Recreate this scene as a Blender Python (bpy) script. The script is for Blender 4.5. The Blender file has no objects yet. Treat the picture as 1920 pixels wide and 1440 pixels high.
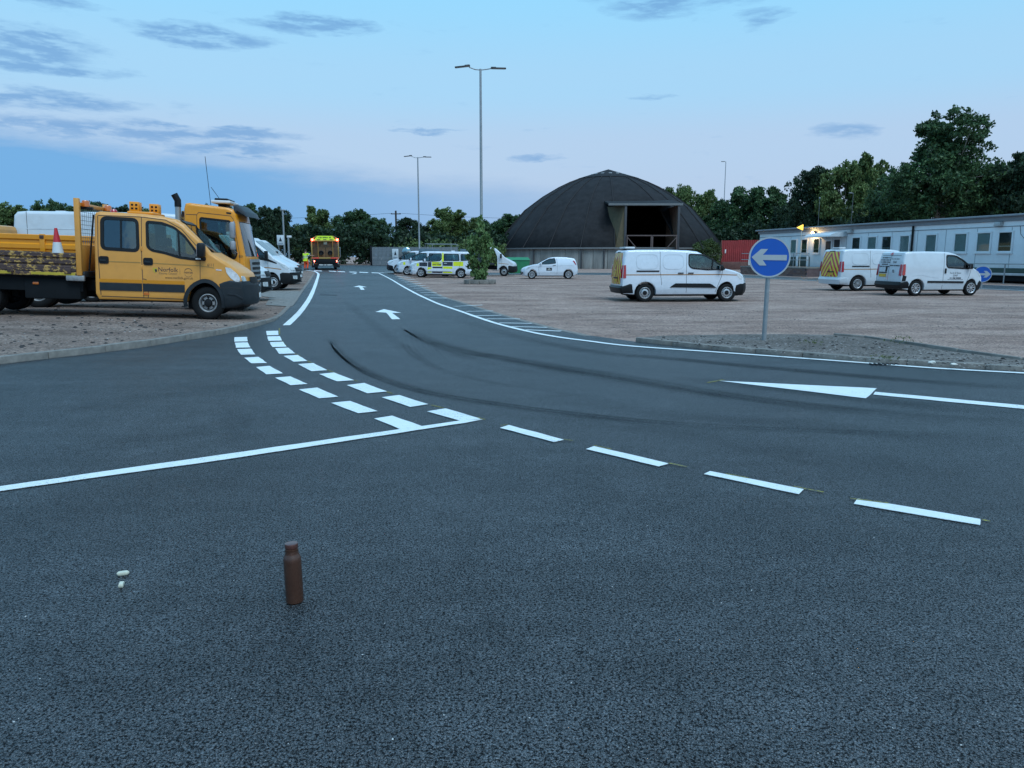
import bpy, bmesh, math, random
import numpy as np
from mathutils import Vector, Matrix, Euler
R = math.radians
random.seed(7)
C = bpy.context.scene.collection
SC = bpy.context.scene

# ---------------------------------------------------------------- camera
CAM_H, CAM_P, FPX = 1.5, R(9.4), 1442.0          # eye height, downward tilt, focal length (photo pixels)
cam = bpy.data.cameras.new('camera'); cam.sensor_width = 36; cam.lens = 36*FPX/1920
cam.clip_start = .05; cam.clip_end = 9000
camo = bpy.data.objects.new('camera', cam); C.objects.link(camo)
camo.location = (0, 0, CAM_H); camo.rotation_euler = (R(90)-CAM_P, 0, 0)
SC.camera = camo

# ---------------------------------------------------------------- sky
SUN_EL, SUN_AZ = 3.0, 150.0                        # degrees; azimuth clockwise from +Y (behind and right of the camera)
world = bpy.data.worlds.new('World'); SC.world = world; world.use_nodes = True
def build_sky():
    nt = world.node_tree; N = nt.nodes; L = nt.links
    N.clear()
    def nd(t, **k):
        n = N.new(t)
        for a, b in k.items(): setattr(n, a, b)
        return n
    def put(s, v):
        if hasattr(v, 'is_linked') or hasattr(v, 'links'): L.new(v, s)
        else: s.default_value = v
    def ma(op, a, b=None, c=None, clamp=False):
        n = nd('ShaderNodeMath', operation=op, use_clamp=clamp)
        put(n.inputs[0], a)
        if b is not None: put(n.inputs[1], b)
        if c is not None: put(n.inputs[2], c)
        return n.outputs[0]
    def mr(v, a, b, c, d, t='SMOOTHSTEP'):
        n = nd('ShaderNodeMapRange', interpolation_type=t); put(n.inputs[0], v)
        for i, q in enumerate((a, b, c, d)): n.inputs[i+1].default_value = q
        return n.outputs[0]
    tc = nd('ShaderNodeTexCoord'); sx = nd('ShaderNodeSeparateXYZ'); L.new(tc.outputs['Generated'], sx.inputs[0])
    az = ma('MULTIPLY', ma('ARCTAN2', sx.outputs[0], sx.outputs[1]), 180/math.pi)
    el = ma('MULTIPLY', ma('ARCSINE', sx.outputs[2]), 180/math.pi)
    # clear dusk sky by elevation: blue shadow band, pink belt, pale cyan, blue zenith
    rp = nd('ShaderNodeValToRGB'); L.new(mr(el, 0, 90, 0, 1, 'LINEAR'), rp.inputs[0])
    cr = rp.color_ramp; cr.interpolation = 'EASE'
    st = [(0, (.262, .345, .480)), (.045, (.275, .365, .500)), (.085, (.270, .375, .515)), (.13, (.228, .400, .560)),
          (.20, (.186, .415, .600)), (.34, (.165, .400, .630)), (1, (.105, .265, .530))]
    while len(cr.elements) < len(st): cr.elements.new(.5)
    for e, (p, c) in zip(cr.elements, st): e.position = p; e.color = (*c, 1)
    ns = nd('ShaderNodeTexSky', sky_type='NISHITA', sun_disc=False)
    ns.sun_elevation = R(SUN_EL); ns.sun_rotation = R(SUN_AZ); ns.air_density = 1.2; ns.dust_density = 1.0; ns.ozone_density = 2.0
    bright = nd('ShaderNodeMix', data_type='RGBA', blend_type='MULTIPLY'); bright.inputs[0].default_value = 1
    L.new(rp.outputs[0], bright.inputs[6]); bright.inputs[7].default_value = (10, 10, 10, 1)
    mx = nd('ShaderNodeMix', data_type='RGBA'); mx.inputs[0].default_value = .9
    L.new(ns.outputs[0], mx.inputs[6]); L.new(bright.outputs[2], mx.inputs[7])
    # clouds: soft dark streaks (azimuth, elevation, half extents in degrees, strength)
    cmb = nd('ShaderNodeCombineXYZ'); put(cmb.inputs[0], ma('MULTIPLY', az, .12)); put(cmb.inputs[1], ma('MULTIPLY', el, .55))
    n1 = nd('ShaderNodeTexNoise'); L.new(cmb.outputs[0], n1.inputs[0]); n1.inputs['Scale'].default_value = 1.6; n1.inputs['Detail'].default_value = 7; n1.inputs['Roughness'].default_value = .62
    n2 = nd('ShaderNodeTexNoise'); L.new(cmb.outputs[0], n2.inputs[0]); n2.inputs['Scale'].default_value = 3.6; n2.inputs['Detail'].default_value = 5; n2.inputs['Roughness'].default_value = .6
    s1 = nd('ShaderNodeSeparateColor'); L.new(n1.outputs['Color'], s1.inputs[0])
    azd = ma('ADD', az, ma('MULTIPLY', ma('SUBTRACT', s1.outputs[0], .5), 7))
    eld = ma('ADD', el, ma('MULTIPLY', ma('SUBTRACT', s1.outputs[1], .5), 2.0))
    blobs = [(-32.4,15.7,1.5,.45,.75),(-28.9,15.0,2.2,.5,.7),(-32.0,12.5,5.0,1.0,1.0),(-30.5,11.4,4.6,.5,.9),
             (-21.2,14.0,4.2,.62,1.0),(-13.2,15.1,3.8,.6,.95),(-31.5,9.4,6.5,.5,.85),(-21.0,8.15,6.0,.45,1.0),
             (-28.0,7.9,8.5,.7,.7),(-19.5,7.0,4.5,.55,.8),(-30,6.3,7,.6,.6),(10.8,17.0,4.8,1.1,.95),
             (16.9,15.3,1.5,.6,.6),(22.6,8.0,1.8,.6,.6),(2.0,6.8,2.0,.22,.6),(-6.2,8.8,1.9,.16,.6),(9.6,10.9,1.3,.2,.5),
             (75,14,16,2,.8),(-72,14,16,2.2,.9),(-48,22,9,1.6,.7),(40,26,10,2,.6),(130,11,18,1.8,.8),(-140,14,20,2,.8)]
    vec = nd('ShaderNodeCombineXYZ'); put(vec.inputs[0], azd); put(vec.inputs[1], eld)
    tot = None
    for a, e, sa, se, k in blobs:
        q = nd('ShaderNodeVectorMath', operation='MULTIPLY_ADD'); L.new(vec.outputs[0], q.inputs[0]); q.inputs[1].default_value = (1/sa, 1/se, 0); q.inputs[2].default_value = (-a/sa, -e/se, 0)
        dp = nd('ShaderNodeVectorMath', operation='DOT_PRODUCT'); L.new(q.outputs[0], dp.inputs[0]); L.new(q.outputs[0], dp.inputs[1])
        m = ma('MULTIPLY_ADD', dp.outputs['Value'], -.62*k, k)
        tot = m if tot is None else ma('SMOOTH_MAX', tot, m, .15) if False else ma('MAXIMUM', tot, m)
    tot = ma('MINIMUM', ma('MULTIPLY', ma('MAXIMUM', tot, 0.0), 1.5), 1.0)
    tot = ma('MULTIPLY', tot, mr(n2.outputs[0], .36, .58, .25, 1.0))
    thin = ma('MULTIPLY', mr(n1.outputs[0], .60, .78, 0, .35), mr(el, 2, 30, 1, .3))
    # low blue bank, thicker on the left of the view
    top = ma('ADD', 5.2, ma('MULTIPLY', az, -.075))
    bank = ma('MULTIPLY', mr(ma('SUBTRACT', eld, top), -1.6, .7, 1, 0), mr(az, -30, 22, .95, .10))
    cm = ma('MINIMUM', ma('MAXIMUM', ma('MAXIMUM', ma('MULTIPLY', tot, .84), thin), ma('MULTIPLY', bank, 1.15)), 1.0)
    # lit (violet) and dense (blue) cloud tones
    cc = nd('ShaderNodeMix', data_type='RGBA'); put(cc.inputs[0], bank)
    cc.inputs[6].default_value = (.88, 2.0, 3.75, 1); cc.inputs[7].default_value = (.80, 2.3, 4.3, 1)
    fin = nd('ShaderNodeMix', data_type='RGBA'); put(fin.inputs[0], ma('MULTIPLY', cm, .88))
    L.new(mx.outputs[2], fin.inputs[6]); L.new(cc.outputs[2], fin.inputs[7])
    # below the horizon: dim ground tone
    gnd = nd('ShaderNodeMix', data_type='RGBA'); put(gnd.inputs[0], mr(el, -1.5, -.2, 1, 0))
    L.new(fin.outputs[2], gnd.inputs[6]); gnd.inputs[7].default_value = (.6, .7, .8, 1)
    bg = nd('ShaderNodeBackground'); bg.inputs[1].default_value = .1; L.new(gnd.outputs[2], bg.inputs[0])
    out = nd('ShaderNodeOutputWorld'); L.new(bg.outputs[0], out.inputs[0])
build_sky()
world.cycles.sampling_method = 'MANUAL'; world.cycles.sample_map_resolution = 256
sun = bpy.data.lights.new('sun', 'SUN'); sun.energy = 1.5; sun.angle = R(40); sun.color = (.72, .88, 1)
suno = bpy.data.objects.new('sun', sun); C.objects.link(suno)
_sa = R(SUN_AZ); _se = R(58)
suno.rotation_euler = Vector((-math.sin(_sa)*math.cos(_se), -math.cos(_sa)*math.cos(_se), -math.sin(_se))).to_track_quat('-Z', 'Y').to_euler()
SC.view_settings.view_transform = 'Standard'; SC.view_settings.look = 'None'
SC.view_settings.exposure = 0.85; SC.view_settings.gamma = 1.0
SC.render.engine = 'CYCLES'; SC.cycles.max_bounces = 6; SC.cycles.transparent_max_bounces = 12
SC.cycles.use_denoising = True

# ---------------------------------------------------------------- helpers
def S(t):
    t = max(0., min(1., t)); return t*t*(3-2*t)
def terrain(x, y):                                   # gentle fall of the yard
    z = .5*S((y-30)/65)*S((-x-2)/10)
    z -= .10*math.exp(-((x-6.3)/5)**2-((y-27.5)/4)**2)
    return z
def ray(u, v):
    a = (u-960)/FPX; b = -(v-720)/FPX
    return a, math.cos(CAM_P)+b*math.sin(CAM_P), -math.sin(CAM_P)+b*math.cos(CAM_P)
def gp(u, v, dz=0.0, hf=None):                       # ground point seen along a line of sight
    a, b, c = ray(u, v); x = y = 0; z = dz
    for _ in range(12):
        t = (z-CAM_H)/c; x, y = a*t, b*t
        z = (hf or terrain)(x, y)+dz
    return x, y
def at(u, v, Y):
    a, b, c = ray(u, v); t = Y/b
    return a*t, Y, CAM_H+c*t

MATS = {}
def mat(name, col, rough=.5, metal=0, spec=.5, var=.12, vs=3., bump=0, bs=40., coat=0, emit=0, dirt=0, col2=None, c2at=(.45, .6), stretch=None):
    """Principled material whose colour and roughness carry object-space noise."""
    if name in MATS: return MATS[name]
    m = bpy.data.materials.new(name); m.use_nodes = True; nt = m.node_tree; N = nt.nodes; L = nt.links
    b = N['Principled BSDF']; tc = N.new('ShaderNodeTexCoord'); co = tc.outputs['Object']
    if stretch:
        mp = N.new('ShaderNodeMapping'); mp.inputs['Scale'].default_value = stretch; L.new(co, mp.inputs[0]); co = mp.outputs[0]
    n = N.new('ShaderNodeTexNoise'); n.inputs['Scale'].default_value = vs; n.inputs['Detail'].default_value = 6; n.inputs['Roughness'].default_value = .65
    L.new(co, n.inputs[0])
    r = N.new('ShaderNodeValToRGB'); L.new(n.outputs[0], r.inputs[0])
    c = np.array(col)
    if col2 is not None:
        r.color_ramp.elements[0].position = c2at[0]; r.color_ramp.elements[1].position = c2at[1]
        r.color_ramp.elements[0].color = (*col, 1); r.color_ramp.elements[1].color = (*col2, 1)
    else:
        r.color_ramp.elements[0].position = .3; r.color_ramp.elements[1].position = .7
        r.color_ramp.elements[0].color = (*(c*(1-var)), 1); r.color_ramp.elements[1].color = (*np.minimum(c*(1+var), 1), 1)
    src = r.outputs[0]
    if dirt:
        n3 = N.new('ShaderNodeTexNoise'); n3.inputs['Scale'].default_value = 1.7; n3.inputs['Detail'].default_value = 9; n3.inputs['Roughness'].default_value = .75
        L.new(tc.outputs['Object'], n3.inputs[0])
        k = N.new('ShaderNodeMapRange'); L.new(n3.outputs[0], k.inputs[0]); k.inputs[1].default_value = .5; k.inputs[2].default_value = .78; k.inputs[3].default_value = 0; k.inputs[4].default_value = dirt
        mx = N.new('ShaderNodeMix'); mx.data_type = 'RGBA'; L.new(k.outputs[0], mx.inputs[0]); L.new(src, mx.inputs[6]); mx.inputs[7].default_value = (.14, .11, .085, 1); src = mx.outputs[2]
    L.new(src, b.inputs['Base Color'])
    k = N.new('ShaderNodeMapRange'); L.new(n.outputs[0], k.inputs[0]); k.inputs[3].default_value = max(.02, rough-.08); k.inputs[4].default_value = min(1, rough+.08)
    L.new(k.outputs[0], b.inputs['Roughness'])
    b.inputs['Metallic'].default_value = metal; b.inputs['Specular IOR Level'].default_value = spec; b.inputs['Coat Weight'].default_value = coat; b.inputs['Coat Roughness'].default_value = .05
    if emit:
        L.new(src, b.inputs['Emission Color']); b.inputs['Emission Strength'].default_value = emit
    if bump:
        n2 = N.new('ShaderNodeTexNoise'); n2.inputs['Scale'].default_value = bs; n2.inputs['Detail'].default_value = 4; L.new(tc.outputs['Object'], n2.inputs[0])
        bp = N.new('ShaderNodeBump'); bp.inputs['Strength'].default_value = bump; bp.inputs['Distance'].default_value = .02; L.new(n2.outputs[0], bp.inputs['Height']); L.new(bp.outputs[0], b.inputs['Normal'])
    MATS[name] = m
    return m
def glass_mat(name, tint, refl=.12):
    if name in MATS: return MATS[name]
    m = bpy.data.materials.new(name); m.use_nodes = True; nt = m.node_tree; N = nt.nodes; L = nt.links; N.clear()
    t = N.new('ShaderNodeBsdfTransparent'); t.inputs[0].default_value = (*tint, 1)
    g = N.new('ShaderNodeBsdfGlossy'); g.inputs['Roughness'].default_value = .03; g.inputs[0].default_value = (.9, .95, .97, 1)
    n = N.new('ShaderNodeTexNoise'); n.inputs['Scale'].default_value = 2.5; tc = N.new('ShaderNodeTexCoord'); L.new(tc.outputs['Object'], n.inputs[0])
    bp = N.new('ShaderNodeBump'); bp.inputs['Strength'].default_value = .04; bp.inputs['Distance'].default_value = .02; L.new(n.outputs[0], bp.inputs['Height']); L.new(bp.outputs[0], g.inputs['Normal'])
    f = N.new('ShaderNodeLayerWeight'); f.inputs[0].default_value = .5; p5 = N.new('ShaderNodeMath'); p5.operation = 'POWER'; L.new(f.outputs['Facing'], p5.inputs[0]); p5.inputs[1].default_value = 4
    k = N.new('ShaderNodeMath'); k.operation = 'MULTIPLY_ADD'; k.use_clamp = True; L.new(p5.outputs[0], k.inputs[0]); k.inputs[1].default_value = .8; k.inputs[2].default_value = refl
    x = N.new('ShaderNodeMixShader'); L.new(k.outputs[0], x.inputs[0]); L.new(t.outputs[0], x.inputs[1]); L.new(g.outputs[0], x.inputs[2])
    o = N.new('ShaderNodeOutputMaterial'); L.new(x.outputs[0], o.inputs[0])
    MATS[name] = m; return m

def link(name, me, parent=None, loc=None, rot=None):
    o = bpy.data.objects.new(name, me); C.objects.link(o)
    if parent: o.parent = parent
    if loc is not None: o.location = loc
    if rot is not None: o.rotation_euler = rot
    return o
def tomesh(bm, name, mats, smooth=30):
    me = bpy.data.meshes.new(name); bm.to_mesh(me); bm.free()
    for m in (mats if isinstance(mats, (list, tuple)) else [mats]): me.materials.append(m)
    if smooth:
        me.polygons.foreach_set('use_smooth', [True]*len(me.polygons)); me.set_sharp_from_angle(angle=R(smooth))
    return me
def obj(name, bm, mats, parent=None, loc=None, rot=None, smooth=30):
    return link(name, tomesh(bm, name, mats, smooth), parent, loc, rot)
def tag(o, label, cat, group=None):
    o['label'] = label; o['category'] = cat
    if group: o['group'] = group
    return o
def thing(name, label, cat, loc=(0, 0, 0), rot=(0, 0, 0), group=None):
    o = bpy.data.objects.new(name, None); C.objects.link(o); o.location = loc; o.rotation_euler = rot; o.empty_display_size = .2
    return tag(o, label, cat, group)
def struct(o, kind='structure'):
    o['kind'] = kind; return o
def copy_tree(o, parent=None):
    c = o.copy(); C.objects.link(c); c.parent = parent
    for ch in list(o.children): copy_tree(ch, c)
    return c
def box(bm, x0, x1, y0, y1, z0, z1, bev=0, mi=0):
    vs = [bm.verts.new(p) for p in ((x0,y0,z0),(x1,y0,z0),(x1,y1,z0),(x0,y1,z0),(x0,y0,z1),(x1,y0,z1),(x1,y1,z1),(x0,y1,z1))]
    fs = [bm.faces.new([vs[i] for i in f]) for f in ((3,2,1,0),(4,5,6,7),(0,1,5,4),(1,2,6,5),(2,3,7,6),(3,0,4,7))]
    for f in fs: f.material_index = mi
    if bev:
        es = list({e for f in fs for e in f.edges})
        r = bmesh.ops.bevel(bm, geom=es, offset=bev, segments=2, affect='EDGES', profile=.5)
        for f in r['faces']: f.material_index = mi
    return vs
def bxo(name, dims, m, parent=None, bev=.01, loc=None, rot=None):
    bm = bmesh.new(); box(bm, *dims, bev=bev); return obj(name, bm, m, parent, loc, rot)
def tube(bm, pts, r, seg=8, mi=0, caps=True):
    pts = [Vector(p) for p in pts]; rs = r if isinstance(r, (list, tuple)) else [r]*len(pts); rings = []
    ref = None
    for i, p in enumerate(pts):
        d = (pts[min(i+1, len(pts)-1)]-pts[max(i-1, 0)]).normalized()
        if ref is None: ref = d.orthogonal().normalized()
        a = (ref-d*ref.dot(d)).normalized(); b = d.cross(a); ref = a
        rings.append([bm.verts.new(p+(a*math.cos(t)+b*math.sin(t))*rs[i]) for t in [2*math.pi*k/seg for k in range(seg)]])
    for i in range(len(rings)-1):
        for k in range(seg):
            f = bm.faces.new((rings[i][k], rings[i][(k+1)%seg], rings[i+1][(k+1)%seg], rings[i+1][k])); f.material_index = mi
    if caps:
        f = bm.faces.new(rings[0][::-1]); f.material_index = mi
        f = bm.faces.new(rings[-1]); f.material_index = mi
def tubeo(name, pts, r, m, parent=None, seg=8):
    bm = bmesh.new(); tube(bm, pts, r, seg); return obj(name, bm, m, parent, smooth=50)
def lathe(bm, prof, seg=32, axis='z', mi=0, c=(0, 0, 0), caps=True):
    rings = []
    for r, h in prof:
        ring = []
        for k in range(seg):
            t = 2*math.pi*k/seg
            p = (r*math.cos(t), r*math.sin(t), h) if axis == 'z' else (r*math.cos(t), h, r*math.sin(t))
            ring.append(bm.verts.new((p[0]+c[0], p[1]+c[1], p[2]+c[2])))
        rings.append(ring)
    fs = []
    for i in range(len(rings)-1):
        for k in range(seg):
            fs.append(bm.faces.new((rings[i][k], rings[i][(k+1)%seg], rings[i+1][(k+1)%seg], rings[i+1][k])))
    if caps and prof[0] != prof[-1]:
        if prof[0][0] > 1e-4: fs.append(bm.faces.new(rings[0][::-1]))
        if prof[-1][0] > 1e-4: fs.append(bm.faces.new(rings[-1]))
    for f in fs: f.material_index = mi
    bmesh.ops.remove_doubles(bm, verts=[v for r_ in rings for v in r_], dist=1e-5)
    bmesh.ops.recalc_face_normals(bm, faces=bm.faces)
def offset_poly(P, d):                               # inward for a counter-clockwise outline; d scalar or list
    n = len(P); out = []
    for i in range(n):
        p0, p1, p2 = (Vector(P[(i+k) % n]) for k in (-1, 0, 1))
        a = p1-p0; b = p2-p1
        if a.length < 1e-7: a = b
        if b.length < 1e-7: b = a
        a.normalize(); b.normalize()
        na = Vector((-a.y, a.x)); nb = Vector((-b.y, b.x)); m = na+nb
        if m.length < 1e-4: m = na
        m.normalize(); k = 1/max(.45, m.dot(na))
        out.append(tuple(p1+m*(k*(d[i] if isinstance(d, (list, tuple)) else d))))
    return out
def area2(P): return sum(P[i][0]*P[(i+1) % len(P)][1]-P[(i+1) % len(P)][0]*P[i][1] for i in range(len(P)))
def ccw(P): return list(P) if area2(P) > 0 else list(P)[::-1]
def rpoly(P, r=.05, n=4):                            # rounded corners
    P = ccw(P); out = []; N = len(P)
    for i in range(N):
        p0, p1, p2 = (Vector(P[(i+k) % N]) for k in (-1, 0, 1))
        a = (p0-p1); b = (p2-p1); q = min(r, a.length*.45, b.length*.45)
        A = p1+a.normalized()*q; B = p1+b.normalized()*q
        for k in range(n+1):
            t = k/n; out.append(tuple((1-t)**2*A+2*t*(1-t)*p1+t*t*B))
    return out
def bisect_grid(bm, xs=(), ys=(), zs=()):
    for ax, vals in ((0, xs), (1, ys), (2, zs)):
        no = [0, 0, 0]; no[ax] = 1
        for v in vals:
            co = [0, 0, 0]; co[ax] = v
            bmesh.ops.bisect_plane(bm, geom=bm.verts[:]+bm.edges[:]+bm.faces[:], dist=1e-5, plane_co=co, plane_no=no)
def frange(a, b, s):
    n = max(1, int(round((b-a)/s))); return [a+(b-a)*i/n for i in range(1, n)]
def text_bm(s, size):
    if s[0] == '~':                                  # a line of lettering too small to read in the photograph
        rg = random.Random(s); bm = bmesh.new(); L_ = float(s[1:]); x = -L_/2
        while x < L_/2:
            w = size*rg.uniform(.10, .38); h = size*rg.uniform(.30, .42); a = size*rg.uniform(-.36, -.30)
            if rg.random() < .86: bm.faces.new([bm.verts.new(p) for p in ((x, a, 0), (x+w, a, 0), (x+w, h, 0), (x, h, 0))])
            x += w+size*.07
        return bm
    cu = bpy.data.curves.new('lettering', 'FONT'); cu.body = s; cu.size = size; cu.align_x = 'CENTER'; cu.align_y = 'CENTER'; cu.resolution_u = 2
    o = bpy.data.objects.new('lettering', cu); C.objects.link(o)
    me = bpy.data.meshes.new_from_object(o.evaluated_get(bpy.context.evaluated_depsgraph_get()))
    bm = bmesh.new(); bm.from_mesh(me); bpy.data.objects.remove(o); bpy.data.curves.remove(cu); bpy.data.meshes.remove(me)
    return bm
def texto(name, s, size, m, parent, M):              # lettering laid on a plane; M maps text plane to parent space
    bm = text_bm(s, size); bmesh.ops.transform(bm, matrix=M, verts=bm.verts); o = obj(name, bm, m, parent, smooth=0)
    if s[0] == '~': o['kind'] = 'stuff'
    return o

# common materials
WHITE = mat('white_vehicle_paint', (.61, .65, .70), .28, coat=.5, var=.03, dirt=.10)
WHITE2 = mat('white_vehicle_paint_dusty', (.54, .58, .61), .32, coat=.4, var=.04, dirt=.22)
BLACKP = mat('black_plastic', (.006, .0075, .009), .5, spec=.3, var=.25, vs=8)
GREYP = mat('dark_grey_plastic', (.016, .022, .027), .5, spec=.3, var=.2, vs=6, dirt=.05)
RUBBER = mat('tyre_rubber', (.006, .0065, .007), .75, spec=.25, var=.3, vs=9)
DARK = mat('dark_interior', (.008, .010, .012), .8, spec=.2, var=.2)
SEAM = mat('panel_gap', (.03, .03, .032), .8)
SILVER = mat('silver_wheel_paint', (.46, .47, .48), .35, metal=.6, var=.1, vs=12)
DULLST = mat('dull_steel', (.30, .30, .30), .55, metal=.5, var=.25, vs=20)
GALV = mat('galvanised_steel', (.30, .32, .33), .5, metal=.5, var=.15, vs=10)
LENS = mat('headlamp_lens', (.50, .55, .56), .1, spec=.9, var=.3, vs=14, coat=1)
REDL = mat('red_lamp_lens', (.36, .012, .02), .15, coat=1, var=.2, vs=15)
AMBL = mat('amber_lamp_lens', (.55, .13, .012), .15, coat=1, var=.15, vs=20)
YPLATE = mat('yellow_number_plate', (.60, .36, .03), .4, var=.08)
WPLATE = mat('white_number_plate', (.7, .7, .68), .4, var=.05)
INK = mat('dark_ink', (.02, .022, .03), .5, var=.1)
GLASS = glass_mat('vehicle_glass', (.62, .74, .73), .08)
GLASSD = glass_mat('tinted_vehicle_glass', (.26, .34, .35), .10)
CHROME = mat('chrome', (.6, .62, .64), .15, metal=1, var=.05)
CHALK = mat('yellow_survey_chalk', (.05, .055, .05), .9, vs=45, col2=(.33, .29, .05), c2at=(.42, .62))
# ================================================================ GROUND
def asphalt_mat():
    m = bpy.data.materials.new('asphalt'); m.use_nodes = True; nt = m.node_tree; N = nt.nodes; L = nt.links; b = N['Principled BSDF']
    tc = N.new('ShaderNodeTexCoord'); co = tc.outputs['Object']
    def noise(s, d=5, r=.6, c=co):
        n = N.new('ShaderNodeTexNoise'); n.inputs['Scale'].default_value = s; n.inputs['Detail'].default_value = d; n.inputs['Roughness'].default_value = r; L.new(c, n.inputs[0]); return n.outputs[0]
    def mr(v, a, e, c, d):
        k = N.new('ShaderNodeMapRange'); L.new(v, k.inputs[0])
        for i, q in enumerate((a, e, c, d)): k.inputs[i+1].default_value = q
        return k.outputs[0]
    def ma(op, a, q):
        k = N.new('ShaderNodeMath'); k.operation = op; L.new(a, k.inputs[0])
        if isinstance(q, float): k.inputs[1].default_value = q
        else: L.new(q, k.inputs[1])
        return k.outputs[0]
    wob = N.new('ShaderNodeTexNoise'); wob.inputs['Scale'].default_value = 90; wob.inputs['Detail'].default_value = 2; L.new(co, wob.inputs[0])
    vm = N.new('ShaderNodeVectorMath'); vm.operation = 'MULTIPLY_ADD'; L.new(wob.outputs['Color'], vm.inputs[0]); vm.inputs[1].default_value = (.012, .012, .012); L.new(co, vm.inputs[2]); cw = vm.outputs[0]
    v1 = N.new('ShaderNodeTexVoronoi'); v1.inputs['Scale'].default_value = 105; v1.inputs['Randomness'].default_value = 1; L.new(cw, v1.inputs['Vector'])
    v2 = N.new('ShaderNodeTexVoronoi'); v2.feature = 'DISTANCE_TO_EDGE'; v2.inputs['Scale'].default_value = 105; L.new(cw, v2.inputs['Vector'])
    grain = noise(95, 3, .7); patch = noise(.35, 5, .55); mid = noise(3.0, 6, .7); mott = noise(18, 4, .7)
    mp = N.new('ShaderNodeMapping'); mp.inputs['Rotation'].default_value = (0, 0, R(-32)); mp.inputs['Scale'].default_value = (.25, 2.4, 1); L.new(co, mp.inputs[0])
    streak = noise(1.0, 6, .65, mp.outputs[0])
    sc = N.new('ShaderNodeSeparateColor'); L.new(v1.outputs['Color'], sc.inputs[0])
    stone = mr(sc.outputs[0], 0, 1, .042, .086)
    pit = ma('MULTIPLY', mr(v2.outputs[0], .0, .12, .12, 1.0), mr(grain, .42, .52, .10, 1.0))
    k = ma('MULTIPLY', stone, pit)
    k = ma('MULTIPLY', k, mr(patch, .3, .7, .66, 1.36)); k = ma('MULTIPLY', k, mr(mid, .3, .7, .64, 1.36)); k = ma('MULTIPLY', k, mr(streak, .35, .7, .76, 1.26)); k = ma('MULTIPLY', k, mr(mott, .32, .68, .64, 1.36))
    # pale scuffs and grit
    sp = noise(7, 8, .8); k = ma('ADD', k, mr(sp, .69, .76, 0, .05))
    mul = N.new('ShaderNodeMix'); mul.data_type = 'RGBA'; mul.blend_type = 'MULTIPLY'; mul.inputs[0].default_value = 1
    cb = N.new('ShaderNodeCombineColor')
    for i in range(3): L.new(k, cb.inputs[i])
    L.new(cb.outputs[0], mul.inputs[6]); mul.inputs[7].default_value = (.90, 1.0, 1.08, 1)
    L.new(mul.outputs[2], b.inputs['Base Color'])
    L.new(mr(patch, .3, .7, .36, .48), b.inputs['Roughness']); L.new(mr(pit, .15, .8, .08, .95), b.inputs['Specular IOR Level'])
    h = ma('ADD', ma('MULTIPLY', mr(v2.outputs[0], 0, .35, 0, 1), 1.0), ma('MULTIPLY', grain, 1.1)); h = ma('ADD', h, ma('MULTIPLY', sc.outputs[1], .8))
    bp = N.new('ShaderNodeBump'); bp.inputs['Strength'].default_value = .6; bp.inputs['Distance'].default_value = .006; L.new(h, bp.inputs['Height']); L.new(bp.outputs[0], b.inputs['Normal'])
    return m
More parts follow.
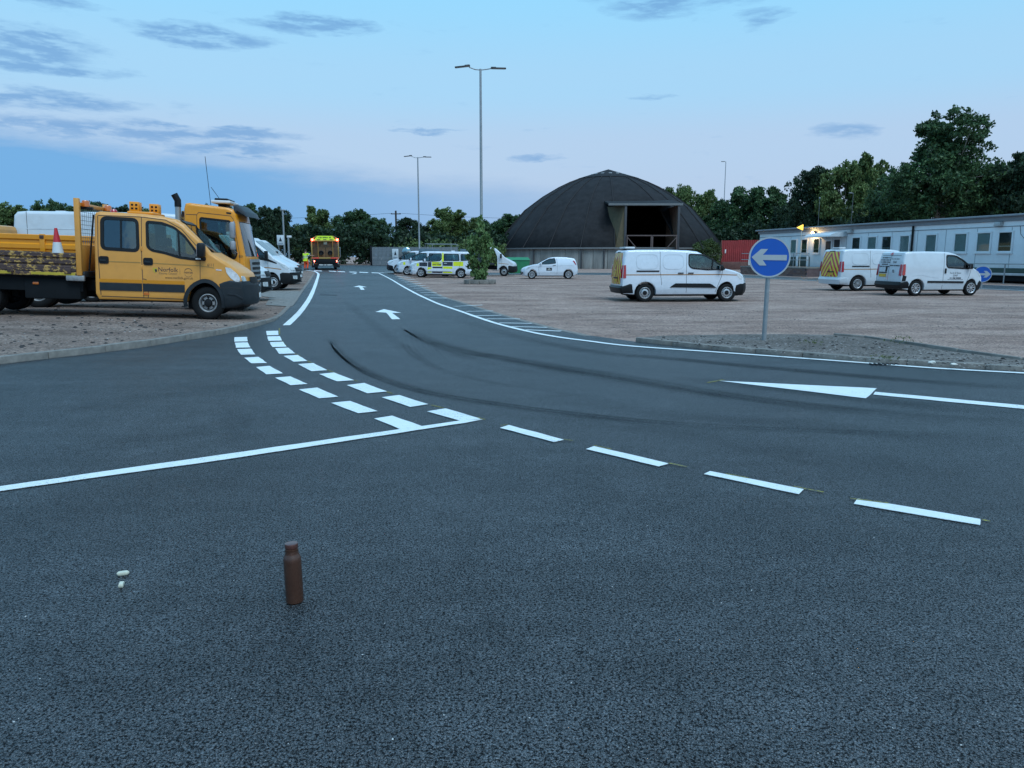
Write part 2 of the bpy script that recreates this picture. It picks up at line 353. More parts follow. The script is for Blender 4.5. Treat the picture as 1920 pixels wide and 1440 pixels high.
def gravel_mat(name, c1, c2, c3, scale=38):
    m = bpy.data.materials.new(name); m.use_nodes = True; nt = m.node_tree; N = nt.nodes; L = nt.links; b = N['Principled BSDF']
    tc = N.new('ShaderNodeTexCoord'); co = tc.outputs['Object']
    def noise(s, d=6, r=.65, c=co):
        n = N.new('ShaderNodeTexNoise'); n.inputs['Scale'].default_value = s; n.inputs['Detail'].default_value = d; n.inputs['Roughness'].default_value = r; L.new(c, n.inputs[0]); return n.outputs[0]
    mp = N.new('ShaderNodeMapping'); mp.inputs['Scale'].default_value = (.6, 1.2, 1); L.new(co, mp.inputs[0])
    big = noise(.5, 7, .6, mp.outputs[0]); fine = noise(26, 4, .75); mid = noise(2.2, 8, .75)
    r1 = N.new('ShaderNodeValToRGB'); L.new(big, r1.inputs[0]); e = r1.color_ramp.elements; e[0].position = .40; e[0].color = (*c1, 1); e[1].position = .62; e[1].color = (*c2, 1)
    v = N.new('ShaderNodeTexVoronoi'); v.inputs['Scale'].default_value = scale; L.new(co, v.inputs['Vector'])
    sc = N.new('ShaderNodeSeparateColor'); L.new(v.outputs['Color'], sc.inputs[0])
    k = N.new('ShaderNodeMapRange'); L.new(sc.outputs[0], k.inputs[0]); k.inputs[3].default_value = .55; k.inputs[4].default_value = 1.45
    k2 = N.new('ShaderNodeMapRange'); L.new(mid, k2.inputs[0]); k2.inputs[1].default_value = .3; k2.inputs[2].default_value = .7; k2.inputs[3].default_value = .66; k2.inputs[4].default_value = 1.32
    k3 = N.new('ShaderNodeMapRange'); L.new(fine, k3.inputs[0]); k3.inputs[1].default_value = .3; k3.inputs[2].default_value = .7; k3.inputs[3].default_value = .6; k3.inputs[4].default_value = 1.4
    def mul(a, q):
        x = N.new('ShaderNodeMath'); x.operation = 'MULTIPLY'; L.new(a, x.inputs[0]); L.new(q, x.inputs[1]); return x.outputs[0]
    f = mul(mul(k.outputs[0], k2.outputs[0]), k3.outputs[0]); cb = N.new('ShaderNodeCombineColor')
    for i in range(3): L.new(f, cb.inputs[i])
    mx = N.new('ShaderNodeMix'); mx.data_type = 'RGBA'; mx.blend_type = 'MULTIPLY'; mx.inputs[0].default_value = 1; L.new(r1.outputs[0], mx.inputs[6]); L.new(cb.outputs[0], mx.inputs[7])
    s2 = N.new('ShaderNodeMapRange'); L.new(noise(11, 3, .5), s2.inputs[0]); s2.inputs[1].default_value = .66; s2.inputs[2].default_value = .72; s2.inputs[3].default_value = 0; s2.inputs[4].default_value = .8
    mx2 = N.new('ShaderNodeMix'); mx2.data_type = 'RGBA'; L.new(s2.outputs[0], mx2.inputs[0]); L.new(mx.outputs[2], mx2.inputs[6]); mx2.inputs[7].default_value = (*c3, 1)
    L.new(mx2.outputs[2], b.inputs['Base Color']); b.inputs['Roughness'].default_value = .9; b.inputs['Specular IOR Level'].default_value = .25
    bp = N.new('ShaderNodeBump'); bp.inputs['Strength'].default_value = .8; bp.inputs['Distance'].default_value = .02; L.new(f, bp.inputs['Height']); L.new(bp.outputs[0], b.inputs['Normal'])
    return m
ASPH = asphalt_mat()
GRAV = gravel_mat('compacted_gravel', (.25, .165, .132), (.385, .270, .220), (.47, .36, .29))
GRAVL = gravel_mat('gritty_lot_surface', (.19, .132, .105), (.275, .202, .163), (.05, .045, .042), 30)
CONC = mat('weathered_concrete', (.185, .17, .15), .85, var=.4, vs=5, bump=.4, bs=60, col2=None)
def paint_mat():
    m = mat('road_paint_white', (.74, .78, .77), .5, var=.05, vs=14, bump=.45, bs=140, dirt=.16); nt = m.node_tree; N = nt.nodes; L = nt.links; b = N['Principled BSDF']; src = b.inputs['Base Color'].links[0].from_socket
    tc = N.new('ShaderNodeTexCoord'); n = N.new('ShaderNodeTexNoise'); n.inputs['Scale'].default_value = 75; n.inputs['Detail'].default_value = 5; n.inputs['Roughness'].default_value = .7; L.new(tc.outputs['Object'], n.inputs[0])
    w = N.new('ShaderNodeTexNoise'); w.inputs['Scale'].default_value = 1.3; w.inputs['Detail'].default_value = 5; L.new(tc.outputs['Object'], w.inputs[0])
    k = N.new('ShaderNodeMath'); k.operation = 'MULTIPLY_ADD'; L.new(w.outputs[0], k.inputs[0]); k.inputs[1].default_value = .35; L.new(n.outputs[0], k.inputs[2])
    r = N.new('ShaderNodeMapRange'); L.new(k.outputs[0], r.inputs[0]); r.inputs[1].default_value = .77; r.inputs[2].default_value = .86; r.inputs[3].default_value = 0; r.inputs[4].default_value = .75
    x = N.new('ShaderNodeMix'); x.data_type = 'RGBA'; L.new(r.outputs[0], x.inputs[0]); L.new(src, x.inputs[6]); x.inputs[7].default_value = (.07, .075, .08, 1); L.new(x.outputs[2], b.inputs['Base Color'])   # stone tips worn bare
    return m
PAINT = paint_mat()
PAINT_OLD = mat('worn_road_paint', (.36, .38, .39), .6, var=.3, vs=14)

# ground sheet to the horizon
def sheet_grid(xs, ys, zf):
    bm = bmesh.new(); vs = [[bm.verts.new((x, y, zf(x, y))) for x in xs] for y in ys]
    for j in range(len(ys)-1):
        for i in range(len(xs)-1): bm.faces.new((vs[j][i], vs[j][i+1], vs[j+1][i+1], vs[j+1][i]))
    return bm
xs = [-4000, -1200, -500, -250, -150, -100]+[-80+2*i for i in range(81)]+[100, 150, 250, 500, 1200, 4000]
ys = [-1500, -400, -120, -50, -25]+[-16+2*i for i in range(70)]+[140, 170, 220, 300, 500, 1200, 5000]
struct(obj('ground', sheet_grid(xs, ys, terrain), GRAV))

def flat_poly(name, pts, dz, m, parent=None, step=2.0, hf=None, smooth=0):
    """a surface patch following the ground, dz above it"""
    pts = ccw(pts); bm = bmesh.new(); bm.faces.new([bm.verts.new((x, y, 0)) for x, y in pts])
    bm.normal_update(); bmesh.ops.triangulate(bm, faces=bm.faces[:], ngon_method='EAR_CLIP')
    X = [p[0] for p in pts]; Y = [p[1] for p in pts]
    if step:
        bisect_grid(bm, [v for v in np.arange(math.floor(min(X)), max(X), step)][1:], [v for v in np.arange(math.floor(min(Y)), max(Y), step)][1:])
    for v in bm.verts: v.co.z = (hf or terrain)(v.co.x, v.co.y)+dz
    return obj(name, bm, m, parent, smooth=smooth)
G = lambda L_: [gp(u, v, .017) for u, v in L_]
ZR = .012
left_edge_px = [(-160,703),(0,682),(60,675),(170,663),(260,652),(330,641),(393,631),(450,620),(485,611),(516,601),(530,590),(558,561),(570,543),(583,525),(590,513),(592,508)]
left_edge = G(left_edge_px)
right_px = [(745,517),(780,532),(815,547.5),(833,556),(860,564),(900,576),(950,591),(1000,604),(1050,617),(1110,629),(1191,640),(1334,655),(1504,669),(1623,679.5),(1700,684),(1847,692),(1920,695.5),(2150,706)]
right_edge = G(right_px)
far_r = [(-9.5, 62), (-7, 66), (-4, 69.5), (0, 71), (6, 71.5), (12, 70), (16, 66), (18.5, 60), (19.6, 54)]
# the carriageway: near apron, the lane to the back, and the yard beyond
road_pts = [(-40, -14), (34, -14), (30, right_edge[-1][1])]+right_edge[::-1]+[(-9.5, 61.5), (-9.3, 64.5), (-12, 92), (-40, 97), (-46, 70), (-34, 65.5), (-26, 64.0)]+left_edge[::-1]+[(-40, 9.5)]
road = struct(flat_poly('road', road_pts, ZR, ASPH))
# loop lane round the gravel yard (passes the dome and the office)
loop_in = [(-8.5, 63.5), (-2, 65), (5, 65.5), (11, 63.5), (15, 59.5), (17.3, 54), (18.8, 48), (20.2, 42), (21.6, 37), (23.5, 31), (27, 24)]
loop_out = [(-9.5, 72), (-2, 73), (7, 73), (14, 71.5), (18.5, 67), (20.6, 60), (22.3, 53), (23.9, 47), (25.3, 42.5), (27.2, 36), (31, 27)]
struct(flat_poly('service_lane', loop_in+loop_out[::-1], ZR-.004, ASPH))

# ---- paint on the road: every mark a piece of its own
def ragged(P, step=.16, j=.006):                    # slightly uneven hand-laid edge
    out = []
    for a, b in zip(P, P[1:]+P[:1]):
        a, b = Vector(a), Vector(b); d = b-a; n = max(1, min(60, int(d.length/step))); q = Vector((-d.y, d.x)).normalized() if d.length > 1e-6 else Vector((0, 0))
        for k in range(n): out.append(tuple(a+d*k/n+(q*random.uniform(-j, j) if k else Vector((0, 0)))))
    return out
def mark_px(quads, name='painted_mark', m=None, dz=ZR+.005, parent=road):
    o = flat_poly(name, ragged(G(quads)), dz, m or PAINT, parent, step=0)
    bm = bmesh.new(); bm.from_mesh(o.data)
    r = bmesh.ops.extrude_face_region(bm, geom=bm.faces[:])
    for g in r['geom']:
        if isinstance(g, bmesh.types.BMVert): g.co.z += .003
    bmesh.ops.recalc_face_normals(bm, faces=bm.faces); bm.to_mesh(o.data); bm.free(); return o
def strip(path, w, name, m, parent, dz, w2=None, hf=None):
    P = [Vector(p) for p in path]; bm = bmesh.new(); Ls = []
    for i, p in enumerate(P):
        d = (P[min(i+1, len(P)-1)]-P[max(i-1, 0)]).normalized(); n = Vector((-d.y, d.x))
        ww = (w if w2 is None else w+(w2-w)*i/(len(P)-1))*random.uniform(.95, 1.05)
        Ls.append([bm.verts.new((q.x, q.y, (hf or terrain)(q.x, q.y)+dz)) for q in (p+n*ww/2, p-n*ww/2)])
    for a, b in zip(Ls, Ls[1:]): bm.faces.new((a[1], b[1], b[0], a[0]))
    return obj(name, bm, m, parent, smooth=0)
def smooth_path(P, n=6):
    P = [Vector((*p, 0)) for p in P]; out = []
    for i in range(len(P)-1):
        p0, p1, p2, p3 = P[max(i-1, 0)], P[i], P[i+1], P[min(i+2, len(P)-1)]
        for k in range(n):
            t = k/n; q = .5*((2*p1)+(p2-p0)*t+(2*p0-5*p1+4*p2-p3)*t*t+(3*p1-p0-3*p2+p3)*t**3); out.append((q.x, q.y))
    out.append((P[-1].x, P[-1].y)); return out
z2 = lambda L_, s=3.4286, ox=400, oy=580: [(ox+x/s, oy+y/s) for x, y in L_]
rowA = [[(135,180),(218,178),(220,206),(134,208)],[(138,215),(222,213),(238,245),(145,247)],[(153,257),(243,254),(270,290),(178,292)],[(198,312),(290,306),(345,345),(245,347)],
 [(275,372),(362,364),(447,412),(340,418)],[(397,440),(495,432),(605,480),(495,488)],[(550,516),(668,504),(802,562),(680,572)],[(758,602),(878,590),(1055,655),(930,668)],[(1035,703),(1150,685),(1340,752),(1200,771)]]
rowB = [[(340,140),(416,138),(420,165),(345,167)],[(347,175),(428,173),(441,201),(355,203)],[(363,212),(448,209),(470,240),(380,243)],[(396,251),(482,247),(526,283),(423,287)],
 [(452,300),(543,294),(605,332),(515,337)],[(545,353),(643,346),(731,391),(632,398)],[(680,417),(775,407),(904,456),(795,463)],[(858,488),(970,474),(1115,528),(990,540)],[(1083,566),(1195,552),(1380,610),(1265,628)],[(1375,657),(1492,638),(1715,704),(1585,716)]]
for q in rowA+rowB: mark_px(z2(q), 'give_way_dash')
mark_px([(0,912.5),(430,851),(640,820.6),(866,788.5),(905,786.5),(872,793),(640,828.3),(450,857.5),(0,921),(-120,938),(-120,929.5)], 'stop_line', dz=ZR+.0055)
zc = lambda L_: z2(L_, 1.8824, 880, 760)
for q in ([(108,80),(140,70),(333,122),(298,130)], [(412,155),(440,145),(703,206),(668,216)], [(828,243),(850,233),(1180,297),(1163,314)], [(1357,348),(1370,330),(1805,403),(1803,423)]):
    mark_px(zc(q), 'centre_line_dash')
zg = lambda L_: z2(L_, 2.5946, 1180, 580)
mark_px(zg([(440,348),(1203,385),(1150,433)]), 'taper_mark'); mark_px(zg([(1196,402),(1187,415),(1920,485),(2500,538),(2500,515),(1920,468)]), 'divider_line')
z3 = lambda L_: z2(L_, 6, 540, 390)
mark_px(z3([(985,1170),(1080,1138),(1275,1180),(1170,1180),(1262,1250),(1170,1252),(1105,1178)]), 'arrow_mark')
mark_px(z3([(735,888),(800,873),(890,890),(835,890),(865,920),(820,920),(800,890)]), 'arrow_mark')
mark_px(z3([(715,745),(745,735),(780,733),(765,738),(770,742),(745,741)]), 'arrow_mark')
for a, b in (((290,703),(380,708)),((460,709),(540,713)),((555,714),(640,718)),((690,719),(770,722)),((800,722),(900,726)),((940,727),(1025,731))):
    mark_px(z3([(a[0],a[1]-3),(b[0],b[1]-3),(b[0]+4,b[1]+4),(a[0]+4,a[1]+4)]), 'junction_dash')
strip(smooth_path(G([(710,512),(722,510.6),(738,510)])), .15, 'edge_line', PAINT, road, ZR+.008)
strip(smooth_path(G([(537,610),(556,592),(568,578),(580,560),(588,543),(594,526),(597,515),(595,511.5),(588,508.5),(573,506.3)])), .16, 'edge_line', PAINT, road, ZR+.008)
strip(smooth_path(G([(710,512),(731.7,523),(757,538),(780,550.5),(800,560),(823,570),(860,582.5),(900,596.5),(940,609),(1000,623.5),(1050,632.5),(1100,639),(1180,648.6),(1340,660),(1480,670),(1623,680.5),(1758,690.5),(1920,699.5),(2150,711)])), .12, 'edge_line', PAINT, road, ZR+.008)
# hatched strip on the right of the lane
hz = [(742,519,764,517.5),(747,522,770,520.5),(752,525.5,778,524),(757,529,784,527.5),(763,533,790,531.5),(769,536.8,797,535),(775,540.6,804,539.5),(781,544.3,811,543.6),(788,548.6,819,548.5),(795,553,828,553.5),(806,558.4,838,559)]
for a, b, c, d in hz: strip(G([(a, b), (c, d)]), .16, 'hatch_bar', PAINT, road, ZR+.007)
for a, b, c, d in ((852,574.5,905,572),(874,584,925,583),(893,592,948,591),(912,598,975,598),(936,605.5,1000,606.5),(958,612.5,1030,614),(985,618.5,1052,621)): strip(G([(a, b), (c, d)]), .11, 'hatch_bar', PAINT, road, ZR+.007)
# service lane lines
strip(smooth_path([(x-.25, y+.25) if x < 10 else (x+.35, y) for x, y in loop_in]), .12, 'edge_line', PAINT, road, ZR+.004)
strip(smooth_path([(x, y-.3) if x < 10 else (x-.3, y) for x, y in loop_out]), .12, 'edge_line', PAINT_OLD, road, ZR+.004)
for i in range(5): strip([(-1+3.6*i, 68.9+(.1*i if i < 3 else -.2*(i-2))), (.8+3.6*i, 69+(.1*i if i < 3 else -.2*(i-2)))], .12, 'lane_dash', PAINT_OLD, road, ZR+.004)
# yellow setting-out chalk
for L_ in ([(415,120),(424,120),(426,162)],[(441,203),(470,236)],[(526,283),(560,303)],[(605,330),(640,348)],[(731,388),(800,414)],[(904,455),(930,462)],[(1115,528),(1150,540)],[(1400,614),(1480,632)],[(1700,694),(1745,706)]):
    strip(G(z2(L_)), .025, 'chalk_mark', CHALK, road, ZR+.004)
for L_ in ([(112,72),(135,69)],[(333,121),(365,126)],[(440,143),(500,156)],[(703,205),(770,219)],[(905,243),(985,258)],[(1140,287),(1250,308)],[(1345,330),(1480,347)],[(1805,404),(1838,412)]):
    strip(G(zc(L_)), .02, 'chalk_mark', CHALK, road, ZR+.0095)
strip(G(zg([(375,357),(460,341)])), .03, 'chalk_mark', CHALK, road, ZR+.004)

# tyre marks: thin films of rubber rubbed onto the surface
def rubber_film():
    m = bpy.data.materials.new('rubber_film'); m.use_nodes = True; nt = m.node_tree; N = nt.nodes; L = nt.links; b = N['Principled BSDF']
    b.inputs['Base Color'].default_value = (.006, .007, .009, 1); b.inputs['Roughness'].default_value = .75; b.inputs['Specular IOR Level'].default_value = .2
    tc = N.new('ShaderNodeTexCoord'); n = N.new('ShaderNodeTexNoise'); n.inputs['Scale'].default_value = 30; n.inputs['Detail'].default_value = 5; L.new(tc.outputs['Object'], n.inputs[0])
    n2 = N.new('ShaderNodeTexNoise'); n2.inputs['Scale'].default_value = .8; n2.inputs['Detail'].default_value = 4; L.new(tc.outputs['Object'], n2.inputs[0])
    uv = N.new('ShaderNodeUVMap'); sx = N.new('ShaderNodeSeparateXYZ'); L.new(uv.outputs[0], sx.inputs[0])
    def ma(op, a, q):
        k = N.new('ShaderNodeMath'); k.operation = op; k.use_clamp = True
        for i, s in enumerate((a, q)):
            if isinstance(s, float): k.inputs[i].default_value = s
            else: L.new(s, k.inputs[i])
        return k.outputs[0]
    e = ma('MULTIPLY', ma('MULTIPLY', sx.outputs[0], ma('SUBTRACT', 1.0, sx.outputs[0])), 3.6)
    l = ma('MULTIPLY', ma('MULTIPLY', sx.outputs[1], ma('SUBTRACT', 1.0, sx.outputs[1])), 3.6)
    k = N.new('ShaderNodeMapRange'); L.new(n.outputs[0], k.inputs[0]); k.inputs[1].default_value = .35; k.inputs[2].default_value = .65; k.inputs[3].default_value = .6; k.inputs[4].default_value = 1
    k2 = N.new('ShaderNodeMapRange'); L.new(n2.outputs[0], k2.inputs[0]); k2.inputs[1].default_value = .32; k2.inputs[2].default_value = .62; k2.inputs[3].default_value = .55; k2.inputs[4].default_value = 1
    a = ma('MULTIPLY', ma('MULTIPLY', e, l), ma('MULTIPLY', k.outputs[0], k2.outputs[0])); a = ma('MULTIPLY', a, sx.outputs[2])
    at_ = N.new('ShaderNodeAttribute'); at_.attribute_name = 'ink'; a = ma('MULTIPLY', ma('MULTIPLY', e, l), ma('MULTIPLY', ma('MULTIPLY', k.outputs[0], k2.outputs[0]), at_.outputs['Fac']))
    L.new(a, b.inputs['Alpha']); return m
FILM = rubber_film()
def skid(px, w, ink, i=[0]):
    i[0] += 1; P = [Vector(p) for p in smooth_path(G(px), 8)]; bm = bmesh.new(); uv = bm.loops.layers.uv.new('UVMap'); rows = []; NS = 6
    for k, p in enumerate(P):
        d = (P[min(k+1, len(P)-1)]-P[max(k-1, 0)]).normalized(); n = Vector((-d.y, d.x))
        rows.append([bm.verts.new((*(p+n*w*(j/NS-.5)), 0)) for j in range(NS+1)])
    for r_ in rows:
        for v in r_: v.co.z = terrain(v.co.x, v.co.y)+ZR+.0018+.0001*(i[0] % 17)
    for k in range(len(rows)-1):
        for j in range(NS):
            f = bm.faces.new((rows[k][j], rows[k][j+1], rows[k+1][j+1], rows[k+1][j]))
            for lp, (a, c) in zip(f.loops, ((j, k), (j+1, k), (j+1, k+1), (j, k+1))): lp[uv].uv = (a/NS, c/(len(rows)-1))
    o = obj('tyre_mark', bm, FILM, road, smooth=0); at_ = o.data.attributes.new('ink', 'FLOAT', 'POINT'); at_.data.foreach_set('value', [ink]*len(o.data.vertices))
sk = [([(752,614),(770,625),(795,637),(860,657),(950,672),(1060,690),(1200,712),(1400,745),(1650,775),(2000,800)],.34,.75),
 ([(765,618),(800,634),(850,650),(960,676),(1100,700),(1300,733),(1500,757),(1750,779),(2000,795)],.30,.7),
 ([(616,632),(622,648),(640,668),(670,690),(720,712),(800,735),(900,752),(1050,772),(1250,792),(1500,806),(1900,818)],.16,.65),
 ([(625,630),(630,648),(650,670),(685,692),(735,712),(810,732),(920,750)],.12,.6),
 ([(850,596),(940,622),(1010,640),(1120,660),(1260,672),(1450,690),(1650,708),(1920,728)],.36,.8),
 ([(1180,664),(1350,681),(1550,699),(1750,716),(2000,733)],.30,.85),
 ([(1250,708),(1400,722),(1550,738),(1700,757),(1950,776)],.42,.85),
 ([(760,645),(775,662),(820,690),(900,712),(1010,730),(1150,748)],.16,.45),
 ([(800,640),(840,660),(920,682),(1030,705)],.2,.4),
 ([(430,760),(445,790),(450,820),(420,850)],.25,.3),
 ([(-50,790),(120,770),(300,740),(480,720),(620,690)],.5,.3),
 ([(-50,870),(150,845),(330,815),(520,775)],.45,.3),
 ([(20,1000),(200,930),(420,890),(640,850)],.6,.25),
 ([(700,850),(1000,900),(1300,960),(1700,1080)],.8,.22),
 ([(900,760),(1200,800),(1500,850),(1900,905)],.5,.35),
 ([(1000,740),(1250,775),(1550,800),(1950,840)],.45,.4),
 ([(640,560),(660,575),(690,600),(740,640),(800,680)],.25,.35)]
for p, w, k in sk: skid(p, w*1.35, k*.46)
for dv, w, k in ((-7, .05, .7), (-4, .06, .8), (3, .05, .8), (6, .07, .7), (10, .05, .6), (14, .06, .5)): skid([(u+dv*.6, v+dv*(.35+.65*min(1, i_/6))) for i_, (u, v) in enumerate(sk[0][0])], w*1.3, k*.34); skid([(u+dv*.5, v+dv*.5) for u, v in sk[2][0]], w*1.1, k*.3)
for j in range(7): skid([(754+j*8, 628-j*2), (756+j*9, 648-j), (775+j*9, 668), (815+j*8, 690+j)], .06, .12)
# inspection cover
mark_px([(600,550.5),(632,552.5),(632,555),(600,553)], 'inspection_cover', mat('cast_iron', (.02, .02, .022), .6), dz=ZR+.001)

# ---- left parking lot behind its kerb
kerb_line = [Vector(p) for p in left_edge]
def dist_kerb(x, y):
    p = Vector((x, y)); m = 1e9
    for a, b in zip(kerb_line, kerb_line[1:]):
        d = b-a; t = max(0, min(1, (p-a).dot(d)/max(d.length_squared, 1e-9))); m = min(m, (p-a-d*t).length)
    return m
def kerb_up(y): return .105-.085*S((y-15.5)/5)
def lot_z(x, y):
    d = dist_kerb(x, y)
    return terrain(x, y)+kerb_up(y)+.09*S(d/3.0)*(1-S((y-19)/8))+.13*S((-x-7.6)/5)*math.exp(-((y-18)/6)**2)
lot_pts = [(-60, 6), (-40, 9.0)]+[tuple(p) for p in left_edge[1:]]+[(-26, 63.5), (-60, 66)]
lot = struct(flat_poly('gravel_lot', offset_poly(ccw(lot_pts), .06), -.012, GRAVL, step=.8, hf=lot_z))
def kerb_run(path, parent, up, L_=.9, w=.125, name='kerb_stone', m=None, side=1, base=.25):
    """dressed stones laid end to end"""
    P = [Vector(p) for p in path]; seg = []; 
    acc = [0]
    for a, b in zip(P, P[1:]): acc.append(acc[-1]+(b-a).length)
    def pos(s):
        s = max(0, min(acc[-1], s))
        for i in range(len(P)-1):
            if s <= acc[i+1]+1e-9: return P[i]+(P[i+1]-P[i])*((s-acc[i])/max(acc[i+1]-acc[i], 1e-9))
        return P[-1]
    bm = bmesh.new(); box(bm, -.5, .5, 0, 1, -1, 1, 0); me = None
    bm.free(); s = 0
    bm = bmesh.new(); box(bm, -(L_-.007)/2, (L_-.007)/2, 0, w, -base, 0, .014); me = tomesh(bm, name, m or CONC, 40)
    while s < acc[-1]-.2:
        a, b = pos(s), pos(min(s+L_, acc[-1])); d = b-a; c = (a+b)/2
        if d.length > .1:
            o = link(name, me, parent, (c.x, c.y, terrain(c.x, c.y)+up(c.y)+random.uniform(-.004, .004)), (0, 0, math.atan2(d.y, d.x)+random.uniform(-.006, .006)))
            o.scale = (d.length/L_, side, 1)
        s += L_
kerb_run([p for p in left_edge if p[1] < 60], lot, lambda y: ZR+kerb_up(y), side=1)
# concrete crossover slabs
for q in ([(487,545),(562,545),(556,562),(492,556)], [(505,558),(559,561),(548,575),(498,572)]):
    flat_poly('concrete_slab', [gp(u, v, 0, lot_z) for u, v in q], .004, CONC, lot, step=.8, hf=lot_z)

# ---- right edging, and the island with the sign
kerb_run(G(right_px[:10]), bpy.data.objects['ground'], lambda y: ZR+.006, L_=.9, w=.15, name='edging_stone', side=-1, base=.1)
isl_front = G(right_px[10:]); isl_back = [gp(u, v, .1) for u, v in [(2150,694),(1920,671),(1800,655),(1681,638),(1625,630),(1565,625.5),(1480,624),(1411,624),(1300,625.5),(1238,627),(1200,631)]]
def isl_up(x): return .075-.06*math.exp(-((x-7.55)/.75)**2)
def isl_z(x, y): return terrain(x, y)+.08-.065*math.exp(-((x-7.55)/.7)**2-((y-12.2)/.7)**2)
GRAVI = gravel_mat('dark_grit', (.135, .115, .10), (.20, .175, .155), (.30, .29, .28), 34)
island = struct(flat_poly('verge_island', [(p[0], p[1]+.1) for p in isl_front]+isl_back, -.004, GRAVI, step=.4, hf=isl_z))
bm = bmesh.new()
P = isl_front; s_acc = 0
kerb_run(isl_front, island, lambda y: 0, L_=.9, side=-1) if False else None
def kerb_run_x(path, parent, upx, side, name='kerb_stone', L_=.9, w=.125, base=.25):
    P = [Vector(p) for p in path]; bm = bmesh.new(); box(bm, -(L_-.007)/2, (L_-.007)/2, 0, w, -base, 0, .014); me = tomesh(bm, name, CONC, 40)
    for a, b in zip(P, P[1:]):
        n = max(1, round((b-a).length/L_))
        for k in range(n):
            p, q = a+(b-a)*k/n, a+(b-a)*(k+1)/n; c = (p+q)/2; d = q-p
            o = link(name, me, parent, (c.x, c.y, terrain(c.x, c.y)+ZR+upx(c.x)+random.uniform(-.004, .004)), (0, 0, math.atan2(d.y, d.x)+random.uniform(-.008, .008))); o.scale = (d.length/L_, side, 1)
kerb_run_x(isl_front, island, isl_up, 1)
kerb_run_x(isl_back[:6], island, lambda x: .10, 1, 'edging_stone', w=.06)
# gully grate in the dropped part
gx, gy = gp(1655, 684); gr = link('gully_grate', None, island, (gx, gy-.1, .03)); 
for k in range(7): bxo('grate_bar', (-.22+.06*k, -.195+.06*k, -.05, .05, -.02, .004), mat('cast_iron', (.02, .02, .022), .6), gr, .004)
# ================================================================ VEHICLE KIT
def tyre_mesh(Rr, w, rim):
    bm = bmesh.new(); h = w/2
    pr = [(rim, -h*.86), (rim+.02, -h*.97), (rim+(Rr-rim)*.5, -h), (Rr-.03, -h*.93), (Rr-.008, -h*.76), (Rr, -h*.55), (Rr, h*.55), (Rr-.008, h*.76), (Rr-.03, h*.93), (rim+(Rr-rim)*.5, h), (rim+.02, h*.97), (rim, h*.86), (rim, -h*.86)]
    rings = []; seg = 40
    for r, y in pr[:-1]:
        rings.append([bm.verts.new((r*math.cos(2*math.pi*k/seg), y, r*math.sin(2*math.pi*k/seg))) for k in range(seg)])
    n = len(rings)
    for i in range(n):
        for k in range(seg): bm.faces.new((rings[i][k], rings[i][(k+1) % seg], rings[(i+1) % n][(k+1) % seg], rings[(i+1) % n][k]))
    bmesh.ops.recalc_face_normals(bm, faces=bm.faces); return tomesh(bm, 'tyre', RUBBER, 40)
def sector(bm, r0, r1, a0, a1, y, th, mi, n=3, r1b=None):
    f, b_ = [], []
    pts = [(r0, a0+(a1-a0)*k/n) for k in range(n+1)]+[(r1, a1-(a1-a0)*k/n) for k in range(n+1)]
    vs = [bm.verts.new((r*math.cos(a), y, r*math.sin(a))) for r, a in pts]; vb = [bm.verts.new((v.co.x, y+th, v.co.z)) for v in vs]
    fc = bm.faces.new(vs); fc.material_index = mi
    for k in range(len(vs)):
        q = bm.faces.new((vs[k], vb[k], vb[(k+1) % len(vs)], vs[(k+1) % len(vs)])); q.material_index = mi
def rim_mesh(rim, w, style):
    """outer face looks along -y"""
    bm = bmesh.new(); h = w/2
    if style == 'steel':
        lathe(bm, [(rim+.004, -h*.80), (rim-.012, -h*.86), (rim-.025, -h*.70), (rim*.80, -h*.35), (rim*.60, -h*.52), (rim*.40, -h*.60), (rim*.34, -h*.5)], 36, 'y', 0, caps=False)
        lathe(bm, [(rim*.37, -h*.5), (rim*.36, -h*.72), (rim*.2, -h*.78), (0, -h*.78)], 24, 'y', 1, caps=False); lathe(bm, [(rim*.95, -h*.1), (0, -h*.1)], 24, 'y', 1, caps=False)
        for k in range(14): a = 2*math.pi*k/14; sector(bm, rim*.64, rim*.78, a-.09, a+.09, -h*.56, .02, 1)
    elif style in ('truck', 'truck_rear'):
        lathe(bm, [(rim+.004, -h*.86), (rim-.012, -h*.92), (rim-.03, -h*.75), (rim*.88, -h*.1), (rim*.82, -h*.05), (rim*.70, -h*.42), (rim*.46, -h*.45), (rim*.42, -h*.40)], 40, 'y', 0, caps=False)
        lathe(bm, [(rim*.46, -h*.42), (rim*.44, -h*.75), (rim*.36, -h*.95), (rim*.18, -h*1.0), (0, -h*1.0)], 28, 'y', 1, caps=False)
        for k in range(6): a = 2*math.pi*(k+.5)/6; lathe(bm, [(.026, -h*.40), (.026, -h*.50), (0, -h*.50)], 10, 'y', 1, (rim*.60*math.cos(a), 0, rim*.60*math.sin(a)))
    else:
        n = {'alloy5': 5, 'alloy7': 7, 'trim9': 9, 'trim12': 12}[style]
        lathe(bm, [(rim+.004, -h*.84), (rim-.012, -h*.9), (rim-.03, -h*.72)], 36, 'y', 0, caps=False)
        lathe(bm, [(rim-.02, -h*.42), (rim*.5, -h*.40), (0, -h*.40)], 32, 'y', 1, caps=False)
        for k in range(n):
            a = 2*math.pi*k/n+.2; wd = 2*math.pi/n
            fr = .27 if n > 6 else .24
            sector(bm, rim*.14, rim*.97, a-wd*fr, a+wd*fr*.7, -h*.74, .06, 0)
        lathe(bm, [(rim*.25, -h*.6), (rim*.24, -h*.84), (rim*.1, -h*.88), (0, -h*.88)], 24, 'y', 0, caps=False)
    bmesh.ops.recalc_face_normals(bm, faces=bm.faces); return tomesh(bm, 'rim', [{'truck': DULLST, 'truck_rear': DARK}.get(style, SILVER), BLACKP], 35)
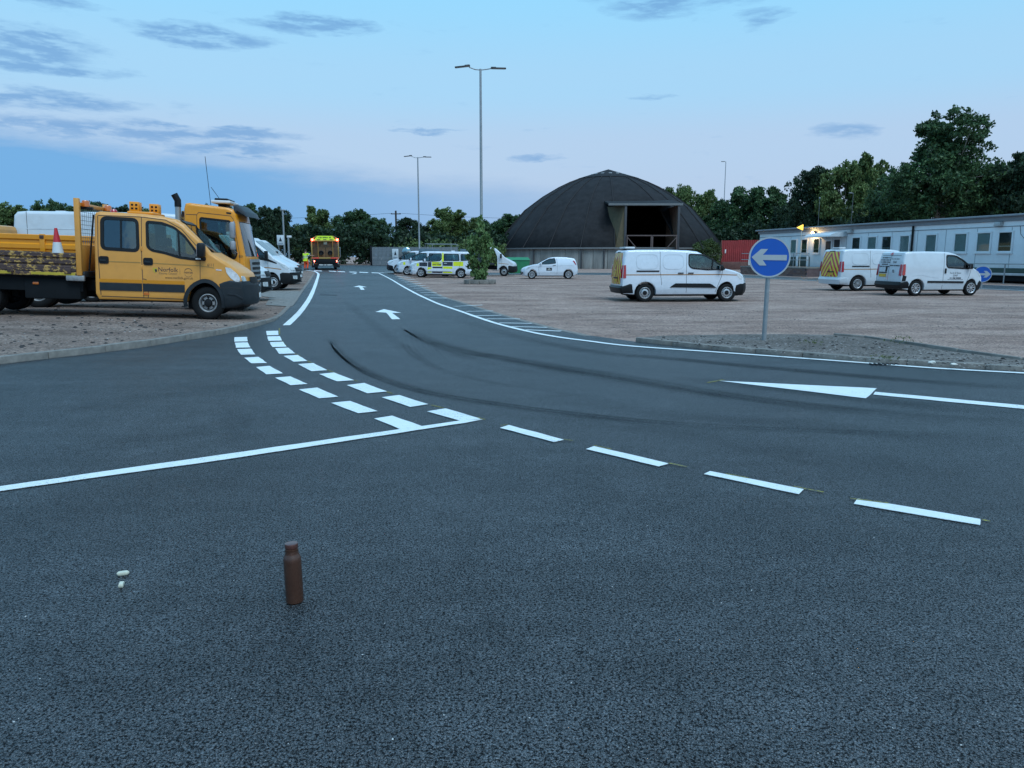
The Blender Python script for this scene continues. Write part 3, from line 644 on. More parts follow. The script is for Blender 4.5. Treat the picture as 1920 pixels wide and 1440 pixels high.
_wm = {}
def wheel(parent, x, y, Rr, w, rim, style):
    k = (Rr, w, rim, style)
    if k not in _wm: _wm[k] = (tyre_mesh(Rr, w, rim), rim_mesh(rim, w, style))
    s = -1 if y < 0 else 1
    o = link('wheel', _wm[k][0], parent, (x, y, Rr), (0, 0, 0 if s < 0 else math.pi)); link('rim', _wm[k][1], o); return o

class Car:
    def __init__(s, name, label, cat, out, W, belt, top, paint, th=.09, xn=.2, nose=.05, bow=.12, xr=None, rbow=.05, rn=.02, group=None, r=.05):
        s.root = thing(name, label, cat, group=group); s.out = ccw(out); s.W = W; s.paint = paint; s.r = r
        s.xmax = max(p[0] for p in out); s.xmin = min(p[0] for p in out)
        s.belt, s.ztop, s.th, s.xn, s.nose, s.bow = belt, top, th, xn, nose, bow
        s.xs = 1.0; s.xr = s.xmin+.5 if xr is None else xr; s.rbow, s.rn = rbow, rn
    def D(s, x, y, z):
        w = min(1.1, abs(y)/(s.W/2)); x = s.xmax-(s.xmax-x)*s.xs
        t = max(0, min(1.1, (z-s.belt)/(s.ztop-s.belt))); y *= 1-s.th*t**1.3
        q = max(0, min(1, (s.belt-.15-z)/.25)); y *= 1+.012*q*max(0, min(1, (z-.3)/.2))
        y *= 1-.05*max(0, min(1, (.45-z)/.25))
        f = max(0, min(1.05, (x-s.xn)/(s.xmax-s.xn))); y *= 1-s.nose*f*f
        x -= s.bow*f*w**2.2*(1 if f < 1 else 1)
        b = max(0, min(1.05, (s.xr-x)/(s.xr-s.xmin))) if s.xr > s.xmin else 0
        y *= 1-s.rn*b*b; x += s.rbow*b*w**2.5
        return x, y, z
    def fin(s, bm, name, mats, parent, cut=True, smooth=28, step=.14):
        if cut:
            X = [v.co.x for v in bm.verts]; Y = [v.co.y for v in bm.verts]; Z = [v.co.z for v in bm.verts]
            bisect_grid(bm, frange(min(X), max(X), step) if max(X)-min(X) > step else (), [v for v in (-.42*s.W, -.3*s.W, -.15*s.W, 0, .15*s.W, .3*s.W, .42*s.W) if min(Y) < v < max(Y)], frange(min(Z), max(Z), step) if max(Z)-min(Z) > step else ())
        for v in bm.verts: v.co = s.D(*v.co)
        bmesh.ops.recalc_face_normals(bm, faces=bm.faces)
        return obj(name, bm, mats, parent or s.root, smooth=smooth)
    def slab_bm(s, out, W, r, mi=0):
        """outline drawn in side view, run across the width with rounded shoulders; r scalar or function(x, z)"""
        out = ccw(out); bm = bmesh.new(); rr = [r(*p) if callable(r) else r for p in out]; rings = []
        for sg in (-1, 1):
            side = []
            for a in (90, 60, 30, 0):
                k = 1-math.sin(R(90-a)) if False else 1-math.sin(R(a))
                ins = [q*(1-math.cos(R(90-a))) for q in rr] if False else [q*(1-math.sin(R(a))) for q in rr]
                P = offset_poly(out, ins)
                side.append([bm.verts.new((p[0], sg*(W/2-q*(1-math.cos(R(a)))), p[1])) for p, q in zip(P, rr)])
            rings.append(side)
        seq = rings[0][::-1]+rings[1]          # near cap (inset) ... far cap (inset)
        n = len(out)
        for A, B in zip(seq, seq[1:]):
            for i in range(n):
                j = (i+1) % n
                try: bm.faces.new((A[i], A[j], B[j], B[i]))
                except ValueError: pass
        bm.faces.new(seq[0]); bm.faces.new(seq[-1][::-1])
        bm.normal_update(); bmesh.ops.triangulate(bm, faces=[f for f in bm.faces if len(f.verts) > 4], ngon_method='EAR_CLIP')
        for f in bm.faces: f.material_index = mi
        bmesh.ops.recalc_face_normals(bm, faces=bm.faces); return bm
    def slab(s, name, out, m, W=None, r=.03, parent=None, cuts=(), step=.14):
        """cuts: list of (polygon, half width) hollowed out; cut faces get the interior material"""
        bm = s.slab_bm(out, W or s.W, r)
        if cuts:
            me = bpy.data.meshes.new('tmp'); bm.to_mesh(me); bm.free(); me.materials.append(m); me.materials.append(DARK)
            o = bpy.data.objects.new('tmp', me); C.objects.link(o); tmp = [o]
            for poly, hw in cuts:
                b2 = bmesh.new(); poly = ccw(poly)
                a = [b2.verts.new((p[0], -hw, p[1])) for p in poly]; c = [b2.verts.new((p[0], hw, p[1])) for p in poly]
                b2.faces.new(a[::-1]); b2.faces.new(c)
                for i in range(len(a)): b2.faces.new((a[i], a[(i+1) % len(a)], c[(i+1) % len(a)], c[i]))
                bmesh.ops.recalc_face_normals(b2, faces=b2.faces)
                for f in b2.faces: f.material_index = 1
                m2 = bpy.data.meshes.new('tmp'); b2.to_mesh(m2); b2.free(); m2.materials.append(m); m2.materials.append(DARK)
                o2 = bpy.data.objects.new('tmp', m2); C.objects.link(o2); tmp.append(o2)
                md = o.modifiers.new('cut', 'BOOLEAN'); md.operation = 'DIFFERENCE'; md.solver = 'EXACT'; md.object = o2
            me2 = bpy.data.meshes.new_from_object(o.evaluated_get(bpy.context.evaluated_depsgraph_get()))
            for q in tmp: d = q.data; bpy.data.objects.remove(q); bpy.data.meshes.remove(d)
            bm = bmesh.new(); bm.from_mesh(me2); bpy.data.meshes.remove(me2)
            bmesh.ops.triangulate(bm, faces=bm.faces[:])
            return s.fin(bm, name, [m, DARK], parent, step=step)
        return s.fin(bm, name, m, parent, step=step)
    def _panel(s, P, f, th, parent, name, m, step, smooth=28):
        P = ccw(P); bm = bmesh.new()
        vs = [bm.verts.new((p[0], p[1], 0)) for p in P]; bm.faces.new(vs)
        bm.normal_update(); bmesh.ops.triangulate(bm, faces=bm.faces[:], ngon_method='EAR_CLIP')
        X = [p[0] for p in P]; Z = [p[1] for p in P]
        bisect_grid(bm, frange(min(X), max(X), step) if max(X)-min(X) > step else (), frange(min(Z), max(Z), step) if max(Z)-min(Z) > step else ())
        if th:
            r = bmesh.ops.extrude_face_region(bm, geom=bm.faces[:])
            for g in r['geom']:
                if isinstance(g, bmesh.types.BMVert): g.co.z = th
        for v in bm.verts: v.co = s.D(*f(v.co.x, v.co.y, v.co.z))
        bmesh.ops.recalc_face_normals(bm, faces=bm.faces)
        return obj(name, bm, m, parent or s.root, smooth=smooth)
    def side(s, name, P, m, off=.002, th=.004, sides=(-1, 1), parent=None, step=.14, W=None):
        o = None
        for sg in sides: o = s._panel(P, lambda a, b, h, sg=sg: (a, sg*((W or s.W)/2+off+h), b), th, parent, name, m, step)
        return o
    def xat(s, z, front=True):
        best = None
        for a, b in zip(s.out, s.out[1:]+s.out[:1]):
            if (a[1]-z)*(b[1]-z) <= 0 and a[1] != b[1]:
                x = a[0]+(b[0]-a[0])*(z-a[1])/(b[1]-a[1])
                if best is None or (x > best if front else x < best): best = x
        return best if best is not None else (s.xmax if front else s.xmin)
    def front(s, name, P, m, off=.004, th=.006, parent=None, step=.12): return s._panel(P, lambda a, b, h: (s.xat(b)+off+h, a, b), th, parent, name, m, step)
    def rear(s, name, P, m, off=.004, th=.006, parent=None, step=.12): return s._panel(P, lambda a, b, h: (s.xat(b, False)-off-h, a, b), th, parent, name, m, step)
    def top(s, name, A, B, hA, hB, m, off=.004, th=.005, parent=None):
        """strip lying on the sloping outline from A to B (side view), half widths hA..hB"""
        A, B = Vector(A), Vector(B); d = B-A; n = Vector((-d.y, d.x)).normalized(); n = n if n.y > 0 else -n
        k = d.length
        return s._panel([(-hA, 0), (hA, 0), (hB, k), (-hB, k)], lambda a, b, h: (A.x+d.x*b/k+n.x*(off+h), a, A.y+d.y*b/k+n.y*(off+h)), th, parent, name, m, .12)
    def ring(s, name, P, w, m, sides=(-1, 1), parent=None, off=.001, th=.006):
        """seal round a window opening"""
        P = ccw(P); o_ = offset_poly(P, -w*.6); i_ = offset_poly(P, w*.4)
        for sg in sides:
            bm = bmesh.new(); y = s.W/2+off
            rows = [[bm.verts.new((p[0], sg*yy, p[1])) for p in Q] for Q, yy in ((o_, y-.004), (o_, y+th), (i_, y+th), (i_, y-.03))]
            n = len(P)
            for A, B in zip(rows, rows[1:]):
                for i in range(n): bm.faces.new((A[i], A[(i+1) % n], B[(i+1) % n], B[i]))
            for v in bm.verts: v.co = s.D(*v.co)
            bmesh.ops.recalc_face_normals(bm, faces=bm.faces); obj(name, bm, m, parent or s.root, smooth=30)
    def line(s, name, pts, w, m, sides=(-1, 1), parent=None, off=.0012, th=.002, closed=False):
        """narrow strip along a polyline on the side: panel gaps, creases, rails"""
        pts = [Vector(p) for p in pts]
        if closed: pts = pts+[pts[0]]
        fine = []
        for a, b in zip(pts, pts[1:]):
            n = max(1, int((b-a).length/.12)); fine += [a+(b-a)*k/n for k in range(n)]
        fine.append(pts[-1])
        for sg in sides:
            bm = bmesh.new(); rows = []
            for i, p in enumerate(fine):
                d = (fine[min(i+1, len(fine)-1)]-fine[max(i-1, 0)]).normalized(); n = Vector((-d.y, d.x))
                rows.append([bm.verts.new(s.D(q.x, sg*(s.W/2+off+h), q.y)) for q, h in ((p+n*w/2, 0), (p+n*w/2, th), (p-n*w/2, th), (p-n*w/2, 0))])
            for A, B in zip(rows, rows[1:]):
                for k in range(3): bm.faces.new((A[k], A[k+1], B[k+1], B[k]))
            bmesh.ops.recalc_face_normals(bm, faces=bm.faces); obj(name, bm, m, parent or s.root, smooth=30)
    def text(s, txt, x, z, size, m, side=-1, parent=None, name='lettering', shear=0):
        bm = text_bm(txt, size)
        for v in bm.verts:
            a, b = v.co.x, v.co.y; a += shear*b
            v.co = s.D(x+(a if side < 0 else -a), side*(s.W/2+.004), z+b)
        o = obj(name, bm, m, parent or s.root, smooth=0)
        if txt[0] == '~': o['kind'] = 'stuff'
        return o
    def rtext(s, txt, y, z, size, m, name='lettering', parent=None, off=.012):
        bm = text_bm(txt, size)
        for v in bm.verts: a, b = v.co.x, v.co.y; v.co = s.D(s.xat(z+b, False)-off, y-a, z+b)
        o = obj(name, bm, m, parent or s.root, smooth=0)
        if txt[0] == '~': o['kind'] = 'stuff'
        return o
    def mirrors(s, x, z, w=.13, h=.2, d=.12, m=None, arm=.06):
        for sg in (-1, 1):
            _, yy, _ = s.D(x, sg*s.W/2, z-.05); bm = bmesh.new()
            y0, y1 = (yy+arm, yy+arm+w) if sg > 0 else (yy-arm-w, yy-arm)
            box(bm, x-d/2, x+d/2, y0, y1, z-h/2, z+h/2, .03)
            tube(bm, [(x, yy-sg*.02, z-h*.35), (x, (y0+y1)/2, z-h*.3)], .022, 6)
            o = obj('door_mirror', bm, m or BLACKP, s.root); bxo('mirror_glass', (x-d/2-.004, x-d/2+.001, y0+.015, y1-.015, z-h/2+.02, z+h/2-.02), CHROME, o, 0)
    def seats(s, x, z=.62, ys=(-.42, .42), h=.62, m=None):
        m = m or mat('seat_cloth', (.03, .034, .04), .9, var=.2)
        for y in ys:
            bm = bmesh.new(); box(bm, x-.05, x+.45, y-.24, y+.24, z-.12, z+.05, .05); box(bm, x-.12, x+.02, y-.23, y+.23, z, z+h, .05); box(bm, x-.13, x-.03, y-.12, y+.12, z+h+.03, z+h+.22, .035)
            obj('seat', bm, m, s.root)
    def steering(s, x, y, z, tilt=35):
        bm = bmesh.new(); M = Matrix.Translation((x, y, z)) @ Euler((0, R(-90+tilt), 0)).to_matrix().to_4x4()
        n = 20; pts = [M @ Vector((.19*math.cos(2*math.pi*k/n), .19*math.sin(2*math.pi*k/n), 0)) for k in range(n+1)]
        tube(bm, pts, .016, 6, caps=False); tube(bm, [M @ Vector((-.19, 0, 0)), M @ Vector((.19, 0, 0))], .018, 6); tube(bm, [M @ Vector((0, 0, 0)), M @ Vector((0, 0, -.25))], .03, 6)
        obj('steering_wheel', bm, DARK, s.root, smooth=50)
    def place(s, X, Y, yaw, hf=terrain, wb=None, x0=0, z=None):
        """x0: local station put at (X, Y); pitch follows the ground over the wheelbase"""
        c, sn = math.cos(R(yaw)), math.sin(R(yaw)); f = lambda lx: (X+(lx-x0)*c, Y+(lx-x0)*sn)
        zf = hf(*f(0)); pit = 0
        if wb: zr = hf(*f(-wb)); pit = math.atan2(zr-zf, wb)
        px, py = f(0); s.root.location = (px, py, zf if z is None else z); s.root.rotation_euler = (0, pit, R(yaw))

def arch(xc, r, zc, zb, n=10):
    a0 = math.asin(max(-1, min(1, (zb-zc)/r)))
    return [(xc+r*math.cos(a), zc+r*math.sin(a)) for a in [math.pi-a0-(math.pi-2*a0)*k/n for k in range(n+1)]]
def chevron_mat(name, axis_y=1.25, pitch=.17):
    """red and yellow rear markings: stripes falling away from the centre line"""
    m = bpy.data.materials.new(name); m.use_nodes = True; nt = m.node_tree; N = nt.nodes; L = nt.links; b = N['Principled BSDF']
    tc = N.new('ShaderNodeTexCoord'); sx = N.new('ShaderNodeSeparateXYZ'); L.new(tc.outputs['Object'], sx.inputs[0])
    def ma(op, a, q):
        k = N.new('ShaderNodeMath'); k.operation = op
        for i, s_ in enumerate((a, q)):
            if s_ is None: continue
            if isinstance(s_, (int, float)): k.inputs[i].default_value = s_
            else: L.new(s_, k.inputs[i])
        return k.outputs[0]
    v = ma('ADD', sx.outputs[2], ma('MULTIPLY', ma('ABSOLUTE', sx.outputs[1], None), axis_y))
    f = ma('FRACT', ma('DIVIDE', v, pitch*2), None); g = ma('GREATER_THAN', f, .5)
    n = N.new('ShaderNodeTexNoise'); n.inputs['Scale'].default_value = 6; L.new(tc.outputs['Object'], n.inputs[0])
    mx = N.new('ShaderNodeMix'); mx.data_type = 'RGBA'; L.new(g, mx.inputs[0]); mx.inputs[6].default_value = (.80, .64, .03, 1); mx.inputs[7].default_value = (.58, .03, .035, 1)
    mul = N.new('ShaderNodeMix'); mul.data_type = 'RGBA'; mul.blend_type = 'MULTIPLY'; mul.inputs[0].default_value = .3; L.new(mx.outputs[2], mul.inputs[6]); L.new(n.outputs[0], mul.inputs[7])
    L.new(mul.outputs[2], b.inputs['Base Color']); b.inputs['Roughness'].default_value = .35; b.inputs['Coat Weight'].default_value = .3
    return m
CHEV = chevron_mat('red_yellow_chevron_film')
# ================================================================ VEHICLES
def small_van(name, label, kind, group, wb=2.975, rear=.886, rimstyle='steel', R_=.325, chev=True, stripe=True, paint=WHITE, windows=False, bumper_dark=True):
    """compact delivery van; front axle at x = 0"""
    zc = R_; ar = R_+.065; xr = -wb-rear
    out = [(xr+.04, .30), (-wb-ar-.05, .27)]+arch(-wb, ar, zc, .27)+arch(0, ar, zc, .27)+[(.62, .25), (.80, .25), (.875, .36), (.895, .55), (.885, .70), (.86, .82), (.80, .92), (.68, 1.0), (.40, 1.085), (.10, 1.14), (-.14, 1.17),
           (-.95, 1.69), (-1.12, 1.765), (-1.45, 1.805), (-2.2, 1.83), (-3.2, 1.83), (xr+.24, 1.815), (xr+.13, 1.76), (xr+.07, 1.5), (xr+.02, 1.1), (xr, .8), (xr, .45)]
    c = Car(name, label, 'van', out, 1.85, 1.12, 1.83, paint, th=.11, xn=-.1, nose=.06, bow=.30, rbow=.06, rn=.03, group=group)
    wfr = [(-.13, 1.155), (-.22, 1.24), (-.55, 1.47), (-.86, 1.63), (-.98, 1.655), (-1.42, 1.665), (-1.43, 1.33), (-1.39, 1.24), (-1.30, 1.185), (-.75, 1.135)]
    wsA, wsB = (-.19, 1.20), (-.92, 1.67)
    cuts = [([(.0, .55), (.0, 1.08), (-.22, 1.16), (-1.0, 1.66), (-1.6, 1.72), (-1.6, .55)] if not windows else [(.0, .55), (.0, 1.08), (-.22, 1.16), (-1.0, 1.66), (-1.6, 1.74), (xr+.25, 1.72), (xr+.2, .6)], .84), (rpoly(wfr, .04), 2), ([(-.14, 1.28), (-.24, 1.10), (-1.0, 1.58), (-.90, 1.76)], .70)]
    wr = [(-1.62, 1.65), (-2.62, 1.65), (-2.66, 1.22), (-1.60, 1.20)]
    wq = [(-2.78, 1.65), (-3.35, 1.63), (-3.42, 1.26), (-2.80, 1.22)]
    if windows: cuts += [(rpoly(wr, .07), 2), (rpoly(wq, .07), 2)]
    c.slab('body', out, paint, r=lambda x, z: .075 if z > 1.2 else (.05 if z > .72 else .02), cuts=cuts)
    for poly in [wfr]+([wr, wq] if windows else []):
        P = rpoly(poly, .05); c.side('side_window', P, GLASS, off=-.022, th=.004); c.ring('window_seal', P, .045, BLACKP)
    c.line('window_bar', [(-.60, 1.14), (-.56, 1.47)], .05, BLACKP, off=-.01, th=.012)
    c.top('windscreen', (-.15, 1.165), (-.96, 1.70), .80, .72, GLASSD)
    c.seats(-1.05, ys=(-.42, .42)); c.steering(-.52, -.40, 1.06); 
    d = c.slab('dashboard', [(-.05, .7), (-.05, 1.09), (-.45, 1.10), (-.5, .8)], DARK, W=1.5, r=.03)
    # doors, creases, slide rail
    c.line('door_gap', [(-.20, 1.12), (-.24, .9), (-.35, .62), (-.45, .34)], .012, SEAM); c.line('door_gap', [(-1.50, 1.73), (-1.52, 1.1), (-1.50, .33)], .012, SEAM)
    if not windows:
        c.line('door_gap', [(-2.46, 1.76), (-2.47, 1.1), (-2.42, .8), (-2.40, .6)], .012, SEAM)
        for x0, x1 in ((-1.62, -2.36), (-2.54, xr+.55 if wb > 2.9 else xr+.42)):
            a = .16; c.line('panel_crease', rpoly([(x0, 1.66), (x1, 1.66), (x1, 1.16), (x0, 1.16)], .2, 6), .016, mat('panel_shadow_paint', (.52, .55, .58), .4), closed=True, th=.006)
        c.line('slide_rail', [(-2.50, 1.085), (xr+.55, 1.085)], .05, BLACKP, th=.012)
    else: c.line('door_gap', [(-2.72, 1.7), (-2.74, 1.0), (-2.62, .5)], .012, SEAM)
    for x in (-1.36, -1.72): c.side('door_handle', rpoly([(x-.10, 1.0), (x+.10, 1.0), (x+.10, 1.035), (x-.10, 1.035)], .015), BLACKP if bumper_dark else paint, th=.03)
    if stripe: c.line('pinstripe', [(xr+.12, .955), (-.4, .965), (.52, .945)], .035, mat('brown_orange_tape', (.34, .17, .07), .5), th=.002)
    if bumper_dark:
        c.side('side_moulding', [(-.42, .50), (-2.10, .52), (-2.02, .585), (-1.9, .66), (-.66, .65), (-.55, .60)], BLACKP, th=.02)
        c.slab('front_bumper', [(.47, .24), (.62, .225), (.82, .225), (.90, .33), (.925, .50), (.915, .66), (.70, .66), (.47, .60), (.43, .45)], BLACKP, W=1.875, r=.05)
        c.slab('rear_bumper', [(xr-.03, .30), (xr-.09, .50), (xr-.03, .56), (xr+.30, .66), (xr+.40, .64), (xr+.46, .30)], BLACKP, W=1.885, r=.05)
    else:
        c.slab('front_bumper', [(.47, .24), (.62, .225), (.82, .225), (.90, .33), (.925, .50), (.915, .58), (.70, .58), (.47, .54), (.43, .45)], paint, W=1.87, r=.05)
        c.slab('rear_bumper', [(xr-.03, .30), (xr-.07, .50), (xr-.02, .60), (xr+.30, .62), (xr+.40, .60), (xr+.46, .30)], paint, W=1.875, r=.05)
        c.side('side_moulding', [(-.42, .46), (-2.10, .48), (-2.02, .545), (-1.9, .62), (-.66, .61), (-.55, .56)], paint, th=.025)
    c.front('grille', rpoly([(-.52, .70), (.52, .70), (.58, .80), (-.58, .80)], .02), BLACKP)
    c.front('lower_grille', rpoly([(-.5, .34), (.5, .34), (.55, .5), (-.55, .5)], .03), BLACKP, off=.035)
    for sg in (-1, 1):
        c.front('fog_lamp_recess', rpoly([(sg*.58, .38), (sg*.80, .40), (sg*.78, .54), (sg*.62, .50)], .03), BLACKP, off=.035)
        c.front('headlamp', rpoly([(sg*.56, .80), (sg*.60, .72), (sg*.86, .74), (sg*.88, .94), (sg*.74, .92)], .03), LENS, off=.006, th=.012)
    c.side('headlamp', rpoly([(.80, .76), (.84, .86), (.66, 1.0), (.46, 1.0), (.60, .84)], .03), LENS, off=-.004, th=.012)
    c.front('number_plate', [(-.26, .60), (.26, .60), (.26, .70), (-.26, .70)], WPLATE, off=.04)
    # rear doors
    if chev: c.rear('rear_door_film', rpoly([(-.72, .62), (.72, .62), (.76, 1.1), (.68, 1.72), (-.68, 1.72), (-.76, 1.1)], .06), CHEV, off=.003, th=.003)
    c.rear('door_gap', [(.02, .6), (.032, .6), (.03, 1.74), (.018, 1.74)], SEAM, off=.007, th=.001)
    for sg in (-1, 1):
        c.rear('tail_lamp', rpoly([(sg*.78, .86), (sg*.90, .84), (sg*.90, 1.30), (sg*.80, 1.28)], .02), REDL, off=.004, th=.02)
    c.side('tail_lamp', rpoly([(xr+.02, .84), (xr+.14, .84), (xr+.13, 1.30), (xr+.05, 1.29)], .02), REDL, off=.0, th=.014)
    c.rear('number_plate', [(-.42, .70), (.05, .70), (.05, .80), (-.42, .80)], YPLATE, off=.02); c.rear('plate_lamp_bar', [(-.46, .82), (.09, .82), (.09, .86), (-.46, .86)], BLACKP, off=.02, th=.02)
    c.rear('brake_lamp', [(-.26, 1.73), (.26, 1.73), (.25, 1.765), (-.25, 1.765)], BLACKP, off=.006)
    c.mirrors(-.30, 1.20, m=BLACKP if bumper_dark else paint)
    bxo('underbody', (xr+.35, .55, -.62, .62, .2, .42), DARK, c.root, .04)
    for x in (0, -wb):
        for y in (-.80, .80): wheel(c.root, x, y, R_, .205, R_*.62, rimstyle)
    return c, out

# --- the van nearest the sign
v, _ = small_van('delivery_van', 'white van with orange pinstripe parked behind the near blue arrow sign', 'van', 'white vans on the gravel yard')
lightbar = mat('white_plastic', (.6, .6, .6), .4)
b = bxo('roof_light_bar', (-3.62, -3.28, -.48, .48, 1.87, 1.93), lightbar, v.root, .015); bxo('bar_foot', (-3.5, -3.4, -.3, -.24, 1.81, 1.88), BLACKP, b, .004); bxo('bar_foot', (-3.5, -3.4, .24, .3, 1.81, 1.88), BLACKP, b, .004)
v.place(4.62, 28.2, 5, x0=-2.975, wb=2.975)
v, _ = small_van('delivery_van', 'white van with red and yellow chevron tail parked behind the small lettered van', 'van', 'white vans on the gravel yard', rimstyle='trim12', bumper_dark=False, paint=WHITE2)
b = bxo('roof_light_bar', (-3.6, -3.3, -.3, .3, 1.85, 1.91), lightbar, v.root, .015); v.place(15.1, 35.0, 7, x0=-2.975)

# --- people carriers in blocks of yellow and black, and the two beside them
YEL = mat('fluorescent_yellow_film', (.66, .72, .012), .35, var=.06, coat=.3); BLK = mat('black_reflective_film', (.022, .026, .036), .35, var=.1, coat=.3)
def carrier(label, X, Y, full):
    c, out = small_van('patrol_car', label, 'van', 'patrol cars in a row', wb=2.785, rear=.74, rimstyle='alloy7', chev=False, stripe=False, windows=True, bumper_dark=False)
    def blk(x0, x1, z0, z1, m, nm): c.side(nm, [(x0, z0), (x1, z0), (x1, z1), (x0, z1)], m, off=.0005, th=.002)
    blk(.46, .22, .78, .98, YEL, 'yellow_block')
    if full:
        blk(.18, -.46, .78, 1.04, BLK, 'black_block'); blk(-.50, -.74, .74, 1.08, BLK, 'black_block'); blk(-.78, -1.44, .80, 1.10, YEL, 'yellow_block'); blk(-1.53, -2.22, .84, 1.12, BLK, 'black_block'); blk(-2.26, -2.95, .84, 1.14, YEL, 'yellow_block')
        blk(-.48, -.76, .36, .72, YEL, 'yellow_block'); blk(-.82, -1.5, .66, .77, BLK, 'black_block'); blk(-1.55, -2.2, .64, .80, YEL, 'yellow_block'); blk(-1.55, -2.2, .34, .44, YEL, 'yellow_block'); blk(-.8, -1.5, .34, .44, BLK, 'black_block')
        c.side('yellow_block', [(-1.46, 1.12), (-1.60, 1.12), (-1.57, 1.74), (-1.48, 1.74)], YEL, off=.0045, th=.003)
        c.text('~.5', -1.1, 1.02, .06, INK, side=1); c.text('~.55', -1.1, .91, .11, INK, side=1)
        bxo('roof_beacon', (-2.3, -2.05, -.1, .1, 1.82, 1.9), lightbar, c.root, .03)
    c.place(X, Y, 180, wb=2.785); return c
carrier('white car with yellow and black chequer panels, nearest of the three nose-out patrol cars', -6.35, 54.9, True)
carrier('white car peeking out between the chequered car and the one behind', -7.75, 58.2, False)
c3, _ = small_van('parked_van', 'white van with black bumper, farthest back in the row beside the chequered car', 'van', 'patrol cars in a row', wb=2.785, rear=.74, rimstyle='steel', chev=False, stripe=False); c3.place(-9.0, 61.6, 180, wb=2.785)

# --- small lettered van on the right
def fiorino():
    wb, xr, R_ = 2.51, -3.27, .30; ar = R_+.06
    out = [(xr+.03, .30), (-wb-ar-.05, .24)]+arch(-wb, ar, R_, .24)+arch(0, ar, R_, .24)+[(.50, .22), (.62, .24), (.70, .38), (.715, .55), (.69, .70), (.60, .82), (.42, .93), (.20, 1.02), (-.02, 1.10), (-.30, 1.30), (-.62, 1.52), (-.80, 1.60), (-1.05, 1.665), (-1.4, 1.69), (-2.2, 1.70), (xr+.28, 1.685), (xr+.17, 1.64), (xr+.08, 1.35), (xr+.02, .9), (xr, .6)]
    c = Car('lettered_van', 'small white van with dark lettering on door and rear, parked nearest the right edge', 'van', out, 1.70, 1.05, 1.70, WHITE2, th=.12, xn=-.1, nose=.08, bow=.26, rbow=.06, rn=.03, group='white vans on the gravel yard')
    w = [(-.13, 1.09), (-.16, 1.13), (-.45, 1.345), (-.74, 1.50), (-.90, 1.535), (-1.21, 1.54), (-1.22, 1.17), (-1.15, 1.09), (-.5, 1.055), (-.22, 1.05)]
    c.slab('body', out, WHITE2, r=lambda x, z: .07 if z > 1.2 else (.05 if z > .7 else .02), cuts=[([(.0, .5), (.0, 1.0), (-.2, 1.13), (-.8, 1.52), (-1.4, 1.58), (-1.4, .5)], .77), (rpoly(w, .04), 2), ([(-.05, 1.2), (-.12, 1.06), (-.72, 1.45), (-.62, 1.64)], .64)])
    P = rpoly(w, .05); c.side('side_window', P, GLASS, off=-.02, th=.004); c.ring('window_seal', P, .05, BLACKP); c.line('window_bar', [(-.40, 1.06), (-.36, 1.29)], .05, BLACKP, off=-.01, th=.012)
    c.top('windscreen', (-.05, 1.11), (-.62, 1.525), .70, .62, GLASSD); c.seats(-.95, ys=(-.38, .38)); c.steering(-.50, -.36, 1.0)
    c.line('door_gap', [(-.10, 1.05), (-.16, .8), (-.30, .5), (-.38, .30)], .012, SEAM); c.line('door_gap', [(-1.32, 1.63), (-1.35, 1.0), (-1.36, .28)], .012, SEAM)
    c.side('door_handle', rpoly([(-1.30, .86), (-1.23, .86), (-1.23, 1.06), (-1.30, 1.06)], .03), BLACKP, th=.02)
    c.side('side_moulding', rpoly([(-.42, .49), (-2.05, .51), (-2.05, .585), (-.42, .565)], .015), BLACKP, th=.018)
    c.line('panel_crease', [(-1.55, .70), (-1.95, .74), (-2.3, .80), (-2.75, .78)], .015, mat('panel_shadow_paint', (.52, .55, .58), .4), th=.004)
    c.slab('front_bumper', [(.38, .22), (.55, .2), (.66, .24), (.735, .40), (.735, .55), (.55, .62), (.42, .50)], BLACKP, W=1.72, r=.05)
    c.slab('rear_bumper', [(xr-.02, .28), (xr-.08, .42), (xr-.04, .54), (xr+.30, .60), (xr+.40, .50), (xr+.42, .28)], BLACKP, W=1.73, r=.05)
    c.side('tail_lamp_surround', [(xr+.02, .56), (xr+.20, .58), (xr+.24, .76), (xr+.06, .80)], BLACKP, off=0, th=.01)
    c.side('tail_lamp', rpoly([(xr+.02, .80), (xr+.17, .80), (xr+.17, 1.22), (xr+.06, 1.21)], .03), REDL, off=0, th=.014)
    for sg in (-1, 1): c.rear('tail_lamp', rpoly([(sg*.70, .78), (sg*.83, .76), (sg*.82, 1.22), (sg*.71, 1.2)], .03), REDL, off=.004, th=.02)
    for sg in (-1, 1): c.front('headlamp', rpoly([(sg*.46, .72), (sg*.76, .70), (sg*.80, .90), (sg*.6, .86)], .03), LENS, off=.006, th=.012)
    c.side('headlamp', rpoly([(.56, .70), (.63, .76), (.40, .94), (.26, .98), (.40, .82)], .03), LENS, off=-.004, th=.01)
    c.front('grille', [(-.4, .34), (.4, .34), (.4, .5), (-.4, .5)], BLACKP, off=.03)
    c.rear('door_gap', [(-.04, .56), (-.028, .56), (-.03, 1.55), (-.042, 1.55)], SEAM, off=.004, th=.001); c.rear('door_gap', [(-.66, 1.54), (.66, 1.54), (.66, 1.553), (-.66, 1.553)], SEAM, off=.004, th=.001)
    c.rear('number_plate', [(.10, .72), (.60, .72), (.60, .84), (.10, .84)], YPLATE, off=.012); c.rear('plate_lamp_bar', [(.06, .87), (.62, .87), (.62, .91), (.06, .91)], BLACKP, off=.012)
    c.rear('door_handle', rpoly([(.08, .92), (.16, .92), (.16, 1.12), (.08, 1.12)], .03), BLACKP, off=.006, th=.02); c.rear('brake_lamp', [(-.08, 1.58), (.08, 1.58), (.07, 1.66), (-.07, 1.66)], REDL, off=.01, th=.03)
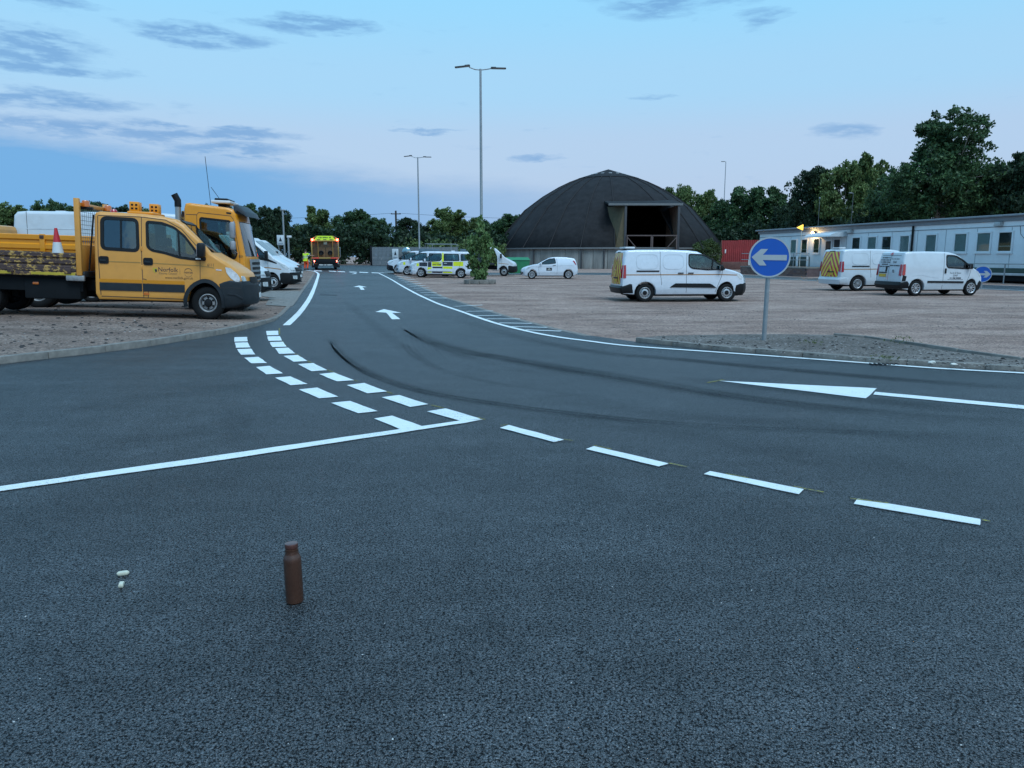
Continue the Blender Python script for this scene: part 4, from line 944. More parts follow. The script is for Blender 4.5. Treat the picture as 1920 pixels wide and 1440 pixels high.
    for k, t in enumerate(('~.60', '~.70', '~.64', '~.44', '~.66')): c.rtext(t, .32, 1.46-.085*k, .065, INK)
    c.rtext('Ford & Slater', -.36, 1.42, .095, INK); c.rtext('DAF', -.36, 1.29, .12, INK); c.rtext('~.56', -.36, 1.16, .07, INK)
    bm = bmesh.new(); lathe(bm, [(.055, 0), (.055, .006), (.035, .006), (.035, 0), (.055, 0)], 20, 'z'); o = obj('maker_emblem', bm, INK, c.root, (c.xat(.95, False)-.012, -.34, .95), (0, R(-90), 0))
    c.text('Ford & Slater', -.80, .88, .095, INK); c.text('DAF', -.80, .78, .11, INK); c.text('~.5', -.80, .685, .075, INK); c.line('lettering_rule', [(-1.15, .63), (-.45, .63)], .014, INK, sides=(-1,))
    c.mirrors(-.22, 1.13, m=BLACKP); bxo('underbody', (xr+.3, .45, -.58, .58, .19, .4), DARK, c.root, .04)
    for x in (0, -wb):
        for y in (-.735, .735): wheel(c.root, x, y, R_, .19, R_*.66, 'trim9')
    c.place(15.25, 30.6, 7, x0=-wb); c.root.scale = (.92, 1, 1)
fiorino()

# --- white hatchback van
def fiesta():
    wb, xr, R_ = 2.49, -3.18, .30; ar = R_+.05
    out = [(xr+.04, .32), (-wb-ar-.04, .22)]+arch(-wb, ar, R_, .22)+arch(0, ar, R_, .22)+[(.50, .2), (.70, .22), (.765, .36), (.77, .52), (.73, .64), (.60, .76), (.30, .87), (-.05, .95), (-.35, .99), (-.80, 1.24), (-1.10, 1.385), (-1.35, 1.45), (-1.75, 1.48), (-2.3, 1.46), (-2.75, 1.40), (-2.95, 1.35), (-3.02, 1.25), (-3.12, 1.0), (-3.16, .85), (-3.20, .6), (xr, .45)]
    c = Car('hatchback', 'small white hatchback with a square black badge on its door', 'car', out, 1.72, .92, 1.48, WHITE, th=.20, xn=-.1, nose=.10, bow=.26, rbow=.10, rn=.06)
    w = [(-.52, 1.0), (-.95, 1.25), (-1.2, 1.35), (-1.55, 1.385), (-1.62, 1.06), (-1.1, 1.01)]
    c.slab('body', out, WHITE, r=lambda x, z: .06 if z > 1 else (.05 if z > .6 else .02), cuts=[([(-.2, .5), (-.3, .9), (-.5, 1.0), (-1.1, 1.3), (-1.8, 1.38), (-1.8, .5)], .72), (rpoly(w, .04), 2), ([(-.38, 1.06), (-.46, .95), (-1.08, 1.28), (-1.0, 1.45)], .60)])
    P = rpoly(w, .05); c.side('side_window', P, GLASSD, off=-.02, th=.004); c.ring('window_seal', P, .04, BLACKP); c.top('windscreen', (-.37, .995), (-1.06, 1.372), .66, .55, GLASSD); c.seats(-1.35, .5, ys=(-.36, .36), h=.55)
    c.line('door_gap', [(-.5, .98), (-.45, .7), (-.5, .3)], .012, SEAM); c.line('door_gap', [(-1.66, 1.40), (-1.74, .95), (-1.70, .3)], .012, SEAM); c.side('door_handle', rpoly([(-1.62, .90), (-1.42, .88), (-1.42, .91), (-1.62, .93)], .01), BLACKP, th=.02)
    c.side('badge_panel', [(-.98, .56), (-1.36, .56), (-1.36, .76), (-.98, .76)], INK, th=.002); c.side('badge_mark', rpoly([(-1.06, .60), (-1.28, .60), (-1.26, .68), (-1.08, .68)], .02), mat('badge_silver', (.3, .31, .28), .4), off=.006, th=.002); c.side('badge_mark', rpoly([(-1.14, .70), (-1.20, .70), (-1.20, .73), (-1.14, .73)], .01), WPLATE, off=.006, th=.002)
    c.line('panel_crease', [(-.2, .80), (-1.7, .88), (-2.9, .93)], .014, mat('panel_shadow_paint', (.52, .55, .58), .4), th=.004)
    c.side('tail_lamp', rpoly([(-3.0, 1.0), (-2.78, 1.22), (-2.92, 1.24), (-3.08, 1.02), (-3.12, .92)], .03), REDL, off=-.004, th=.02); c.side('headlamp', rpoly([(.62, .66), (.50, .77), (.10, .86), (.30, .74), (.50, .64)], .03), LENS, off=-.006, th=.016)
    for sg in (-1, 1): c.front('headlamp', rpoly([(sg*.55, .66), (sg*.78, .64), (sg*.8, .74), (sg*.6, .72)], .02), LENS, off=.006); c.front('fog_lamp_recess', rpoly([(sg*.5, .34), (sg*.72, .36), (sg*.70, .46), (sg*.5, .44)], .02), BLACKP)
    c.front('grille', [(-.45, .28), (.45, .28), (.4, .5), (-.4, .5)], BLACKP); c.rear('number_plate', [(-.26, .62), (.26, .62), (.26, .73), (-.26, .73)], YPLATE)
    c.mirrors(-.62, 1.02, .10, .14, .1, m=WHITE); bxo('underbody', (xr+.3, .45, -.56, .56, .17, .36), DARK, c.root, .04)
    for x in (0, -wb):
        for y in (-.75, .75): wheel(c.root, x, y, R_, .19, R_*.68, 'trim12')
    c.place(1.36, 53.8, 180, wb=wb)
fiesta()

# --- long-nosed cab used by the tipper and the tall vans
YOLD = mat('faded_yellow_paint', (.66, .285, .050), .40, var=.07, vs=1.5, coat=.15, dirt=.25); AMB = mat('amber_yellow_paint', (.74, .265, .005), .35, var=.06, coat=.3, dirt=.08)
RUST = mat('rusty_yellow_steel', (.060, .034, .030), .8, var=.3, vs=10, bump=.5, bs=30, col2=(.42, .25, .07), c2at=(.515, .565), stretch=(.9, 1, 1.4))
ORANGE_BAND = mat('orange_band_film', (.60, .22, .004), .4, var=.05)
def cab_arch(R_=.375): return arch(0, R_+.085, R_, .40)
cab_nose = [(.50, .27), (.75, .30), (1.03, .38), (1.06, .54), (1.03, .70), (1.0, .86), (.975, .98), (.93, 1.06), (.80, 1.15), (.54, 1.30), (.15, 1.48)]
def daily_truck():
    R_ = .375
    out = [(-2.42, .52), (-2.36, .40)]+cab_arch()+cab_nose+[(-.50, 2.09), (-.68, 2.19), (-1.0, 2.245), (-1.41, 2.27), (-2.30, 2.28), (-2.40, 2.25), (-2.43, 2.15)]
    c = Car('crew_cab_tipper', 'faded yellow crew-cab tipper truck with rusty bed, numbered 6111', 'truck', out, 2.0, 1.30, 2.28, YOLD, th=.10, xn=-.2, nose=.09, bow=.26, xr=-2.43, rbow=0, rn=0)
    c.xr = c.xmin
    wr = [(-2.25, 2.14), (-2.25, 1.50), (-1.50, 1.48), (-1.52, 2.13)]
    wf = [(-1.30, 2.10), (-.98, 2.085), (-.72, 2.0), (-.50, 1.83), (-.30, 1.58), (-.20, 1.44), (-.22, 1.335), (-.60, 1.37), (-.92, 1.455), (-1.20, 1.50), (-1.29, 1.57)]
    c.slab('cab_body', out, YOLD, r=lambda x, z: .085 if z > 1.5 else (.06 if z > .8 else .02), cuts=[([(-.05, .6), (-.05, 1.38), (-.2, 1.5), (-.6, 2.08), (-1.0, 2.16), (-2.35, 2.2), (-2.35, .6)], .90), (rpoly(wr, .09), 3), (rpoly(wf, .05), 3), ([(.10, 1.60), (0.0, 1.46), (-.56, 1.98), (-.44, 2.16)], .80)])
    P = rpoly(wr, .10); c.side('rear_door_window', P, glass_mat('misty_glass', (.35, .42, .42), .14), off=-.025, th=.004); c.ring('window_seal', P, .07, BLACKP); c.line('window_bar', [(-1.86, 1.52), (-1.86, 2.12)], .035, BLACKP, off=-.012, th=.01)
    P = rpoly(wf, .05); c.side('front_door_window', P, GLASS, off=-.025, th=.004); c.ring('window_seal', P, .055, BLACKP); c.line('window_bar', [(-.60, 1.38), (-.63, 1.93)], .04, BLACKP, off=-.012, th=.01)
    c.top('windscreen', (.13, 1.50), (-.50, 2.095), .84, .76, GLASSD); c.top('wiper', (.10, 1.56), (-.05, 1.70), .02, .02, BLACKP, off=.02)
    c.top('windscreen_trim', (-.50, 2.095), (-.62, 2.165), .80, .80, BLACKP, off=.006, th=.02)
    c.seats(-1.05, .95, ys=(-.5, .1, .55), h=.62); c.seats(-1.98, .95, ys=(-.5, 0, .5), h=.55); c.steering(-.42, -.48, 1.38, 50)
    c.slab('dashboard', [(-.1, .9), (-.1, 1.40), (-.40, 1.42), (-.5, 1.1)], DARK, W=1.7, r=.03)
    # doors
    for pts in ([(-2.34, 2.18), (-2.34, 1.3), (-2.31, .5)], [(-1.42, 2.20), (-1.42, 1.2), (-1.40, .46)], [(-.14, 1.34), (-.145, .88)], [(-2.34, 2.19), (-1.42, 2.20), (-.9, 2.16), (-.55, 1.98), (-.2, 1.6)], [(-2.3, .47), (-.47, .45)]): c.line('door_gap', pts, .014, SEAM)
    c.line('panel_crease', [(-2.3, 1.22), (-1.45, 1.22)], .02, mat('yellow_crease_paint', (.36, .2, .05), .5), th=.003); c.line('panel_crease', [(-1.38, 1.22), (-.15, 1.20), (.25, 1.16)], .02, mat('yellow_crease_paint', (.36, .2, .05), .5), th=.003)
    for x in (-2.30, -1.36): 
        c.side('door_handle', rpoly([(x-.03, 1.17), (x+.18, 1.17), (x+.18, 1.33), (x-.03, 1.33)], .05), BLACKP, th=.012); c.side('handle_grip', rpoly([(x, 1.23), (x+.12, 1.22), (x+.12, 1.255), (x, 1.265)], .012), GREYP, off=.016, th=.015)
    for z in (1.12, 1.52): bxo('door_hinge', (-1.435, -1.41, -1.012, -.985, z-.05, z+.05), YOLD, c.root, .004)
    c.line('step_gap', [(-1.30, .46), (-1.30, .80), (-1.34, .86), (-1.40, .87)], .014, SEAM)
    for x0, x1 in ((-2.33, -1.43), (-1.41, -.50)):
        c.side('orange_band', [(x0, .775), (x1, .775), (x1, .845), (x0, .845)], ORANGE_BAND, th=.003); c.side('grey_band', [(x0, .60), (x1, .60), (x1, .765), (x0, .765)], GREYP, th=.012)
    c.side('side_marker', rpoly([(-1.40, .52), (-1.28, .52), (-1.28, .57), (-1.40, .57)], .01), AMBL, th=.012)
    # arch trim and bumper
    ao = [(.54*math.cos(a), .375+.54*math.sin(a)) for a in [math.pi*k/16 for k in range(-1, 18)]]; ai = [(.455*math.cos(a), .375+.455*math.sin(a)) for a in [math.pi*k/16 for k in range(-1, 18)]]
    c.side('arch_trim', ao+ai[::-1], GREYP, off=-.01, th=.045)
    c.slab('front_bumper', [(.46, .26), (.72, .27), (.90, .31), (1.06, .36), (1.095, .45), (1.09, .55), (1.075, .68), (1.06, .80), (1.02, .885), (.70, .915), (.50, .87), (.36, .82), (.42, .62)], GREYP, W=2.03, r=.05)
    c.line('bumper_gap', [(.42, .72), (.75, .735), (1.0, .725)], .016, SEAM, off=.018); c.line('bumper_lip', [(.62, .60), (.85, .585), (1.06, .50)], .03, GREYP, off=.016, th=.02)
    lp = [(.56, 1.19), (.70, 1.17), (.90, 1.04), (.975, .93), (.955, .87), (.84, .875), (.72, .94), (.60, 1.06)]
    c.side('headlamp', rpoly(lp, .03), LENS, off=-.012, th=.022)
    for sg in (-1, 1): c.front('headlamp', rpoly([(sg*.80, .89), (sg*.97, .88), (sg*.97, 1.0), (sg*.86, 1.0)], .03), LENS, off=.006, th=.015)
    c.front('grille', rpoly([(-.6, .76), (.6, .76), (.66, .98), (-.66, .98)], .04), BLACKP, off=.03); c.front('number_plate', [(-.26, .5), (.26, .5), (.26, .61), (-.26, .61)], WPLATE, off=.06)
    # mirrors, lettering
    for sg in (-1, 1):
        bm = bmesh.new(); y0, y1 = sorted((sg*.98, sg*1.24)); box(bm, -.19, -.02, y0, y1, 1.38, 1.70, .05); y0, y1 = sorted((sg*.9, sg*1.06)); box(bm, -.26, -.02, y0, y1, 1.31, 1.40, .03); o = obj('door_mirror', bm, BLACKP, c.root)
        y0, y1 = sorted((sg*1.02, sg*1.2)); bxo('mirror_glass', (-.195, -.189, y0, y1, 1.42, 1.66), CHROME, o, 0)
    c.side('mirror_sticker', [(-.24, 1.335), (-.10, 1.335), (-.10, 1.365), (-.24, 1.365)], WPLATE, off=.065, th=.002, sides=(-1,))
    GOLD = mat('crest_gold', (.5, .34, .03), .5)
    for sd in (-1, 1):
        c.text('Norfolk', -.86, 1.085, .135, INK, side=sd); c.text('County Council', -.86, 1.005, .062, mat('grey_ink', (.16, .10, .05), .6), side=sd); c.text('norse', -.415, 1.045, .085, INK, side=sd); c.text('www.norfolk.gov.uk', -.62, .915, .075, mat('brown_ink', (.12, .065, .02), .6), side=sd); c.text('6111', .16, 1.22, .10, INK, side=sd)
    c.side('crest', rpoly([(-1.19, 1.12), (-1.09, 1.12), (-1.09, 1.05), (-1.14, 1.0), (-1.19, 1.05)], .01), GOLD, th=.002, off=.001); c.side('crest_mark', rpoly([(-1.15, 1.09), (-1.10, 1.09), (-1.10, 1.04), (-1.13, 1.02)], .01), INK, th=.002, off=.0035)
    c.line('logo_rule', [(-.60, 1.12), (-.60, .99)], .006, mat('grey_ink', (.16, .10, .05), .6)); c.line('logo_arc', [(-.415+.085*math.cos(a), 1.045+.085*math.sin(a)) for a in [R(20+14*k) for k in range(11)]], .01, INK); c.line('logo_arc', [(-.415+.085*math.cos(a), 1.03+.085*math.sin(a)) for a in [R(200+14*k) for k in range(11)]], .006, mat('grey_ink', (.16, .10, .05), .6))
    c.side('maker_badge', [(.30, 1.11), (.46, 1.10), (.46, 1.13), (.30, 1.14)], CHROME, th=.004)
    # roof lamps
    for x, z, y in ((-1.78, 2.28, -.2), (-1.42, 2.27, .15)):
        bm = bmesh.new(); box(bm, x-.03, x+.18, y-.15, y+.15, z+.05, z+.27, .012); o = obj('warning_lamp_box', bm, AMB, c.root)
        for a in range(2):
            for q in range(2): bxo('lamp_vent', (x+.01+.09*q, x+.06+.09*q, y-.156, y-.145, z+.10+.08*a, z+.14+.08*a), DARK, o, 0)
    bxo('lamp_bar', (-1.80, -1.22, -.6, .6, 2.27, 2.33), AMB, c.root, .02)
    bm = bmesh.new(); lathe(bm, [(.075, 0), (.075, .05), (.05, .09), (0, .10)], 18); obj('red_beacon', bm, REDL, c.root, (-2.16, -.3, 2.27))
    # bed
    bed = bxo('bed_floor', (-6.35, -2.62, -1.05, 1.05, .86, .98), GREYP, c.root, .01)
    for sg in (-1, 1):
        y = sg*1.07
        bm = bmesh.new(); prof = [(a_, .98+(b_-.98)*.80) for a_, b_ in ((0, .98), (.045, .98), (.045, 1.10), (.02, 1.13), (.02, 1.155), (.045, 1.18), (.045, 1.27), (.015, 1.30), (.015, 1.325), (.045, 1.35), (.045, 1.44), (.03, 1.455), (0, 1.455))]
        ra = [bm.verts.new((-6.35, y+sg*a, b_)) for a, b_ in prof]; rb = [bm.verts.new((-2.78, y+sg*a, b_)) for a, b_ in prof]; n = len(prof)
        for i in range(n): bm.faces.new((ra[i], ra[(i+1) % n], rb[(i+1) % n], rb[i]))
        bm.faces.new(ra); bm.faces.new(rb[::-1]); bmesh.ops.recalc_face_normals(bm, faces=bm.faces); o = obj('drop_side', bm, RUST, c.root, smooth=20); o['label'] = 'rusty yellow drop side'
        for x in (-2.95, -4.1, -5.3): bxo('side_latch', (x-.07, x+.07, *sorted((y+sg*.04, y+sg*.07)), .93, 1.05), RUST, o, .01)
        bm = bmesh.new(); box(bm, -2.77, -2.66, *sorted((y-sg*.06, y+sg*.06)), .90, 2.52, .01); obj('headboard_post', bm, YOLD, c.root)
        bxo('bed_rail', (-6.35, -2.66, *sorted((y-sg*.02, y+sg*.04)), .88, .965), RUST, c.root, .008)
        for x in (-3.2, -4.5): bxo('reflector_strip', (x-.5, x+.4, *sorted((y+sg*.042, y+sg*.046)), .895, .95), mat('yellow_reflector', (.45, .33, .03), .4), c.root, 0)
        bxo('post_foot', (-3.0, -2.62, *sorted((y-sg*.05, y+sg*.05)), .78, .90), DULLST, c.root, .02)
    bxo('headboard', (-2.75, -2.69, -1.0, 1.0, .98, 1.55), YOLD, c.root, .01); bxo('headboard_top', (-2.76, -2.67, -1.02, 1.02, 2.36, 2.44), YOLD, c.root, .01)
    for z in np.arange(1.62, 2.36, .09): tubeo('grille_bar', [(-2.71, -1.0, z), (-2.71, 1.0, z)], .005, GALV, c.root, 6)
    for y in np.arange(-.9, .95, .15): tubeo('grille_bar', [(-2.712, y, 1.55), (-2.712, y, 2.36)], .005, GALV, c.root, 6)
    for y in (-.85, .85): bm = bmesh.new(); lathe(bm, [(.085, 0), (.085, .10), (.07, .13), (0, .14)], 18); obj('amber_beacon', bm, AMBL, c.root, (-2.60, y, 2.36)); bxo('beacon_bracket', (-2.70, -2.45, y-.06, y+.06, 2.30, 2.36), BLACKP, c.root, .01)
    for y in (-.8, .8): tubeo('mudguard_strut', [(-2.6, y, 1.0), (-2.46, y, 2.2)], .02, BLACKP, c.root)
    # chassis
    for y in (-.38, .38): bxo('chassis_rail', (-6.2, .3, y-.05, y+.05, .55, .80), DARK, c.root, .01)
    bxo('side_locker', (-3.9, -2.75, -.98, -.5, .38, .82), DARK, c.root, .03); bxo('fuel_tank', (-3.7, -2.7, .45, .95, .36, .8), DARK, c.root, .05); bxo('engine_tray', (-.5, .8, -.7, .7, .22, .6), DARK, c.root, .05); bxo('cab_underside', (-2.4, -.5, -.8, .8, .36, .6), DARK, c.root, .03)
    bxo('chassis_lamp', (-3.72, -3.60, -1.0, -.96, .68, .73), AMBL, c.root, .005); bxo('mudflap', (-5.65, -5.6, -1.0, -.55, .28, .85), BLACKP, c.root, .004); bxo('bed_skirt', (-4.9, -2.7, -.96, -.9, .55, .88), DARK, c.root, .01)
    wheel(c.root, 0, -.86, R_, .225, .205, 'truck'); wheel(c.root, 0, .86, R_, .225, .205, 'truck')
    for y in (-.90, -.66, .66, .90): wheel(c.root, -4.75, y, R_, .20, .205, 'truck_rear')
    c.place(-7.05, 18.25, 13, hf=lot_z, wb=4.12); c.root.scale = (.94, 1, 1)
    return c
truck = daily_truck()
# traffic cone standing in the bed
def cone(parent_loc):
    t = thing('traffic_cone', 'red and white traffic cone standing in the rusty bed of the yellow tipper', 'cone', parent_loc)
    bm = bmesh.new(); lathe(bm, [(.16, .03), (.028, .75), (.022, .75), (.0, .74)], 24); obj('cone_body', bm, mat('cone_red', (.50, .02, .03), .5), t, smooth=40)
    bm = bmesh.new(); f = lambda z: .16+(.028-.16)*(z-.03)/.72+.003; lathe(bm, [(f(.16), .16), (f(.50), .50), (f(.50)-.004, .50), (f(.16)-.004, .16), (f(.16), .16)], 24); obj('reflective_sleeve', bm, mat('white_sleeve', (.62, .64, .65), .4, bump=.3, bs=90), t, smooth=40)
    bxo('cone_base', (-.2, .2, -.2, .2, 0, .035), RUBBER, t, .01); return t
M = Euler(truck.root.rotation_euler).to_matrix().to_4x4(); M.translation = truck.root.location
cone(M @ Vector((-3.05, -.72, .985))).scale = (1.0, 1.0, 1.2)

# --- heavy tipper with amber cab
def heavy():
    R_ = .42
    out = [(-1.10, .70), (-.62, .62)]+arch(0, .56, R_, .60)+[(.62, .42), (.80, .36), (.93, .42), (.95, .62), (.95, 1.05), (.92, 1.42), (.66, 2.30), (.58, 2.56), (.50, 2.66), (.30, 2.71), (-.95, 2.80), (-1.07, 2.78), (-1.12, 2.65)]
    c = Car('heavy_tipper', 'bright amber heavy truck cab with upright exhaust and sun visor, beyond the faded tipper', 'truck', out, 2.15, 1.5, 2.75, AMB, th=.05, xn=.3, nose=.05, bow=.16, rbow=0, rn=0); c.xr = c.xmin; c.xs = .8
    w = [(-.62, 2.42), (.36, 2.36), (.47, 2.2), (.62, 1.52), (.56, 1.42), (.30, 1.40), (.05, 1.52), (-.45, 1.82), (-.60, 1.98)]
    c.slab('cab_body', out, AMB, r=lambda x, z: .07 if z > 1.2 else .04, cuts=[([(.7, .8), (.75, 1.45), (.45, 2.58), (-1.0, 2.68), (-1.0, .8)], .98), (rpoly(w, .06), 3), ([(1.0, 1.60), (.75, 1.52), (.52, 2.32), (.75, 2.42)], .92)])
    P = rpoly(w, .06); c.side('door_window', P, GLASS, off=-.02, th=.004); c.ring('window_seal', P, .05, BLACKP)
    c.top('windscreen', (.905, 1.47), (.645, 2.35), .97, .92, GLASSD)
    c.line('door_gap', [(-.72, .75), (-.72, 2.50), (-.66, 2.56), (.40, 2.50), (.50, 2.42), (.74, 1.5), (.74, .8)], .014, SEAM); c.line('panel_crease', [(-1.05, 2.50), (-.72, 2.50)], .014, SEAM)
    c.slab('sun_visor', [(.52, 2.52), (.46, 2.78), (.62, 2.80), (.92, 2.62), (.99, 2.50), (.94, 2.50), (.80, 2.60), (.62, 2.62)], mat('smoked_visor', (.03, .036, .042), .5, spec=.3), W=2.06, r=.04)
    c.slab('front_bumper', [(.62, .36), (.80, .32), (.96, .36), (.985, .60), (.97, .78), (.66, .80)], GREYP, W=2.18, r=.05)
    c.front('grille_panel', rpoly([(-.72, .82), (.72, .82), (.78, 1.40), (-.78, 1.40)], .05), mat('grey_grille_panel', (.25, .27, .28), .4), off=.01, th=.02)
    for k in range(4): c.front('grille_slot', rpoly([(-.66, .86+.13*k), (.66, .86+.13*k), (.66, .93+.13*k), (-.66, .93+.13*k)], .02), BLACKP, off=.032)
    for k in range(3): c.front('bumper_slot', [(-.5, .42+.12*k), (.5, .42+.12*k), (.5, .48+.12*k), (-.5, .48+.12*k)], CHROME if k != 1 else BLACKP, off=.03)
    for sg in (-1, 1): c.front('headlamp', rpoly([(sg*.62, .50), (sg*.98, .52), (sg*.98, .74), (sg*.62, .72)], .03), LENS, off=.03, th=.012)
    c.side('corner_lamp', rpoly([(.78, .55), (.93, .55), (.93, .74), (.78, .74)], .03), LENS, off=.02, th=.01); c.side('corner_panel', rpoly([(.76, .84), (.90, .84), (.90, 1.30), (.80, 1.38), (.76, 1.36)], .03), AMB, off=.004, th=.02)
    for sd in (-1, 1): c.text('8204', .79, 1.46, .09, INK, side=sd); c.text('~.3', .52, 1.24, .05, INK, side=sd)
    c.side('roof_marker', rpoly([(.22, 2.56), (.42, 2.55), (.42, 2.59), (.22, 2.60)], .015), BLACKP, off=-.01, th=.02)
    for sg in (-1, 1):
        y = sg*1.26; bm = bmesh.new(); tube(bm, [(.54, sg*1.04, 2.36), (.56, y, 2.34), (.56, y, 1.6), (.6, sg*1.05, 1.55)], .018, 6); box(bm, .48, .60, y-.10, y+.10, 1.92, 2.34, .04); box(bm, .48, .60, y-.10, y+.10, 1.62, 1.86, .04); o = obj('door_mirror', bm, mat('mirror_shell', (.28, .29, .31), .35, var=.3), c.root)
        for z0, z1 in ((1.95, 2.31), (1.64, 1.84)): bxo('mirror_glass', (.475, .481, y-.08, y+.08, z0, z1), CHROME, o, 0)
    tubeo('exhaust_stack', [(-.92, -.72, .9), (-.92, -.72, 2.70)], .075, mat('stainless_pipe', (.36, .37, .36), .4, metal=.6), c.root, 14); tubeo('exhaust_tip', [(-.92, -.72, 2.70), (-.92, -.72, 2.86), (-1.0, -.74, 3.02)], .085, BLACKP, c.root, 14); tubeo('air_intake', [(-.84, -.5, 1.0), (-.84, -.5, 2.45), (-.82, -.52, 2.6)], .06, RUST, c.root, 12)
    lb = bxo('roof_light_bar', (-.12, .38, -.62, .62, 2.84, 2.92), lightbar, c.root, .03); bxo('bar_lens', (-.05, .29, -.5, .5, 2.92, 2.98), BLACKP, lb, .02); bxo('bar_foot', (.0, .2, -.3, .3, 2.70, 2.85), BLACKP, lb, .01)
    tubeo('aerial', [(-.35, .5, 2.78), (-.47, .5, 4.15)], .008, BLACKP, c.root, 5); tubeo('aerial', [(.16, .1, 2.72), (-.25, .1, 3.3)], .008, BLACKP, c.root, 5)
    c.seats(-.55, 1.25, ys=(-.6, .6), h=.75); c.steering(.35, -.6, 1.65, 60); c.slab('dashboard', [(.35, 1.0), (.72, 1.0), (.78, 1.40), (.40, 1.46)], DARK, W=1.9, r=.03)
    # body
    fl = bxo('tipper_floor', (-6.6, -1.62, -1.2, 1.2, 1.14, 1.28), AMB, c.root, .01)
    for sg in (-1, 1):
        y = sg*1.22; bm = bmesh.new(); prof = [(0, 1.28), (.05, 1.28), (.05, 1.42), (.018, 1.46), (.018, 1.56), (.05, 1.60), (.05, 1.74), (.018, 1.78), (.018, 1.88), (.05, 1.92), (.05, 2.06), (.03, 2.08), (0, 2.08)]; prof = [(a_, 1.28+(b_-1.28)*.72) for a_, b_ in prof]
        for x0, x1 in ((-6.6, -4.10), (-3.98, -1.74)):
            ra = [bm.verts.new((x0, y+sg*a, b_)) for a, b_ in prof]; rb = [bm.verts.new((x1, y+sg*a, b_)) for a, b_ in prof]; n = len(prof)
            for i in range(n): bm.faces.new((ra[i], ra[(i+1) % n], rb[(i+1) % n], rb[i]))
            bm.faces.new(ra); bm.faces.new(rb[::-1])
        bmesh.ops.recalc_face_normals(bm, faces=bm.faces); obj('drop_side', bm, AMB, c.root, smooth=20)
        for x in (-6.58, -4.04, -1.68): bxo('body_post', (x-.06, x+.06, *sorted((y-sg*.02, y+sg*.07)), 1.2, 1.87), AMB, c.root, .01); bxo('latch', (x-.05, x+.05, *sorted((y+sg*.07, y+sg*.09)), 1.76, 1.84), RUST, c.root, .005)
    bxo('tipper_headboard', (-1.70, -1.62, -1.2, 1.2, 1.2, 2.0), AMB, c.root, .01)
    for y in (-.42, .42): bxo('chassis_rail', (-6.4, .4, y-.05, y+.05, .68, .95), DARK, c.root, .01)
    bxo('under_locker', (-3.6, -1.3, -1.05, -.5, .5, 1.05), DARK, c.root, .03); bxo('engine_tray', (-1.0, .8, -.75, .75, .35, .75), DARK, c.root, .05)
    for y in (-.94, .94): wheel(c.root, 0, y, R_, .25, .245, 'truck')
    for y in (-.98, -.70, .70, .98): wheel(c.root, -4.3, y, R_, .24, .245, 'truck')
    c.place(-8.05, 21.5, 9, hf=lot_z, wb=4.3)
heavy()

